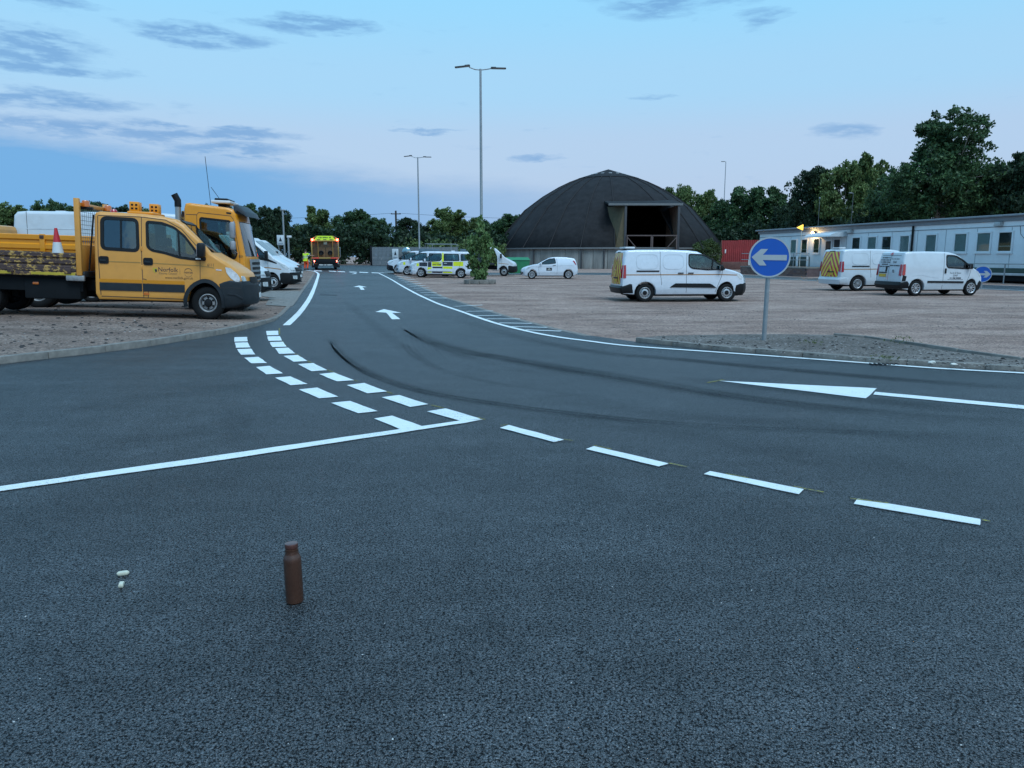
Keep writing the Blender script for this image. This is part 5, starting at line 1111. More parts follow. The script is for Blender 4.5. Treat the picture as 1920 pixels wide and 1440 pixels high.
# --- tall white panel vans
def tall_van(label, roof=2.72, wb=4.1, rear=1.9, paint=WHITE2, stripe=True, group='white panel vans in the left-hand row', dark_bumper=True, nose_dx=0):
    R_ = .36; xr = -wb-rear
    nose = [(.50, .27), (.75, .28), (.98, .34), (1.03, .50), (1.02, .70), (.99, .90), (.93, 1.02), (.80, 1.12), (.50, 1.26), (.12, 1.44)]
    out = [(xr+.03, .45), (-wb-.5, .42)]+arch(-wb, .44, R_, .42)+arch(0, .44, R_, .42)+nose+[(-.72, 2.16), (-.92, 2.30), (-1.3, roof-.22), (-1.75, roof-.03), (-2.3, roof), (xr+.5, roof), (xr+.16, roof-.03), (xr+.05, roof-.14), (xr, roof-.6)]
    c = Car('panel_van', label, 'van', out, 2.0, 1.30, roof, paint, th=.12, xn=-.2, nose=.09, bow=.28, rbow=.05, rn=.02, group=group)
    w = [(-.24, 1.42), (-.30, 1.56), (-.62, 1.88), (-.86, 2.06), (-1.35, 2.10), (-1.38, 1.52), (-1.30, 1.44), (-.8, 1.36)]
    c.slab('body', out, paint, r=lambda x, z: .10 if z > 1.6 else (.06 if z > .8 else .02), cuts=[([(-.05, .6), (-.05, 1.34), (-.3, 1.5), (-.9, 2.1), (-1.5, 2.2), (-1.5, .6)], .90), (rpoly(w, .05), 3), ([(.05, 1.56), (-.02, 1.42), (-.74, 2.06), (-.62, 2.22)], .80)])
    P = rpoly(w, .06); c.side('side_window', P, GLASSD, off=-.02, th=.004); c.ring('window_seal', P, .06, BLACKP); c.line('window_bar', [(-.60, 1.40), (-.62, 1.87)], .05, BLACKP, off=-.01, th=.012)
    c.side('window_tail', [(-.24, 1.40), (-.1, 1.36), (.34, 1.20), (.30, 1.16), (-.2, 1.28), (-.6, 1.36)], BLACKP, th=.004)
    c.top('windscreen', (.08, 1.46), (-.72, 2.165), .84, .74, GLASSD); c.seats(-1.1, .95, ys=(-.5, .5)); c.steering(-.4, -.48, 1.35, 50)
    c.line('door_gap', [(-.16, 1.3), (-.18, .86)], .014, SEAM); c.line('door_gap', [(-1.48, 2.2), (-1.5, .48)], .014, SEAM)
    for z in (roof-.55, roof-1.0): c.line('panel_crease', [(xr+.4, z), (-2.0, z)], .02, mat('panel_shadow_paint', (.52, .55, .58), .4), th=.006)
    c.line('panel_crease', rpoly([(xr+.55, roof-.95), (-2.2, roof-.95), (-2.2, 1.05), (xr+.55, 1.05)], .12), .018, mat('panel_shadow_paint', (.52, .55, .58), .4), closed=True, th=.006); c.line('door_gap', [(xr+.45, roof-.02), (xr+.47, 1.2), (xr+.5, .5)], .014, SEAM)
    if stripe: c.line('pinstripe', [(xr+.3, 1.0), (-.2, 1.0), (.55, .92)], .04, mat('brown_orange_tape', (.34, .17, .07), .5), th=.002)
    c.slab('front_bumper', [(.42, .36), (.60, .26), (.78, .26), (1.0, .32), (1.06, .44), (1.05, .60), (1.03, .78), (.6, .80), (.44, .74), (.45, .5)], BLACKP if dark_bumper else paint, W=2.03, r=.05)
    c.side('headlamp', rpoly([(.90, .90), (.96, .98), (.74, 1.12), (.42, 1.20), (.62, 1.02)], .03), LENS, off=-.01, th=.02)
    for sg in (-1, 1): c.front('headlamp', rpoly([(sg*.62, .88), (sg*.94, .88), (sg*.95, 1.0), (sg*.7, .98)], .03), LENS, off=.008, th=.012); c.front('fog_lamp_recess', rpoly([(sg*.6, .48), (sg*.9, .5), (sg*.9, .64), (sg*.6, .64)], .03), LENS, off=.05)
    c.front('grille', rpoly([(-.58, .82), (.58, .82), (.6, 1.0), (-.6, 1.0)], .03), BLACKP, off=.03); c.front('bumper_step', [(-.7, .30), (.7, .30), (.7, .38), (-.7, .38)], GREYP, off=.07, th=.03)
    c.front('number_plate', [(-.26, .56), (.26, .56), (.26, .67), (-.26, .67)], WPLATE, off=.06)
    c.side('tail_lamp', rpoly([(xr+.02, .8), (xr+.14, .8), (xr+.12, 1.4), (xr+.04, 1.4)], .02), REDL, off=0, th=.012)
    c.mirrors(-.2, 1.55, .18, .34, .14, m=BLACKP, arm=.08); bxo('underbody', (xr+.3, .6, -.7, .7, .3, .6), DARK, c.root, .04); bxo('roof_vent', (xr+1.05, xr+1.35, -.2, .2, roof-.01, roof+.05), lightbar, c.root, .02)
    for x in (0, -wb):
        for y in (-.86, .86): wheel(c.root, x, y, R_, .225, .21, 'steel')
    return c
t = tall_van('very long high-roofed white van whose flank shows above the amber drop side', roof=2.85, wb=4.4, rear=2.15, stripe=False); t.place(-9.35, 26.6, 12, hf=lot_z, wb=4.3)
t = tall_van('white panel van with orange pinstripe and black bumper, next beyond the amber cab', roof=2.42, wb=3.75, rear=1.4); bxo('roof_light_bar', (-2.0, -1.75, -.5, .5, 2.44, 2.56), lightbar, t.root, .02); t.place(-10.65, 35.2, 6, hf=lot_z, wb=3.75)
t = tall_van('white panel van showing only its bonnet and windscreen, last in the left row', roof=2.42, wb=3.75, rear=1.4, stripe=False); t.place(-12.3, 41.5, 6, hf=lot_z, wb=3.75)
# --- second yellow cab at the far left edge
c2 = thing('crew_cab_truck', 'faded yellow cab roof just showing at the left edge beyond the amber drop side', 'truck')
keep = {'cab_body', 'rear_door_window', 'front_door_window', 'window_seal', 'windscreen', 'seat', 'wheel', 'front_bumper', 'door_gap', 'headlamp', 'cab_underside', 'engine_tray', 'arch_trim', 'dashboard'}
for ch in list(truck.root.children):
    if ch.name.split('.')[0] in keep and ch.location.x > -1: copy_tree(ch, c2)
c2.location = (-17.65, 23.0, lot_z(-17.65, 23.0)-.05); c2.rotation_euler = (0, 0, R(188)); c2.scale = (1.03, 1.03, 1.03)

# --- white cab truck with caged body beyond the young tree
def cage_truck():
    R_ = .36
    out = [(-.98, .50), (-.9, .42)]+arch(0, .44, R_, .42)+[(.50, .27), (.75, .28), (.98, .34), (1.03, .50), (1.02, .70), (.99, .90), (.93, 1.02), (.80, 1.12), (.50, 1.26), (.12, 1.44), (-.62, 2.10), (-.80, 2.19), (-1.2, 2.25), (-1.62, 2.25), (-1.68, 2.15), (-1.68, 1.2), (-1.60, .5)]
    c = Car('caged_truck', 'white cab truck with dark open doorway beyond the young tree', 'truck', out, 2.0, 1.30, 2.25, WHITE2, th=.10, xn=-.2, nose=.09, bow=.28, rbow=0, rn=0); c.xr = c.xmin
    door = [(-.52, .46), (-.54, 1.5), (-.72, 1.95), (-.92, 2.08), (-1.52, 2.1), (-1.52, .46)]
    c.slab('cab_body', out, WHITE2, r=lambda x, z: .09 if z > 1.6 else .04, cuts=[([(-.05, .6), (-.05, 1.34), (-.3, 1.5), (-.85, 2.05), (-1.6, 2.15), (-1.6, .6)], .90), (door, 3), ([(.05, 1.56), (-.02, 1.42), (-.66, 2.0), (-.54, 2.16)], .80)])
    c.top('windscreen', (.10, 1.46), (-.62, 2.105), .84, .76, GLASSD); c.seats(-1.2, .95, ys=(-.5, .5)); c.steering(-.45, -.48, 1.35, 50)
    c.line('door_gap', [(-.16, 1.3), (-.18, .86)], .014, SEAM); c.line('pinstripe', [(-.45, 1.0), (.5, .93)], .04, mat('brown_orange_tape', (.34, .17, .07), .5))
    c.slab('front_bumper', [(.42, .36), (.60, .26), (.78, .26), (1.0, .32), (1.06, .44), (1.05, .60), (1.03, .78), (.6, .84), (.44, .80), (.45, .5)], BLACKP, W=2.03, r=.05)
    c.side('headlamp', rpoly([(.90, .92), (.96, .98), (.74, 1.10), (.42, 1.18), (.62, 1.02)], .03), LENS, off=-.01, th=.02); c.mirrors(-.25, 1.55, .18, .34, .14, m=BLACKP, arm=.08)
    BG = mat('blue_grey_steel', (.085, .13, .16), .6, var=.2); bxo('bed_floor', (-6.6, -1.85, -1.05, 1.05, .85, 1.0), GREYP, c.root, .01)
    for x0, x1 in ((-6.6, -5.0), (-3.4, -1.9)): bxo('side_board', (x0, x1, -1.08, -1.02, 1.0, 2.05), BG, c.root, .02)
    bxo('headboard', (-1.9, -1.84, -1.05, 1.05, 1.0, 2.1), BG, c.root, .02)
    for pts in ([(-6.1, -1, 1.0), (-6.1, -1, 2.42), (-3.7, -1, 2.42), (-3.7, -1, 1.0)], [(-6.1, .9, 1.0), (-6.1, .9, 2.42), (-3.7, .9, 2.42), (-3.7, .9, 1.0)], [(-5.55, -1, 1.0), (-5.55, -1, 2.42)], [(-4.1, -1, 1), (-4.1, -1, 2.42)]): tubeo('rack_tube', pts, .022, GALV, c.root, 6)
    for y in (-.4, .4): bxo('chassis_rail', (-6.3, .3, y-.05, y+.05, .5, .8), DARK, c.root, .01)
    for y in (-.86, .86): wheel(c.root, 0, y, R_, .225, .21, 'steel'); wheel(c.root, -4.0, y, R_, .225, .21, 'steel')
    c.place(-.62, 61.3, 0, wb=4.0)
cage_truck()

# --- road crew truck seen from behind
def crew_truck():
    X, Y = -16.75, 70.0; z0 = terrain(X, Y); t = thing('road_crew_truck', 'amber road-crew truck seen from behind with red lamps lit', 'truck', (X, Y, z0), (0, 0, R(13.4)))
    TAN = mat('tan_steel_paint', (.36, .22, .055), .5, var=.15, vs=3, dirt=.3); BRN = mat('brown_grimy_panel', (.11, .07, .042), .7, var=.3, vs=4); LIT = mat('lit_red_lamp', (1., .05, .03), .4, var=.1, emit=14); LITW = mat('lit_tail_lamp', (1., .12, .08), .4, var=.1, emit=9)
    bxo('chassis', (-.95, .95, -.1, 6.5, .55, .95), DARK, t, .03); bxo('rear_valance', (-1.05, 1.05, -.05, .02, .38, .92), BLACKP, t, .02)
    bxo('deck', (-1.22, 1.22, -.1, 4.6, .98, 1.10), TAN, t, .02)
    for x0, x1 in ((-1.18, -.55), (.45, 1.16)): bxo('red_marker_board', (x0, x1, -.13, -.10, .98, 1.10), mat('red_reflector', (.62, .07, .04), .4), t, .004)
    bxo('back_wall', (-1.12, 1.12, .55, .62, 1.1, 2.62), BRN, t, .01); bxo('side_wall', (-1.22, -1.14, -.05, 4.4, 1.1, 2.75), TAN, t, .01); bxo('side_wall', (1.14, 1.22, .5, 4.4, 1.1, 2.75), TAN, t, .01); bxo('roof_panel', (-1.2, 1.2, .3, 4.4, 2.66, 2.74), TAN, t, .01)
    for x in (-.36, .42): 
        bxo('hatch_door', (x-.36, x+.36, .50, .548, 1.14, 2.0), mat('rust_brown_paint', (.16, .085, .04), .7, var=.25, vs=5), t, .01)
        bm = bmesh.new(); lathe(bm, [(.22, 0), (.22, -.12), (.17, -.14), (.1, -.06), (0, -.04)], 24, 'y'); obj('fan_housing', bm, BLACKP, t, (x, .50, 1.5))
    bxo('control_panel', (-.12, .18, .50, .548, 2.25, 2.5), mat('pale_grey_panel', (.42, .45, .46), .5), t, .01)
    for x in (-1.16, 1.16): bxo('corner_post', (x-.05, x+.05, -.12, -.02, 1.1, 2.72), TAN, t, .01)
    for x in (-.62, .66): bxo('inner_post', (x-.03, x+.03, .40, .46, 1.12, 2.62), TAN, t, .01)
    bxo('top_beam', (-1.15, 1.15, -.12, -.02, 2.52, 2.62), TAN, t, .01)
    bm = bmesh.new(); P = [(-.95, 2.62), (.95, 2.62), (.66, 3.0), (-.66, 3.0)]
    a = [bm.verts.new((x, -.10, z)) for x, z in P]; b_ = [bm.verts.new((x, -.04, z)) for x, z in P]; bm.faces.new(a); bm.faces.new(b_[::-1])
    for i in range(4): bm.faces.new((a[i], b_[i], b_[(i+1) % 4], a[(i+1) % 4]))
    bmesh.ops.recalc_face_normals(bm, faces=bm.faces); obj('warning_board', bm, mat('fluorescent_board', (.42, .62, .03), .5, emit=.15), t)
    texto('lettering', '~1.1', .17, mat('green_ink', (.03, .12, .02), .5), t, Matrix.Translation((0, -.104, 2.85)) @ Euler((R(90), 0, 0)).to_matrix().to_4x4())
    for x in (-.55, 0, .55): bxo('board_slot', (x-.14, x+.14, -.106, -.101, 2.64, 2.70), INK, t, 0)
    for sg in (-1, 1):
        tubeo('roof_brace', [(sg*.7, -.07, 3.0), (sg*1.16, -.07, 2.68)], .035, TAN, t, 6)
        bm = bmesh.new(); lathe(bm, [(.11, 0), (.11, -.05), (.07, -.08), (0, -.085)], 18, 'y'); obj('beacon_lamp', bm, LIT, t, (sg*1.08, -.13, 2.66)); bxo('tail_lamp', (sg*.92-.09, sg*.92+.09, -.09, -.05, .70, .84), LITW, t, .01); bxo('mudflap', (sg*.95-.28, sg*.95+.28, -.03, .0, .2, .5), BLACKP, t, .01)
    bxo('number_plate', (-1.02, -.72, -.08, -.05, .52, .66), AMBL, t, .004); texto('lettering', '~1.15', .14, WPLATE, t, Matrix.Translation((0, -.06, .44)) @ Euler((R(90), 0, 0)).to_matrix().to_4x4())
    tubeo('grab_rail', [(1.2, -.1, 2.0), (1.3, -.12, 2.0), (1.3, -.12, 1.15), (1.2, -.1, 1.1)], .03, GALV, t, 6); tubeo('grab_rail', [(1.17, -.1, 2.62), (1.17, -.12, 2.1)], .02, GALV, t, 6); tubeo('step_ladder', [(-1.25, -.06, 1.1), (-1.30, -.06, .35)], .04, TAN, t, 6); tubeo('step_ladder', [(-1.05, -.06, 1.0), (-1.08, -.06, .4)], .03, GALV, t, 6)
    bxo('cab', (-1.1, 1.1, 4.7, 6.5, .7, 2.6), AMB, t, .1)
    for x in (-.85, .85): wheel(t, 0, 0, .42, .25, .245, 'truck').location = (x, .9, .42); 
    for ch in t.children:
        if ch.name.startswith('wheel'): ch.rotation_euler = (0, 0, R(-90 if ch.location.x < 0 else 90))
crew_truck()
# ================================================================ BUILDINGS
def dome():
    cx, cy, n = 13.65, 112.5, 24; t = thing('salt_dome', 'dark shingled conical dome on a grey concrete ring wall with an open gateway', 'dome', (cx, cy, 0), (0, 0, 0))
    SH = mat('dark_shingles', (.021, .0205, .022), .9, spec=.2, var=.35, vs=1.2, bump=.6, bs=12, dirt=.06); CW = mat('stained_concrete_wall', (.24, .235, .22), .85, var=.3, vs=.9, bump=.3, bs=8, stretch=(2.5, 2.5, .35)); OL = mat('olive_boarding', (.10, .078, .042), .8, var=.25, vs=2); DK = mat('dark_trim', (.05, .05, .055), .7)
    prof = [(16.3, 2.62), (14.1, 5.42), (11.85, 8.0), (9.5, 9.72), (7.2, 11.05), (5.6, 11.8), (4.0, 12.4), (0.0, 13.6)]
    a0, a1 = None, None
    def shell(bm, pr, hole):
        rings = [[bm.verts.new((r*math.cos(2*math.pi*k/n+.2025), r*math.sin(2*math.pi*k/n+.2025), z)) for k in range(n)] for r, z in pr]
        for i in range(len(pr)-1):
            for k in range(n):
                am = (2*math.pi*(k+.5)/n+.2025) % (2*math.pi)
                if hole and pr[i][1] < 7.4 and abs(am-R(281)) < R(13): continue
                bm.faces.new((rings[i][k], rings[i][(k+1) % n], rings[i+1][(k+1) % n], rings[i+1][k]))
        bmesh.ops.remove_doubles(bm, verts=bm.verts, dist=1e-4)
    bm = bmesh.new(); shell(bm, prof, True); bmesh.ops.recalc_face_normals(bm, faces=bm.faces); rf = obj('shingle_roof', bm, SH, t, smooth=24)
    sol = rf.modifiers.new('thickness', 'SOLIDIFY'); sol.thickness = .2; sol.offset = -1
    bm = bmesh.new(); shell(bm, [(4.35, 12.25), (4.35, 12.39), (0, 13.72)], False); obj('cap', bm, SH, rf, smooth=0)
    for k in range(n):
        a = 2*math.pi*k/n+.2025
        if not (abs(a % (2*math.pi)-R(281)) < R(11)): tubeo('hip_strip', [(r*math.cos(a)*1.003, r*math.sin(a)*1.003, z+.03) for r, z in prof[:-1]], .07, mat('hip_shingle', (.029, .028, .029), .9, spec=.2), rf, 4)
    for k in range(14):
        a = 2*math.pi*(k+.5)/14; b = bxo('vent', (-.22, .22, -.12, .12, -.05, .10), mat('pale_vent', (.55, .58, .6), .5), rf, .01, (2.35*math.cos(a), 2.35*math.sin(a), 12.92), (0, 0, a+R(90)))
    # ring wall of precast panels
    for k in range(56):
        a = 2*math.pi*(k+.5)/56; am = a % (2*math.pi)
        if abs(am-R(281)) < R(11): continue
        w = 2*16.0*math.tan(math.pi/56)
        bxo('wall_panel', (-w/2+.02, w/2-.02, -.15, .15, 0, 2.5+.0), CW, t, .02, (15.9*math.cos(a), 15.9*math.sin(a), 0), (0, 0, a+R(90)))
    bm = bmesh.new(); lathe(bm, [(16.15, 2.46), (16.45, 2.46), (16.45, 2.64), (16.15, 2.64), (16.15, 2.46)], 72); gt = obj('gutter', bm, mat('pale_gutter', (.15, .155, .155), .6), t)
    for a in (228, 252, 262): tubeo('downpipe', [(16.3*math.cos(R(a)), 16.3*math.sin(R(a)), 2.5), (16.2*math.cos(R(a)), 16.2*math.sin(R(a)), 0)], .09, DK, t, 8)
    # gateway box: front plane y = -15.4
    x0, x1, yf, yb, zt = .25, 7.0, -15.6, -8.5, 7.75
    def wall(nm, x, xt, m):
        pts = [(yf, 0), (yf, zt), (yb, zt), (-9.9+.2, 7.9), (-13.2, 5.6), (-15.4, 2.6), (-15.4, 0)]
        bm = bmesh.new(); A = [bm.verts.new((x, y, z)) for y, z in [(yf, 0), (yf, zt), (yb, zt), (yb, 0)]]; B = [bm.verts.new((xt, y, z)) for y, z in [(yf, 0), (yf, zt), (yb, zt), (yb, 0)]]
        bm.faces.new(A); bm.faces.new(B[::-1])
        for i in range(4): bm.faces.new((A[i], B[i], B[(i+1) % 4], A[(i+1) % 4]))
        bmesh.ops.recalc_face_normals(bm, faces=bm.faces); return obj(nm, bm, m, t, smooth=0)
    wall('gateway_side', x0, x0+.25, OL); wall('gateway_side', x1-.25, x1, mat('brown_boarding', (.16, .10, .07), .8, var=.3, vs=1.5))
    # flared cheek
    bm = bmesh.new(); q = [(x0, yf, 0), (x0, yf, zt), (x0-1.75, -12.2, zt), (x0-1.1, -15.5, 2.6)]; vs = [bm.verts.new(p) for p in q]; vb = [bm.verts.new((p[0]+.1, p[1]+.35, p[2])) for p in q]; bm.faces.new(vs); bm.faces.new(vb[::-1])
    for i in range(4): bm.faces.new((vs[i], vb[i], vb[(i+1) % 4], vs[(i+1) % 4]))
    bmesh.ops.recalc_face_normals(bm, faces=bm.faces); obj('gateway_cheek', bm, OL, t, smooth=0)
    bm = bmesh.new(); q = [(x0-2.0, yf-.15, zt), (x1+.3, yf-.15, zt), (x1+.3, yb, zt+.9), (x0-2.0, yb, zt+.9)]; vs = [bm.verts.new(p) for p in q]; vb = [bm.verts.new((p[0], p[1], p[2]+.22)) for p in q]; bm.faces.new(vs[::-1]); bm.faces.new(vb)
    for i in range(4): bm.faces.new((vs[i], vs[(i+1) % 4], vb[(i+1) % 4], vb[i]))
    bmesh.ops.recalc_face_normals(bm, faces=bm.faces); obj('gateway_roof', bm, SH, t, smooth=0); bxo('gateway_fascia', (x0-2.05, x1+.35, yf-.22, yf-.14, zt-.05, zt+.2), mat('pale_gutter', (.15, .155, .155), .6), t, .01)
    for x in (x0+.1, x1-.1): bxo('gate_post', (x-.14, x+.14, yf-.14, yf+.14, 0, zt), DK, t, .01)
    PG = mat('rusty_pink_steel', (.105, .072, .066), .7, var=.25, vs=3); mid = (x0+x1)/2
    for a, b in ((x0+.25, mid-.03), (mid+.03, x1-.25)):
        lf = bxo('gate_leaf', (a, b, yf-.32, yf-.24, 4.0, 4.14), PG, t, .01)
        bxo('gate_bar', (a, b, yf-.32, yf-.24, .3, .42), PG, lf, .01)
        for x in (a, b-.12): bxo('gate_bar', (x, x+.12, yf-.31, yf-.25, .42, 4.0), PG, lf, .01)
        tubeo('gate_brace', [((a if a < mid-1 else b)-(0 if a < mid-1 else 0), yf-.28, 3.95), ((b if a < mid-1 else a), yf-.28, .45)], .06, PG, lf, 6)
        for k in range(1, 4): bxo('gate_bar', (a+.12, b-.12, yf-.30, yf-.26, .4+.55*k, .44+.55*k), PG, lf, .01)
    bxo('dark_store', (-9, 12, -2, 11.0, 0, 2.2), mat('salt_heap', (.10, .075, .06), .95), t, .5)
dome()

def office():
    A = Vector((28.55, 43.0)); B = Vector((22.35, 70.6)); d = (B-A); Ln = d.length; d.normalize(); ang = math.atan2(d.y, d.x)
    # local frame: x runs from the near right end to the far left end, -y... wall face toward the yard is +y
    t = thing('office_building', 'long pale single-storey prefabricated office with white framed windows', 'building', (A.x, A.y, 0), (0, 0, ang))
    def xu(u):                                      # station along the wall seen at photo column u
        a = (u-960)/FPX; x = 0
        for _ in range(20):
            p = A+d*x; depth = p.y*math.cos(CAM_P)+.02; f = p.x-a*(p.y*.995+.12)
            x += f/ (d.x*-1 + a*d.y)
        return x
    WALL = mat('pale_office_wall', (.72, .76, .78), .6, var=.07, vs=.8, dirt=.12); TRIM = mat('white_window_frame', (.74, .76, .77), .4, var=.04); FAS = mat('dark_fascia', (.26, .285, .31), .6); ROOF = mat('grey_roof_sheet', (.24, .26, .28), .6)
    x_near = -8.0; z0, z1 = .62, 3.50
    bxo('wall', (x_near, Ln, -9, 0, z0, z1), WALL, t, .02); bxo('plinth_skirt', (x_near, 12.0, -8.8, -.06, .12, z0-.004), DARK, t, .01)
    bxo('skirt_rail', (x_near, 11.0, .0, .06, .44, .58), mat('pale_rail', (.5, .5, .5), .5), t, .01); bxo('green_skirt', (x_near, 11.0, -.02, .02, .60, .86), mat('dark_green_band', (.035, .07, .055), .6), t, 0)
    bxo('fascia', (x_near, Ln+.1, -9.1, .12, z1+.002, z1+.24), FAS, t, .02); bxo('roof', (x_near-.1, Ln+.2, -9.3, .38, z1+.244, z1+.36), ROOF, t, .03); bxo('upper_band', (x_near, Ln-.02, .002, .03, z1-.32, z1-.28), mat('band_trim', (.20, .23, .25), .6), t, .004)
    # panel joints
    for x in np.arange(-6, Ln, 2.44): bxo('panel_joint', (x-.02, x+.02, .001, .012, z0+.02, z1-.34), mat('joint_strip', (.36, .40, .42), .6), t, 0)
    PALE = glass_mat('blind_glass', (.5, .5, .5), .2); BL = mat('pale_blind', (.33, .39, .39), .7, var=.12, vs=2); DKW = mat('dark_room', (.02, .025, .028), .6)
    def win(u0, u1, zb, zt_, blind):
        xa, xb = sorted((xu(u0), xu(u1))); w = link('window', None, t, (0, 0, 0)); bm = bmesh.new(); f = .10
        for q in ((xa, xb, zb, zb+f), (xa, xb, zt_-f, zt_), (xa, xa+f, zb+f, zt_-f), (xb-f, xb, zb+f, zt_-f)): box(bm, q[0], q[1], .002, .07, q[2], q[3], .008)
        wf = obj('window', bm, TRIM, t); bpy.data.objects.remove(w)
        bxo('room_behind', (xa+f, xb-f, .003, .012, zb+f, zt_-f), BL if blind else DKW, wf, 0); bxo('pane', (xa+f, xb-f, .035, .040, zb+f, zt_-f), glass_mat('window_glass', (.85, .9, .9), .10), wf, 0)
        if not blind: bxo('inner_blind', (xa+f, xb-f, .014, .018, zb+f+.25, zb+f+.3), BL, wf, 0)
        bxo('sill', (xa-.04, xb+.04, .0, .11, zb-.05, zb-.004), TRIM, wf, .008)
    zb, zt_ = 1.72, 2.96
    for u0, u1, bl in ((1475.6,1488,1),(1495.6,1508,0),(1518,1530.6,0),(1589,1606,0),(1617.5,1636,1),(1644,1663.5,0),(1677,1697,1),(1724.5,1747,1),(1777.5,1803,1),(1818.5,1847,1),(1858,1887,0),(1935,1965,1)): win(u0, u1, zb, zt_, bl)
    # entrance
    xa, xb = sorted((xu(1540), xu(1554))); dr = bxo('door', (xa, xb, .002, .08, .64, 2.85), TRIM, t, .01); bxo('door_pane', (xa+.16, xb-.16, .081, .088, 1.25, 2.68), DKW, dr, 0); bxo('notice', (xa+.45, xb-.4, .089, .093, 1.5, 1.8), WPLATE, dr, 0); bxo('door_handle', (xa+.10, xa+.16, .08, .13, 1.45, 1.65), BLACKP, dr, .01)
    xa, xb = sorted((xu(1556), xu(1569.5))); sd = bxo('side_light', (xa, xb, .002, .07, .64, 2.9), TRIM, t, .01); bxo('pane', (xa+.1, xb-.1, .071, .078, 1.7, 2.78), DKW, sd, 0); bxo('notice', (xa+.16, xb-.16, .079, .082, 1.75, 2.2), mat('grey_notice', (.25, .3, .33), .6), sd, 0)
    cxa, cxb = xu(1580), xu(1531); cxa, cxb = min(cxa, cxb), max(cxa, cxb)
    bm = bmesh.new(); n = 8; pr = [(.0, 2.98)]+[(1.5*math.sin(R(90*k/n)), 2.98+.38*math.cos(R(90*k/n))) for k in range(n+1)]
    ra = [bm.verts.new((cxa, y, z)) for y, z in pr]; rb = [bm.verts.new((cxb, y, z)) for y, z in pr]
    for i in range(len(pr)): bm.faces.new((ra[i], ra[(i+1) % len(pr)], rb[(i+1) % len(pr)], rb[i]))
    bm.faces.new(ra); bm.faces.new(rb[::-1]); bmesh.ops.recalc_face_normals(bm, faces=bm.faces); obj('entrance_canopy', bm, mat('pale_canopy', (.50, .54, .56), .4), t)
    tubeo('drainpipe', [(xu(1702), .10, z1), (xu(1702), .10, .3)], .07, BLACKP, t, 8)
    for u in (1587, 1860): bxo('wall_lamp', (xu(u)-.22, xu(u)+.22, .03, .28, z1-.28, z1-.02), mat('pale_lamp_case', (.45, .46, .46), .4), t, .03)
    bxo('small_camera', (xu(1577)-.12, xu(1577)+.12, .02, .3, 3.02, 3.3), TRIM, t, .03)
    wl = bxo('lit_wall_lamp', (xu(1520)-.17, xu(1520)+.17, .03, .22, 3.22, 3.46), BLACKP, t, .02); bxo('lamp_lens', (xu(1520)-.14, xu(1520)+.14, .221, .26, 3.24, 3.44), mat('lit_lamp_lens', (1, .72, .36), .4, var=.02, emit=22), wl, .02)
    li = bpy.data.lights.new('wall_lamp_light', 'POINT'); li.energy = 35; li.color = (1, .62, .25); li.shadow_soft_size = .12; lo = bpy.data.objects.new('wall_lamp_light', li); C.objects.link(lo); lo.parent = wl; lo.location = (xu(1520), .42, 3.3)
    tubeo('cable', [(xu(1897), .02, 3.2), (xu(1899), .02, 2.75), (xu(1908), .02, 2.45), (xu(1911), .02, 1.6)], .012, BLACKP, t, 5)
    # ramp with brick base and rail
    BR = [mat('red_brown_brick', (.15, .085, .07), .85, var=.25, vs=6), mat('purple_brick', (.12, .08, .08), .85, var=.25, vs=6), mat('pale_brick', (.19, .12, .10), .85, var=.2, vs=6)]
    rx0, rx1 = xu(1572), min(Ln+.5, xu(1440))
    ramp = tag(link('brick_ramp', None, None, (A.x, A.y, 0), (0, 0, ang)), 'brown brick entrance ramp with grey hand rail in front of the office door', 'ramp'); ramp.empty_display_size = .2
    bxo('ramp_slab', (rx0, rx1, .15, 2.9, .60, .70), CONC, ramp, .01); bxo('brick_core', (rx0+.02, rx1-.02, .2, 2.84, 0, .6), BR[1], ramp, 0)
    bms = []
    for m in BR: bm = bmesh.new(); box(bm, -.215, .215, -.03, .02, -.068, .068, .006); bms.append(tomesh(bm, 'brick', m, 0))
    for r_ in range(4):
        nb = int((rx1-rx0)/.45)
        for k in range(nb):
            x = rx0+.225+.45*k+(.225 if r_ % 2 else 0)
            if x < rx1-.2: link('brick', random.choice(bms), ramp, (x, 2.87, .08+.145*r_))
    for k in range(int((rx1-rx0)/2)+1):
        x = rx0+2*k; tubeo('rail_post', [(x, 2.8, .68), (x, 2.8, 1.78)], .03, GALV, ramp, 6)
    for z in (1.25, 1.76): tubeo('hand_rail', [(rx0, 2.8, z), (rx1, 2.8, z)], .028, GALV, ramp, 6)
    # dark planted beds seen through the rail
    bxo('under_window_panel', (xu(1513), xu(1470), .001, .05, .72, 1.5), mat('dark_green_panel', (.03, .05, .045), .6), t, .01)
    for u in (1472, 1490.5, 1510): bxo('panel_stile', (xu(u)-.16, xu(u)+.16, .051, .07, .7, 1.55), TRIM, t, .005)
    # yard rail by the right-hand end
    rl = tag(link('guard_rail', None, None, (A.x, A.y, 0), (0, 0, ang)), 'grey tubular guard rail in front of the right end of the office', 'railing')
    for x in np.arange(-7, 8.5, 2.6): tubeo('rail_post', [(x, .75, 0), (x, .75, 1.12)], .035, GALV, rl, 6)
    for z in (1.1,): tubeo('rail_tube', [(-8, .75, z), (8.3, .75, z)], .03, GALV, rl, 6)
    return A, d, xu
OA, OD, OXU = office()
def off(x, y):                                      # point x along the office, y out from its wall
    n = Vector((-OD.y, OD.x)); p = OA+OD*x+n*y; return p.x, p.y

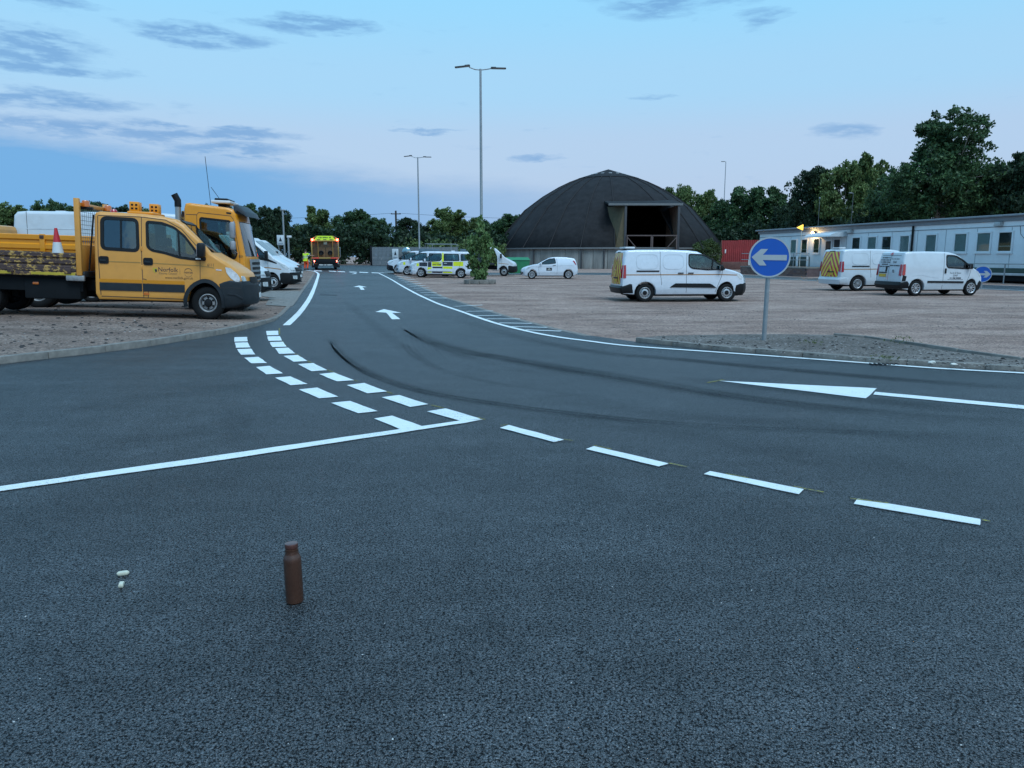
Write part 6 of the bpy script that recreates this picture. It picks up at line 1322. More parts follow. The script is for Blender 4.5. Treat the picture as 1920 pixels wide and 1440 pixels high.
# fences
def red_fence():
    RED = mat('red_corrugated_steel', (.32, .034, .034), .6, var=.2, vs=1.2, dirt=.15); t = thing('red_steel_fence', 'tall dark red corrugated steel fence right of the dome', 'fence', (25.0, 93.0, 0), (0, 0, R(-4)))
    for j in range(4):
        bm = bmesh.new(); P = []; 
        for k in range(8):
            x = j*1.9+k*.2375; P += [(x, 0), (x+.09, 0), (x+.12, .06), (x+.2, .06)]
        P.append((j*1.9+1.88, 0)); a = [bm.verts.new((x, y, .1)) for x, y in P]; b = [bm.verts.new((x, y, 3.45+(.0 if j else -.05))) for x, y in P]
        for i in range(len(P)-1): bm.faces.new((a[i], a[i+1], b[i+1], b[i]))
        o = obj('steel_sheet', bm, RED, t, smooth=0); md = o.modifiers.new('thickness', 'SOLIDIFY'); md.thickness = .02
    for x in (-.05, 1.9, 3.8, 5.7, 7.6): bxo('fence_post', (x-.06, x+.06, .10, .22, 0, 3.4), mat('rust_post', (.16, .07, .05), .8), t, .01)
    bxo('low_kicker', (-.1, 3.2, -.9, -.6, 0, .9), mat('rust_brown_block', (.13, .06, .05), .8, var=.3), t, .03); bxo('white_marker', (2.95, 3.15, -.95, -.9, .5, 1.2), WPLATE, t, .01); bxo('white_marker', (.35, .5, -.03, .02, 1.9, 2.35), WPLATE, t, .01)
red_fence()
def palisade():
    t = thing('palisade_fence', 'grey steel palisade fence behind the row of patrol cars', 'fence', (-16.2, 90.0, terrain(-16.2, 90)), (0, 0, R(-2))); m = mat('dull_galvanised_pale', (.165, .185, .20), .6, var=.3, vs=2.5)
    bm = bmesh.new(); box(bm, -.065, .065, -.02, .02, .05, 2.1, .006); me = tomesh(bm, 'pale', m, 0)
    for k in range(64): o = link('pale', me, t, (.12+.155*k, random.uniform(-.01, .01), random.uniform(-.02, .02)))
    for z in (.5, 1.7): bxo('fence_rail', (0, 10, .03, .09, z-.04, z+.04), m, t, .01)
    bxo('gate_post', (-.16, .06, -.12, .12, -.1, 2.25), DARK, t, .02)
    for x in (2.75, 5.5, 8.25): bxo('fence_post', (x-.06, x+.06, .09, .2, -.1, 2.0), m, t, .01)
palisade()
def board_sign(name, label, x, y, z0, w, h, mast):
    t = thing(name, label, 'sign', (x, y, terrain(x, y)))
    bxo('sign_plate', (-w/2, w/2, -.03, 0, z0, z0+h), mat('white_sign_face', (.52, .56, .58), .5), t, .005)
    bm = bmesh.new(); P = [(0, .34), (.06, .16), (.16, -.10), (.16, -.22), (-.16, -.22), (-.16, -.10), (-.06, .16)]; P = [(a*w*1.1, z0+h*.55+b*h*.8) for a, b in P]
    a = [bm.verts.new((px, -.034, pz)) for px, pz in P]; bm.faces.new(a); obj('sign_figure', bm, INK, t, smooth=0); bxo('sign_text_band', (-w*.32, w*.32, -.035, -.031, z0+h*.10, z0+h*.16), mat('grey_blue_ink', (.1, .14, .2), .5), t, 0)
    for sx in mast: tubeo('sign_post', [(sx, .03, 0), (sx, .03, z0+h)], .035, GALV, t, 6)
board_sign('site_sign', 'white board with dark figure mounted on the grey palisade fence', -13.4, 89.6, .75, .72, 1.15, (-.2, .2))
board_sign('site_sign', 'white board with dark figure at the hedge left of the amber road-crew truck', -21.6, 73.0, 2.2, .66, .92, (-.2,))
def mirror():
    x, y = -11.9, 88.0; t = thing('convex_mirror', 'round convex traffic mirror by the lamp post near the palisade fence', 'mirror', (x, y, terrain(x, y)))
    bm = bmesh.new(); lathe(bm, [(.5, 0), (.5, .05), (.47, .07), (.35, .12), (.2, .16), (0, .18)], 28, 'z'); obj('mirror_dish', bm, mat('mirror_face', (.32, .42, .44), .12, metal=.9), t, (0, -.05, 1.55), (R(90), 0, 0)); tubeo('mirror_post', [(0, .06, 0), (0, .06, 1.6)], .045, GALV, t)
mirror()
b = thing('green_skip', 'green metal bin between the white cab truck and the hatchback', 'bin', (.45, 66.0, 0)); GRN = mat('green_bin_paint', (.02, .20, .09), .5, var=.15)
bm = bmesh.new(); vs = [bm.verts.new(p) for p in ((-.9,-.6,.12),(.9,-.6,.12),(.9,.6,.12),(-.9,.6,.12),(-1.05,-.7,1.2),(1.05,-.7,1.2),(1.05,.7,1.2),(-1.05,.7,1.2))]
for f in ((3,2,1,0),(0,1,5,4),(1,2,6,5),(2,3,7,6),(3,0,4,7)): bm.faces.new([vs[i] for i in f])
o = obj('bin_body', bm, GRN, b, smooth=0); md = o.modifiers.new('thickness', 'SOLIDIFY'); md.thickness = .05
bm = bmesh.new(); vs = [bm.verts.new(p) for p in ((-1.1,-.75,1.22),(1.1,-.75,1.22),(1.1,.75,1.22),(-1.1,.75,1.22),(-.9,-.4,1.45),(.9,-.4,1.45),(.9,.4,1.45),(-.9,.4,1.45))]
for f in ((3,2,1,0),(4,5,6,7),(0,1,5,4),(1,2,6,5),(2,3,7,6),(3,0,4,7)): bm.faces.new([vs[i] for i in f])
obj('bin_lid', bm, GRN, b, smooth=0)
for x in (-.8, .8): bxo('bin_foot', (x-.06, x+.06, -.5, .5, 0, .13), BLACKP, b, .01)

# lamp posts
def lamp(label, X, Y, h, z=None):
    z = terrain(X, Y) if z is None else z; t = thing('lamp_post', label, 'lamp post', (X, Y, z), group='twin-headed lamp posts')
    bm = bmesh.new(); lathe(bm, [(.12, 0), (.12, 1.4), (.085, 1.5), (.075, h*.6), (.06, h), (0, h+.02)], 16); obj('pole', bm, GALV, t, smooth=50)
    HEAD = mat('dark_lamp_head', (.045, .05, .055), .45)
    for sg in (-1, 1):
        tubeo('arm', [(0, 0, h-.05), (sg*.3, 0, h-.02), (sg*.62, -.02, h+(.09 if sg < 0 else .03))], .03, GALV, t, 8)
        bm = bmesh.new(); box(bm, -.42, .42, -.13, .13, -.028, .028, .025); box(bm, -.40, -.12, -.10, .10, .028, .06, .02); hd = obj('lamp_head', bm, HEAD, t, (sg*.98, -.03, h+(.12 if sg < 0 else .03)), (0, R(6 if sg < 0 else 1), R(0 if sg > 0 else 180)))
        bxo('lamp_glass', (-.36, .36, -.10, .10, -.036, -.027), mat('grey_lamp_glass', (.28, .3, .3), .3), hd, .003)
lamp('tall twin-headed lamp post rising out of the young tree', -1.72, 44.2, 11.6)
lamp('more distant twin-headed lamp post behind the patrol cars', -9.6, 81.0, 11.1)
def lamp_single(label, u, vt, Y, arm=-1, k=1):
    X, _, zt = at(u, vt, Y); t = thing('lamp_post', label, 'lamp post', (X, Y, 0))
    bm = bmesh.new(); lathe(bm, [(.11*k, 0), (.08*k, zt*.5), (.06*k, zt), (0, zt+.01)], 12); obj('pole', bm, GALV if k == 1 else mat('dark_old_steel', (.09, .10, .10), .7), t, smooth=50)
    bm = bmesh.new(); box(bm, -.85*k, -.2*k, -.14*k, .14*k, -.07, .06, .05*k) if arm < 0 else box(bm, .2, .85, -.14, .14, -.07, .06, .05); obj('lamp_head', bm, mat('grey_lamp_head', (.2, .21, .21), .5), t, (0, 0, zt+.02)); tubeo('arm', [(0, 0, zt-.05), (arm*.3, 0, zt+.02)], .04, GALV, t, 6)
lamp_single('slim single-headed lamp post against the sky right of the dome', 1361, 303, 146)
lamp_single('small grey lamp post among the trees above the office roof', 1600, 362, 84, k=.55)
def mast(name, label, u, v0, v1, Y, r=.04, m=GALV):
    X, _, zt = at(u, v0, Y); t = thing(name, label, 'pole', (X, Y, terrain(X, Y))); tubeo('pole', [(0, 0, 0), (0, 0, zt-t.location.z)], r, m, t, 8); return t
m_ = mast('flag_pole', 'thin pale mast standing behind the office roof', 1537, 372, 470, 68, .022, mat('dark_old_steel', (.09, .10, .10), .7)); lathe_b = bmesh.new(); lathe(lathe_b, [(.07, 0), (.07, .08), (0, .12)], 10); obj('pole_cap', lathe_b, GALV, m_, (0, 0, m_.children[0].bound_box[1][2]))
p_ = mast('telegraph_pole', 'dark wooden telegraph pole above the hedge left of the distant lamp post', 742, 395, 480, 110, .13, mat('dark_timber', (.045, .035, .03), .9)); zt = p_.children[0].bound_box[1][2]; bxo('cross_arm', (-.7, .7, -.06, .06, zt-.5, zt-.38), mat('dark_timber', (.045, .035, .03), .9), p_, .01)
for s_ in (-1, 1): tubeo('wire', [(s_*.5, 0, zt-.35), (s_*8, 0, zt-.8), (s_*20, 0, zt-1.2), (s_*34, 0, zt-1.3)], .022, BLACKP, p_, 4)
q_ = mast('grey_post', 'grey lamp column behind the white vans left of the road-crew truck', 530, 395, 500, 76, .09); bm = bmesh.new(); box(bm, -.25, .25, -.1, .1, 0, .12, .03); obj('lamp_head', bm, GALV, q_, (0, 0, q_.children[0].bound_box[1][2]))
q_ = mast('camera_post', 'short pale post with a white camera near the left site sign', 540.5, 446, 500, 71, .09); bm = bmesh.new(); box(bm, -.12, .3, -.1, .1, 0, .2, .04); obj('camera_head', bm, lightbar, q_, (0, 0, q_.children[0].bound_box[1][2]))
# yellow beacon on a thin pole by the entrance
X, Y, _ = at(1503, 430, 60.6); t = thing('beacon_pole', 'thin pale pole topped by a glowing yellow lamp by the office entrance', 'pole', (X, Y, 0)); tubeo('pole', [(0, 0, 0), (0, 0, 3.5)], .03, mat('pale_pole', (.55, .5, .42), .5), t, 6)
bm = bmesh.new(); vs = [bm.verts.new(p) for p in ((-.36,-.05,3.72),(.1,-.05,3.52),(.1,-.05,3.95),(-.36,.1,3.72),(.1,.1,3.52),(.1,.1,3.95),(-.30,0,3.85))]
bm.faces.new((vs[0],vs[1],vs[2])); bm.faces.new((vs[5],vs[4],vs[3])); bm.faces.new((vs[0],vs[3],vs[4],vs[1])); bm.faces.new((vs[1],vs[4],vs[5],vs[2])); bm.faces.new((vs[2],vs[5],vs[3],vs[0])); bm.verts.remove(vs[6])
obj('lamp_shade', bm, mat('glowing_yellow_shade', (.95, .55, .06), .4, var=.05, emit=1.0), t, smooth=0)

# blue arrow signs
BLUE = mat('blue_sign_face', (.004, .085, .40), .35, var=.06, vs=2, coat=.2); SILV = mat('silver_sign_film', (.40, .42, .43), .5, var=.06, bump=.2, bs=200)
def arrow_sign(label, X, Y, r, zc, left, yaw, post_r=.038, post=True, lean=0):
    t = thing('arrow_sign', label, 'sign', (X, Y, terrain(X, Y)+.08), (0, R(lean), R(yaw)), group='blue arrow signs')
    if post: tubeo('post', [(0, .045, -.1), (0, .045, zc)], post_r, GALV, t, 14)
    bm = bmesh.new(); lathe(bm, [(0, .006), (r, .006), (r, -.006), (0, -.006)], 64, 'y', 0, (0, 0, zc)); dsk = obj('sign_disc', bm, BLUE, t, smooth=30)
    bm = bmesh.new(); lathe(bm, [(r-.022, -.0085), (r+.004, -.0085), (r+.004, .009), (r-.022, .009), (r-.022, -.0085)], 64, 'y', 0, (0, 0, zc)); obj('sign_border', bm, SILV, dsk, smooth=30)
    P = [(-.88, 0), (-.44, .41), (-.10, .41), (-.335, .12), (.83, .125), (.83, -.15), (-.33, -.14), (-.13, -.41), (-.47, -.41)]; sg = 1 if left else -1; P = [(a*r*sg, b_*r) for a, b_ in P]
    bm = bmesh.new(); vs = [bm.verts.new((a, -.011, zc+b_)) for a, b_ in P]; bm.faces.new(vs); r_ = bmesh.ops.extrude_face_region(bm, geom=bm.faces[:])
    for g in r_['geom']:
        if isinstance(g, bmesh.types.BMVert): g.co.y += .004
    bmesh.ops.recalc_face_normals(bm, faces=bm.faces); obj('arrow', bm, SILV, dsk, smooth=0)
    for z in (zc+.18*r/.4, zc-.18*r/.4): bxo('clip', (-.06, .06, .007, .06, z-.02, z+.02), GALV, dsk, .003)
X, Y = gp(1433, 637, .09); arrow_sign('large blue disc sign with left arrow on a grey post, on the gritty verge', X, Y, .335, 1.41, True, -10, lean=.6)
X, Y, Z = at(1842, 516, 36.0); arrow_sign('small blue disc sign with right arrow beside the lettered van bonnet', X, Y, .37, .62, False, -32)

# ================================================================ PLANTS
def leaf_material(name, c1, c2, trans=.25):
    m = bpy.data.materials.new(name); m.use_nodes = True; nt = m.node_tree; N = nt.nodes; L = nt.links; b = N['Principled BSDF']
    g = N.new('ShaderNodeNewGeometry'); r = N.new('ShaderNodeValToRGB'); L.new(g.outputs['Random Per Island'], r.inputs[0]); r.color_ramp.elements[0].color = (*c1, 1); r.color_ramp.elements[1].color = (*c2, 1)
    tc = N.new('ShaderNodeTexCoord'); n = N.new('ShaderNodeTexNoise'); n.inputs['Scale'].default_value = .6; L.new(tc.outputs['Object'], n.inputs[0]); k = N.new('ShaderNodeMapRange'); L.new(n.outputs[0], k.inputs[0]); k.inputs[1].default_value = .3; k.inputs[2].default_value = .7; k.inputs[3].default_value = .65; k.inputs[4].default_value = 1.35
    hs = N.new('ShaderNodeHueSaturation'); L.new(r.outputs[0], hs.inputs['Color']); L.new(k.outputs[0], hs.inputs['Value']); L.new(hs.outputs[0], b.inputs['Base Color']); b.inputs['Roughness'].default_value = .55; b.inputs['Specular IOR Level'].default_value = .3
    t = N.new('ShaderNodeBsdfTranslucent'); L.new(hs.outputs[0], t.inputs[0]); x = N.new('ShaderNodeMixShader'); x.inputs[0].default_value = trans; L.new(b.outputs[0], x.inputs[1]); L.new(t.outputs[0], x.inputs[2]); L.new(x.outputs[0], N['Material Output'].inputs[0]); return m
LEAF = [leaf_material('dark_tree_leaves', (.024, .060, .026), (.086, .150, .056)), leaf_material('olive_tree_leaves', (.052, .092, .027), (.165, .218, .072)), leaf_material('deep_green_leaves', (.013, .031, .017), (.043, .075, .035))]
LEAFY = leaf_material('young_tree_leaves', (.07, .14, .04), (.21, .32, .12), .3)
BARK = mat('grey_bark', (.12, .105, .085), .9, var=.3, vs=5, bump=.5, bs=20)
def leaf_mesh(name, C_, rad, per, size, m, rng, droop=.0, aspect=.55):
    """C_: clump centres; leaves are small folded blades scattered through each clump"""
    C_ = np.asarray(C_); n = len(C_)*per; c = np.repeat(C_, per, 0); rr = np.repeat(np.broadcast_to(rad, len(C_)), per)
    d = rng.normal(size=(n, 3)); d /= np.linalg.norm(d, axis=1, keepdims=True); q = rng.random(n)**.55
    p = c+d*(rr*q)[:, None]*np.array([1, 1, .75])
    a = rng.normal(size=(n, 3))*.8+d*.6; a[:, 2] -= droop; a /= np.linalg.norm(a, axis=1, keepdims=True)
    b = np.cross(a, rng.normal(size=(n, 3))); b /= np.linalg.norm(b, axis=1, keepdims=True); nn = np.cross(a, b)
    s = (size*rng.uniform(.6, 1.35, n))[:, None]
    V = np.stack([p-a*s*.5, p+b*s*aspect*.5+nn*s*.12, p+a*s*.5, p-b*s*aspect*.5+nn*s*.12], 1).reshape(-1, 3)
    me = bpy.data.meshes.new(name); me.vertices.add(n*4); me.vertices.foreach_set('co', V.astype(np.float32).ravel()); me.loops.add(n*4); me.loops.foreach_set('vertex_index', np.arange(n*4, dtype=np.int32)); me.polygons.add(n); me.polygons.foreach_set('loop_start', np.arange(0, n*4, 4, dtype=np.int32)); me.polygons.foreach_set('loop_total', np.full(n, 4, np.int32)); me.update(); me.validate(); me.materials.append(m); return me
def crown_points(rng, h, r, base, lobes, per_lobe, flat=.85):
    """clump centres spread through several overlapping lobes, metres"""
    out, rad, tips = [], [], []
    for k in range(lobes):
        t = (k+rng.random())/lobes; z = base+(h-base)*(.14+.72*t); env = r*math.sqrt(max(.06, 1-((z-(base+(h-base)*.40))/((h-base)*.60))**2)); a = 2*math.pi*(k*.382+rng.random()*.15); q = env*rng.uniform(.15, .72)
        c = np.array([q*math.cos(a), q*math.sin(a), z]); R_ = r*rng.uniform(.26, .44)*(1.1-.35*t); tips.append(c)
        d = rng.normal(size=(per_lobe, 3)); d /= np.linalg.norm(d, axis=1, keepdims=True)
        P = c+d*R_*(rng.random((per_lobe, 1))**.45)*np.array([1, 1, flat]); P = P[P[:, 2] > base*.6]; out.append(P); rad.append(rng.uniform(.20, .40, len(P))*R_+.12)
    return np.concatenate(out), np.concatenate(rad), tips
def trunk_bm(rng, h, base, tips, r0, lean=0):
    bm = bmesh.new(); fork = base*rng.uniform(.85, 1.05); tube(bm, [(0, 0, -.2), (.03, 0, fork*.5), (lean, 0, fork)], [r0*1.25, r0, r0*.82], 10)
    for c in tips:
        m = np.array([lean+c[0]*.35, c[1]*.35, fork+(c[2]-fork)*.55]); tube(bm, [(lean*.9, 0, fork*.93), tuple(m), tuple(c)], [r0*.55, r0*.3, r0*.06], 6)
    return bm
VAR = []
def make_variants():
    for i in range(7):
        rng = np.random.default_rng(40+i); h, r, base = 10, 4.2, (1.2, 2.0, 1.4, 1.6, 1.0, 2.4, 1.3)[i]
        P, rad, tips = crown_points(rng, h, r, base, (20, 17, 22, 18, 21, 16, 20)[i], 30)
        VAR.append((leaf_mesh('crown', P, rad*.9, 34, .34, LEAF[i % 3], rng), tomesh(trunk_bm(rng, h, base+.6, tips, .2), 'trunk', BARK, 50), h, r))
make_variants()
_tree_no = [0]
def tree(u, vt, hw, Y, label, var=None, squash=1):
    X, _, zt = at(u, vt, Y); z0 = terrain(X, Y); k = _tree_no[0]; _tree_no[0] += 1; cm, tm, h, r = VAR[(k*3+1) % len(VAR) if var is None else var]
    t = thing('tree', label, 'tree', (X, Y, z0-.1), (0, 0, random.uniform(0, 6.28)), group='trees round the depot'); w = hw*Y/FPX
    for nm, me in (('crown', cm), ('trunk', tm)): o = link(nm, me, t); o.scale = (w/r*1.0, w/r*1.0, (zt-z0+.1)/h*1.0)
    return t
far_left = [(8,376,48,92),(62,384,36,88),(88,366,34,95),(128,374,34,92),(168,370,32,90),(192,371,36,96),(232,380,34,92),(268,386,40,95),(318,402,40,98),(380,376,38,92),(438,378,32,96),(462,374,36,92),(500,378,30,90),(520,384,30,95),(560,418,36,112),(600,380,36,108),(640,398,30,112),(672,386,44,106),(708,402,32,112),(760,402,34,108),(800,420,34,112),(838,386,44,108),(872,402,38,112),(905,412,34,116),(925,404,40,118),(960,394,46,120),(995,404,40,126)]
order = ['leftmost', 'second', 'third', 'fourth', 'fifth', 'sixth', 'seventh', 'eighth', 'ninth', 'tenth', 'eleventh', 'twelfth', 'thirteenth', 'fourteenth', 'fifteenth', 'sixteenth', 'seventeenth', 'eighteenth', 'nineteenth', 'twentieth', 'twenty-first', 'twenty-second', 'twenty-third', 'twenty-fourth', 'twenty-fifth', 'twenty-sixth', 'twenty-seventh']
for k, (u, v, w, Y) in enumerate(far_left):
    near = 'behind the yellow trucks' if u < 360 else 'behind the amber cab and white vans' if u < 540 else 'behind the road-crew truck' if u < 720 else 'behind the patrol cars' if u < 880 else 'left of the dome'
    tree(u, v, w*1.12, Y, f'dark leafy tree {near}, {order[k]} from the left edge' if k else f'dark leafy tree {near}, leftmost of the far tree line')
right = [(1248,346,36,138,'pale-topped tree just right of the dome peak'),(1278,342,40,134,'tree peeping over the right slope of the dome'),(1318,346,36,132,'narrow tree beside the slim lamp post, left of it'),(1352,366,36,126,'low tree right behind the slim lamp post'),(1398,338,52,118,'broad tree right of the slim lamp post'),(1448,340,46,112,'rounded tree above the red fence'),(1478,372,36,100,'small dark tree above the left end of the office'),(1532,304,50,92,'olive green tree above the lit office lamp'),(1588,296,52,90,'olive green tree left of the small lamp post in the wood'),(1636,276,48,94,'pale-topped tree left of the tallest tree'),(1690,300,52,82,'dark tree filling the gap left of the tallest tree'),(1840,320,52,78,'dark tree filling the gap right of the tallest tree'),(1888,288,50,72,'dark tree at the right edge above the office'),(1950,262,70,70,'dark tree cut off by the right edge of the view')]
for u, v, w, Y, lb in right: tree(u, v, w*1.12, Y, lb)
# the tallest tree: open crown over pale forked limbs
def big_tree():
    X, Y = at(1765, 400, 74)[0], 74.0; zt = at(1765, 192, 74)[2]; rng = np.random.default_rng(5); t = thing('tall_tree', 'tallest tree with open crown and pale forked trunk above the office roof', 'tree', (X, Y, 0))
    P, rad, tips = crown_points(rng, zt, 4.9, 4.6, 34, 22); P2, rad2, t2 = crown_points(rng, zt*.74, 5.9, 4.2, 14, 30)
    link('crown', leaf_mesh('crown', np.concatenate([P, P2]), np.concatenate([rad, rad2])*.85, 30, .32, LEAF[0], rng), t)
    bm = bmesh.new(); tube(bm, [(-.4, 0, -.2), (-.35, -.1, 3), (-.3, -.2, 5)], [.48, .40, .34], 10)
    for c in ((-2.2, -1.6, 9), (-.6, -1.2, 10.5), (1.2, -.8, 10), (2.6, -1.5, 8.6), (.3, .8, 12), (-1.5, .6, 11.5)): tube(bm, [(-.3, -.2, 4.6), (c[0]*.35-.2, c[1]*.45, 6.4), c], [.26, .17, .05], 8)
    for c in tips[::2]: tube(bm, [(c[0]*.4, c[1]*.4, 8.5), tuple(c)], [.09, .03], 5)
    obj('trunk', bm, mat('pale_bark', (.20, .18, .15), .9, var=.3, vs=6), t, smooth=50)
big_tree()
# round bush by the red fence
X, Y, _ = at(1325, 470, 91); rng = np.random.default_rng(11); bsh = thing('round_bush', 'round clipped green bush between the dome and the red fence', 'bush', (X, Y, 0)); d = rng.normal(size=(230, 3)); d /= np.linalg.norm(d, axis=1, keepdims=True)
P = d*np.array([1.65, 1.65, 1.8])*rng.uniform(.72, 1.0, (230, 1))+np.array([0, 0, 1.75]); P = P[P[:, 2] > .15]; link('foliage', leaf_mesh('foliage', P, .36, 26, .20, leaf_material('bush_leaves', (.035, .06, .018), (.10, .135, .04)), rng), bsh)
bm = bmesh.new()
for k in range(5): a = k*1.26; tube(bm, [(0, 0, -.05), (.5*math.cos(a), .5*math.sin(a), 1.0), (.9*math.cos(a), .9*math.sin(a), 2.0)], [.06, .04, .015], 6)
obj('stems', bm, BARK, bsh)
# young tree at the foot of the lamp post
def young():
    X, Y = -1.80, 43.3; rng = np.random.default_rng(3); t = thing('young_tree', 'young bushy green tree growing round the foot of the tall lamp post', 'tree', (X, Y, 0)); C1 = []
    for z, r, n in ((.35, .45, 16), (.7, .62, 26), (1.1, .72, 32), (1.5, .76, 32), (1.9, .72, 28), (2.25, .60, 22), (2.55, .38, 14), (2.9, .26, 8), (3.2, .17, 6), (3.5, .09, 4)):
        for k in range(n): a = rng.random()*6.28; q = r*math.sqrt(rng.uniform(.15, 1)); C1.append((q*math.cos(a)+(.06 if z > 2 else -.02), q*math.sin(a), z+rng.normal()*.1))
    for cx, cz, n in ((-.70, 2.0, 14), (-.62, 2.2, 8), (.72, 2.25, 12), (.78, 1.6, 8), (.62, 2.4, 6), (-.72, 1.5, 8)): C1 += [(cx+rng.normal()*.13, rng.normal()*.3, cz+rng.normal()*.18) for _ in range(n)]
    cr = link('crown', leaf_mesh('crown', C1, .20, 18, .19, LEAFY, rng, droop=.5, aspect=.8), t); cr.scale = (.70, .70, 1); bm = bmesh.new()
    for k in range(7): a = k*.9; tube(bm, [(.1*math.cos(a), .1*math.sin(a), 0), (.25*math.cos(a), .25*math.sin(a), .8), (.45*math.cos(a), .45*math.sin(a), 1.9)], [.03, .022, .008], 6)
    tube(bm, [(0, 0, 0), (.02, 0, 1.6), (.04, 0, 3.4)], [.05, .035, .01], 6); obj('stems', bm, BARK, t)
    s = thing('planter_blocks', 'low ring of concrete blocks round the young tree', 'planter', (X, Y, 0))
    for k in range(10): a = k*.628; bxo('block', (-.27, .27, -.11, .11, 0, .24), CONC, s, .03, (.78*math.cos(a), .6*math.sin(a), 0), (0, 0, a+R(90)+random.uniform(-.1, .1)))
young()
# dense hedge filling in under the far trees: one mass
def hedge(name, label, line, seed, dens, m, size=.5):
    rng = np.random.default_rng(seed); Cc, Rr = [], []
    for (x0, y0, h0), (x1, y1, h1) in zip(line, line[1:]):
        n = int(math.hypot(x1-x0, y1-y0)*dens)
        for _ in range(n): t = rng.random(); h = (h0+(h1-h0)*t)*rng.uniform(.75, 1.08); z = h*rng.random()**.8; Cc.append((x0+(x1-x0)*t+rng.normal()*.3, y0+(y1-y0)*t+rng.normal()*.9, z+terrain(x0, y0))); Rr.append(rng.uniform(.6, 1.05))
    o = link(name, leaf_mesh(name, Cc, np.array(Rr), 26, size, m, rng)); o['label'] = label; return struct(o, 'stuff')
hedge('hedge', 'dark overgrown hedge under the far tree line', [(-75, 100, 4.5), (-55, 99, 4.5), (-40, 98, 4.2), (-30, 101, 4.8), (-22, 101, 5.0), (-14, 100, 4.4), (-8, 104, 4.2), (-2, 106, 4.6), (2, 112, 5.0)], 1, 13, LEAF[2])
hedge('undergrowth', 'pale green undergrowth behind the palisade fence', [(-14, 94, 2.6), (-9, 94, 3.3), (-4, 95, 3.0), (-1, 97, 2.8)], 2, 9, LEAF[1], .35)
hedge('woodland_edge', 'dark wood behind the office and the red fence', [(27, 122, 5), (32, 112, 6), (37, 104, 6.5), (34, 96, 6), (36, 88, 6.5), (42, 80, 7), (48, 72, 7), (56, 66, 7)], 3, 13, LEAF[2])

# ================================================================ PERSON
def person():
    X, Y = -18.38, 69.4; t = thing('person', 'person in yellow high-visibility vest and orange trousers at the rear of the road-crew truck', 'person', (X, Y, terrain(X, Y)), (0, 0, R(-20)))
    def skin(name, V, E, rad, m, root=0, sub=2):
        me = bpy.data.meshes.new(name); me.from_pydata(V, E, []); o = bpy.data.objects.new(name, me); C.objects.link(o); o.modifiers.new('skin', 'SKIN'); sk = me.skin_vertices[0].data
        for i, r in enumerate(rad): sk[i].radius = (r, r) if not isinstance(r, tuple) else r
        sk[root].use_root = True; s = o.modifiers.new('sub', 'SUBSURF'); s.levels = sub; s.render_levels = sub
        me2 = bpy.data.meshes.new_from_object(o.evaluated_get(bpy.context.evaluated_depsgraph_get())); bpy.data.objects.remove(o); bpy.data.meshes.remove(me); me2.materials.clear(); me2.materials.append(m); me2.polygons.foreach_set('use_smooth', [True]*len(me2.polygons)); return link(name, me2, t)
    SK = mat('skin', (.35, .20, .14), .6); V = [(0, 0, .95), (0, .02, 1.2), (0, .02, 1.42), (0, .02, 1.52), (0, .04, 1.62), (0, .05, 1.74), (-.19, 0, 1.40), (-.26, .05, 1.14), (-.22, .22, .98), (.19, 0, 1.40), (.44, .10, 1.28), (.70, .16, 1.26), (-.10, 0, .9), (-.12, .03, .5), (-.12, -.02, .08), (-.12, .13, .04), (.10, 0, .9), (.14, .10, .5), (.13, .0, .08), (.13, .16, .04), (.80, .18, 1.25)]
    E = [(0, 1), (1, 2), (2, 3), (3, 4), (4, 5), (2, 6), (6, 7), (7, 8), (2, 9), (9, 10), (10, 11), (11, 20), (0, 12), (12, 13), (13, 14), (14, 15), (0, 16), (16, 17), (17, 18), (18, 19)]
    rad = [.14, .13, .13, .06, .09, .095, .06, .045, .035, .06, .045, .035, .09, .06, .045, .04, .09, .06, .045, .04, .035]; skin('body', V, E, rad, SK)
    HV = mat('yellow_high_visibility_cloth', (.46, .66, .02), .7, var=.08, emit=.06); skin('vest', [(0, 0, .98), (0, .02, 1.2), (0, .02, 1.42), (-.2, .01, 1.41), (-.27, .04, 1.2), (.2, .01, 1.41), (.38, .08, 1.32), (0, .0, .90)], [(7, 0), (0, 1), (1, 2), (2, 3), (3, 4), (2, 5), (5, 6)], [.19, .19, .17, .09, .08, .09, .075, .18], HV)
    OR = mat('orange_high_visibility_cloth', (.62, .07, .015), .7, var=.08, emit=.05); skin('trousers', [(0, 0, .98), (-.10, 0, .86), (-.12, .03, .5), (-.12, -.02, .12), (.10, 0, .86), (.14, .10, .5), (.13, .0, .12)], [(0, 1), (1, 2), (2, 3), (0, 4), (4, 5), (5, 6)], [.155, .115, .09, .08, .115, .09, .08], OR)
    for z in (1.08, 1.22):
        bm = bmesh.new(); lathe(bm, [(.212, -.025), (.214, .025), (.205, .025), (.203, -.025), (.212, -.025)], 24); o = obj('reflective_band', bm, mat('reflective_tape', (.6, .62, .62), .4), t, (0, .015, z)); o.scale = (1, .92, 1)
    bm = bmesh.new(); lathe(bm, [(0, .115), (.06, .10), (.10, .05), (.108, 0), (.10, -.05)], 20); obj('hair', bm, mat('dark_hair', (.03, .022, .018), .8), t, (0, .035, 1.70))
    for x in (-.12, .13): bm = bmesh.new(); box(bm, x-.055, x+.055, -.07, .2, 0, .11, .03); obj('boot', bm, BLACKP, t)
person()

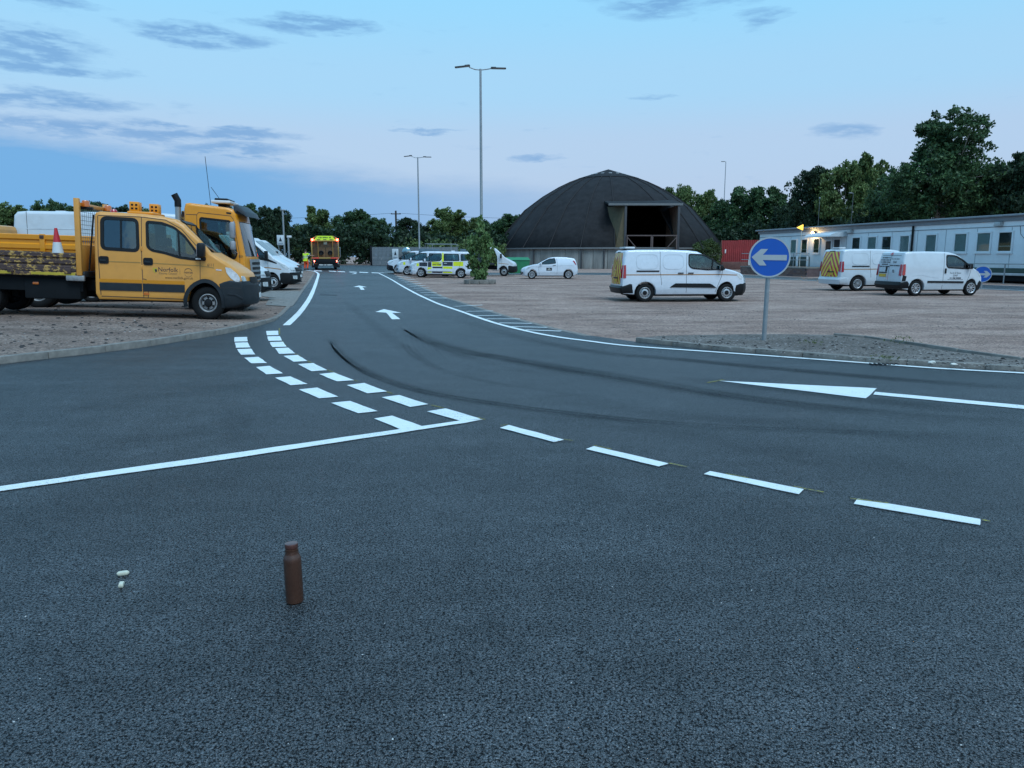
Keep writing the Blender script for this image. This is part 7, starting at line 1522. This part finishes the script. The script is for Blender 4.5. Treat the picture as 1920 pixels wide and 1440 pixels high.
# ================================================================ SMALL THINGS
def bottle():
    X, Y = gp(553, 1128, ZR); COP = mat('brown_bottle_paint', (.078, .034, .021), .34, metal=.25, var=.12, vs=14, coat=.15, bump=.05, bs=60)
    t = thing('drink_bottle', 'brown metal drink bottle standing on the asphalt', 'bottle', (X, Y, terrain(X, Y)+ZR+.002), (0, R(-.8), 0)); h = .212
    bm = bmesh.new(); lathe(bm, [(0, 0), (.034, 0), (.0375, .003), (.038, .01), (.038, .185), (.0375, .198), (.034, .210), (.030, .217), (.0285, .222), (.0280, .236), (.0285, .238), (.0285, .243), (.025, .245), (0, .245)], 48); obj('flask', bm, COP, t, smooth=40)
    bm = bmesh.new(); lathe(bm, [(.0265, .246), (.0278, .247), (.0282, .250), (.0282, .262), (.027, .266), (.024, .267), (0, .2665)], 48); obj('cap', bm, mat('brown_cap_paint', (.11, .042, .032), .3, metal=.3, var=.1, coat=.3), t, smooth=40)
    for z in (.226, .231): bm = bmesh.new(); lathe(bm, [(.027, z-.0015), (.0285, z), (.027, z+.0015)], 40); obj('thread_ring', bm, COP, t, smooth=60)
bottle()
CR = mat('cream_plastic', (.56, .54, .42), .5, var=.12, vs=60)
def pill(label, u, v, L_, w, h, yaw, round_, cut):
    X, Y = gp(u, v, ZR); bm = bmesh.new()
    if round_:
        P = [(-L_/2+w/2+w/2*math.cos(a), w/2*math.sin(a)) for a in [R(90+18*k) for k in range(11)]]+[(L_/2-w/2+w/2*math.cos(a), w/2*math.sin(a)) for a in [R(-90+18*k) for k in range(11)]]
    else: P = [(-L_/2, -w/2), (L_/2, -w*.42), (L_/2*.92, w/2), (-L_/2*.95, w*.44)]
    P = ccw(P); rows = [[bm.verts.new((x*s, y*s, z)) for x, y in P] for s, z in ((.86, 0), (1, h*.25), (1, h*.7), (.82, h))]; n = len(P); bm.faces.new(rows[0][::-1]); bm.faces.new(rows[-1])
    for A, B in zip(rows, rows[1:]):
        for i in range(n): bm.faces.new((A[i], A[(i+1) % n], B[(i+1) % n], B[i]))
    o = obj('litter_piece', bm, CR, None, (X, Y, terrain(X, Y)+ZR+.004), (R(3), 0, R(yaw)), smooth=40); tag(o, label, 'litter')
pill('cream oblong scrap of litter with rounded ends left of the bottle', 231, 1079, .054, .022, .016, 22, True, 0); pill('smaller white angular scrap of litter below the cream oblong one', 228, 1101, .038, .022, .018, 105, False, 0)
# pale torn scraps on the verge
for (u, v, lb) in ((1747, 683, 'crumpled white paper scrap on the verge kerb, left one'), (1787, 687, 'crumpled white paper scrap on the verge kerb, right one')):
    X, Y = gp(u, v, .1); bm = bmesh.new(); bmesh.ops.create_icosphere(bm, subdivisions=2, radius=.04)
    for v_ in bm.verts: v_.co = Vector((v_.co.x*1.3, v_.co.y*.8, v_.co.z*.5))*random.uniform(.6, 1.2)
    tag(obj('paper_scrap', bm, mat('paper_white', (.6, .58, .52), .8), None, (X, Y, terrain(X, Y)+ZR+.115), smooth=0), lb, 'litter')
# weeds on the verge
for k, (u, v, h, n) in enumerate(((1520, 634, .08, 16), (1690, 633, .14, 26), (1660, 660, .06, 20))):
    X, Y = gp(u, v, .1, isl_z); rng = np.random.default_rng(60+k); w = thing('weed_tuft', ('small dry weed tuft right of the near sign post', 'green weed tuft at the back edge of the verge', 'low yellowish weed tuft at the verge gully')[k], 'weed', (X, Y, isl_z(X, Y)-.01)); Cn = rng.normal(size=(n, 3))*np.array([.10, .10, 0])+np.array([0, 0, 1])*rng.uniform(.02, h, (n, 1)); link('leaves', leaf_mesh('leaves', Cn, .03, 5, .03, leaf_material('weed_leaves', (.05, .08, .02), (.14, .16, .05)), rng, aspect=.4), w)
# loose stones and clods: uncountable
def scatter(name, label, n, area, zf, smin, smax, m, seed, dz=0):
    rng = np.random.default_rng(seed); bm = bmesh.new(); i = 0
    base = [(-1, -.7, 0), (.9, -.8, 0), (1, .6, 0), (-.8, .9, 0), (-.5, -.4, .8), (.6, -.2, .7), (.3, .5, .9)]; F = [(0, 1, 5, 4), (1, 2, 6, 5), (2, 3, 6), (3, 0, 4), (3, 4, 6), (4, 5, 6)]
    for x, y in area(rng, n):
        s = smin*(smax/smin)**(rng.random()**2.2); a = rng.random()*6.28; z = zf(x, y)+dz; vs = []
        for px, py, pz in base: px, py = px*rng.uniform(.7, 1.2), py*rng.uniform(.5, 1.0); vs.append(bm.verts.new((x+(px*math.cos(a)-py*math.sin(a))*s, y+(px*math.sin(a)+py*math.cos(a))*s, z+pz*s*rng.uniform(.4, .8)-.002)))
        for f in F: bm.faces.new([vs[k] for k in f])
    o = obj(name, bm, m, None, smooth=0); o['label'] = label; return struct(o, 'stuff')
def in_lot(rng, n):
    o = []
    while len(o) < n:
        u, v = rng.uniform(-40, 560), 556+rng.random()**1.0*130
        x, y = gp(u, v, .12)
        if dist_kerb(x, y) > .2:
            for a, b in zip(kerb_line, kerb_line[1:]):
                pass
            k = min(range(len(kerb_line)-1), key=lambda i: ((kerb_line[i]+kerb_line[i+1])/2-Vector((x, y))).length); a, b = kerb_line[k], kerb_line[k+1]; d = b-a
            if d.x*(y-a.y)-d.y*(x-a.x) > 0: o.append((x, y))
    return o
scatter('loose_clods', 'dark clods and stones scattered over the left lot', 900, in_lot, lot_z, .008, .055, mat('dark_clod', (.035, .031, .03), .95, var=.4, vs=20), 8, -.012)
scatter('loose_grit', 'pale stones scattered over the left lot', 700, in_lot, lot_z, .006, .025, mat('pale_stone', (.27, .25, .235), .9, var=.3, vs=20), 9, -.012)
def in_isl(rng, n):
    o = []
    while len(o) < n:
        u, v = rng.uniform(1240, 1920), rng.uniform(626, 692); x, y = gp(u, v, .1)
        fr = 640+(u-1191)*.081; bk = 626 if u < 1565 else 626+(u-1565)*.126
        if v < fr-3 and v > bk+2: o.append((x, y))
    return o
scatter('verge_grit', 'loose pale chippings on the verge island', 900, in_isl, isl_z, .005, .022, mat('pale_stone', (.27, .25, .235), .9, var=.3, vs=20), 10)
scatter('verge_clods', 'dark rubble on the verge island', 300, in_isl, isl_z, .01, .035, mat('dark_clod', (.035, .031, .03), .95, var=.4, vs=20), 12)
def in_yard(rng, n): return [(rng.uniform(-6, 26), rng.uniform(17, 50)) for _ in range(n)]
def yard_ok(rng, n):
    o = []
    while len(o) < n:
        u, v = rng.uniform(830, 1900), 532+rng.random()*95; x, y = gp(u, v)
        lim = np.interp(u, [p[0] for p in right_px], [p[1] for p in right_px])
        if u > 1195: lim = 622
        if v < lim-4 and y > 13.5: o.append((x, y))
    return o
scatter('yard_stones', 'small stones scattered over the gravel yard', 1500, yard_ok, terrain, .008, .032, mat('brown_stone', (.12, .10, .09), .95, var=.5, vs=8), 14)
def on_road(rng, n):
    return [gp(rng.uniform(0, 1920), rng.uniform(700, 1435)) for _ in range(n)]
scatter('road_specks', 'tiny pale specks of grit lying on the asphalt', 260, on_road, terrain, .0012, .0045, mat('pale_speck', (.5, .5, .48), .8), 15, ZR+.002)
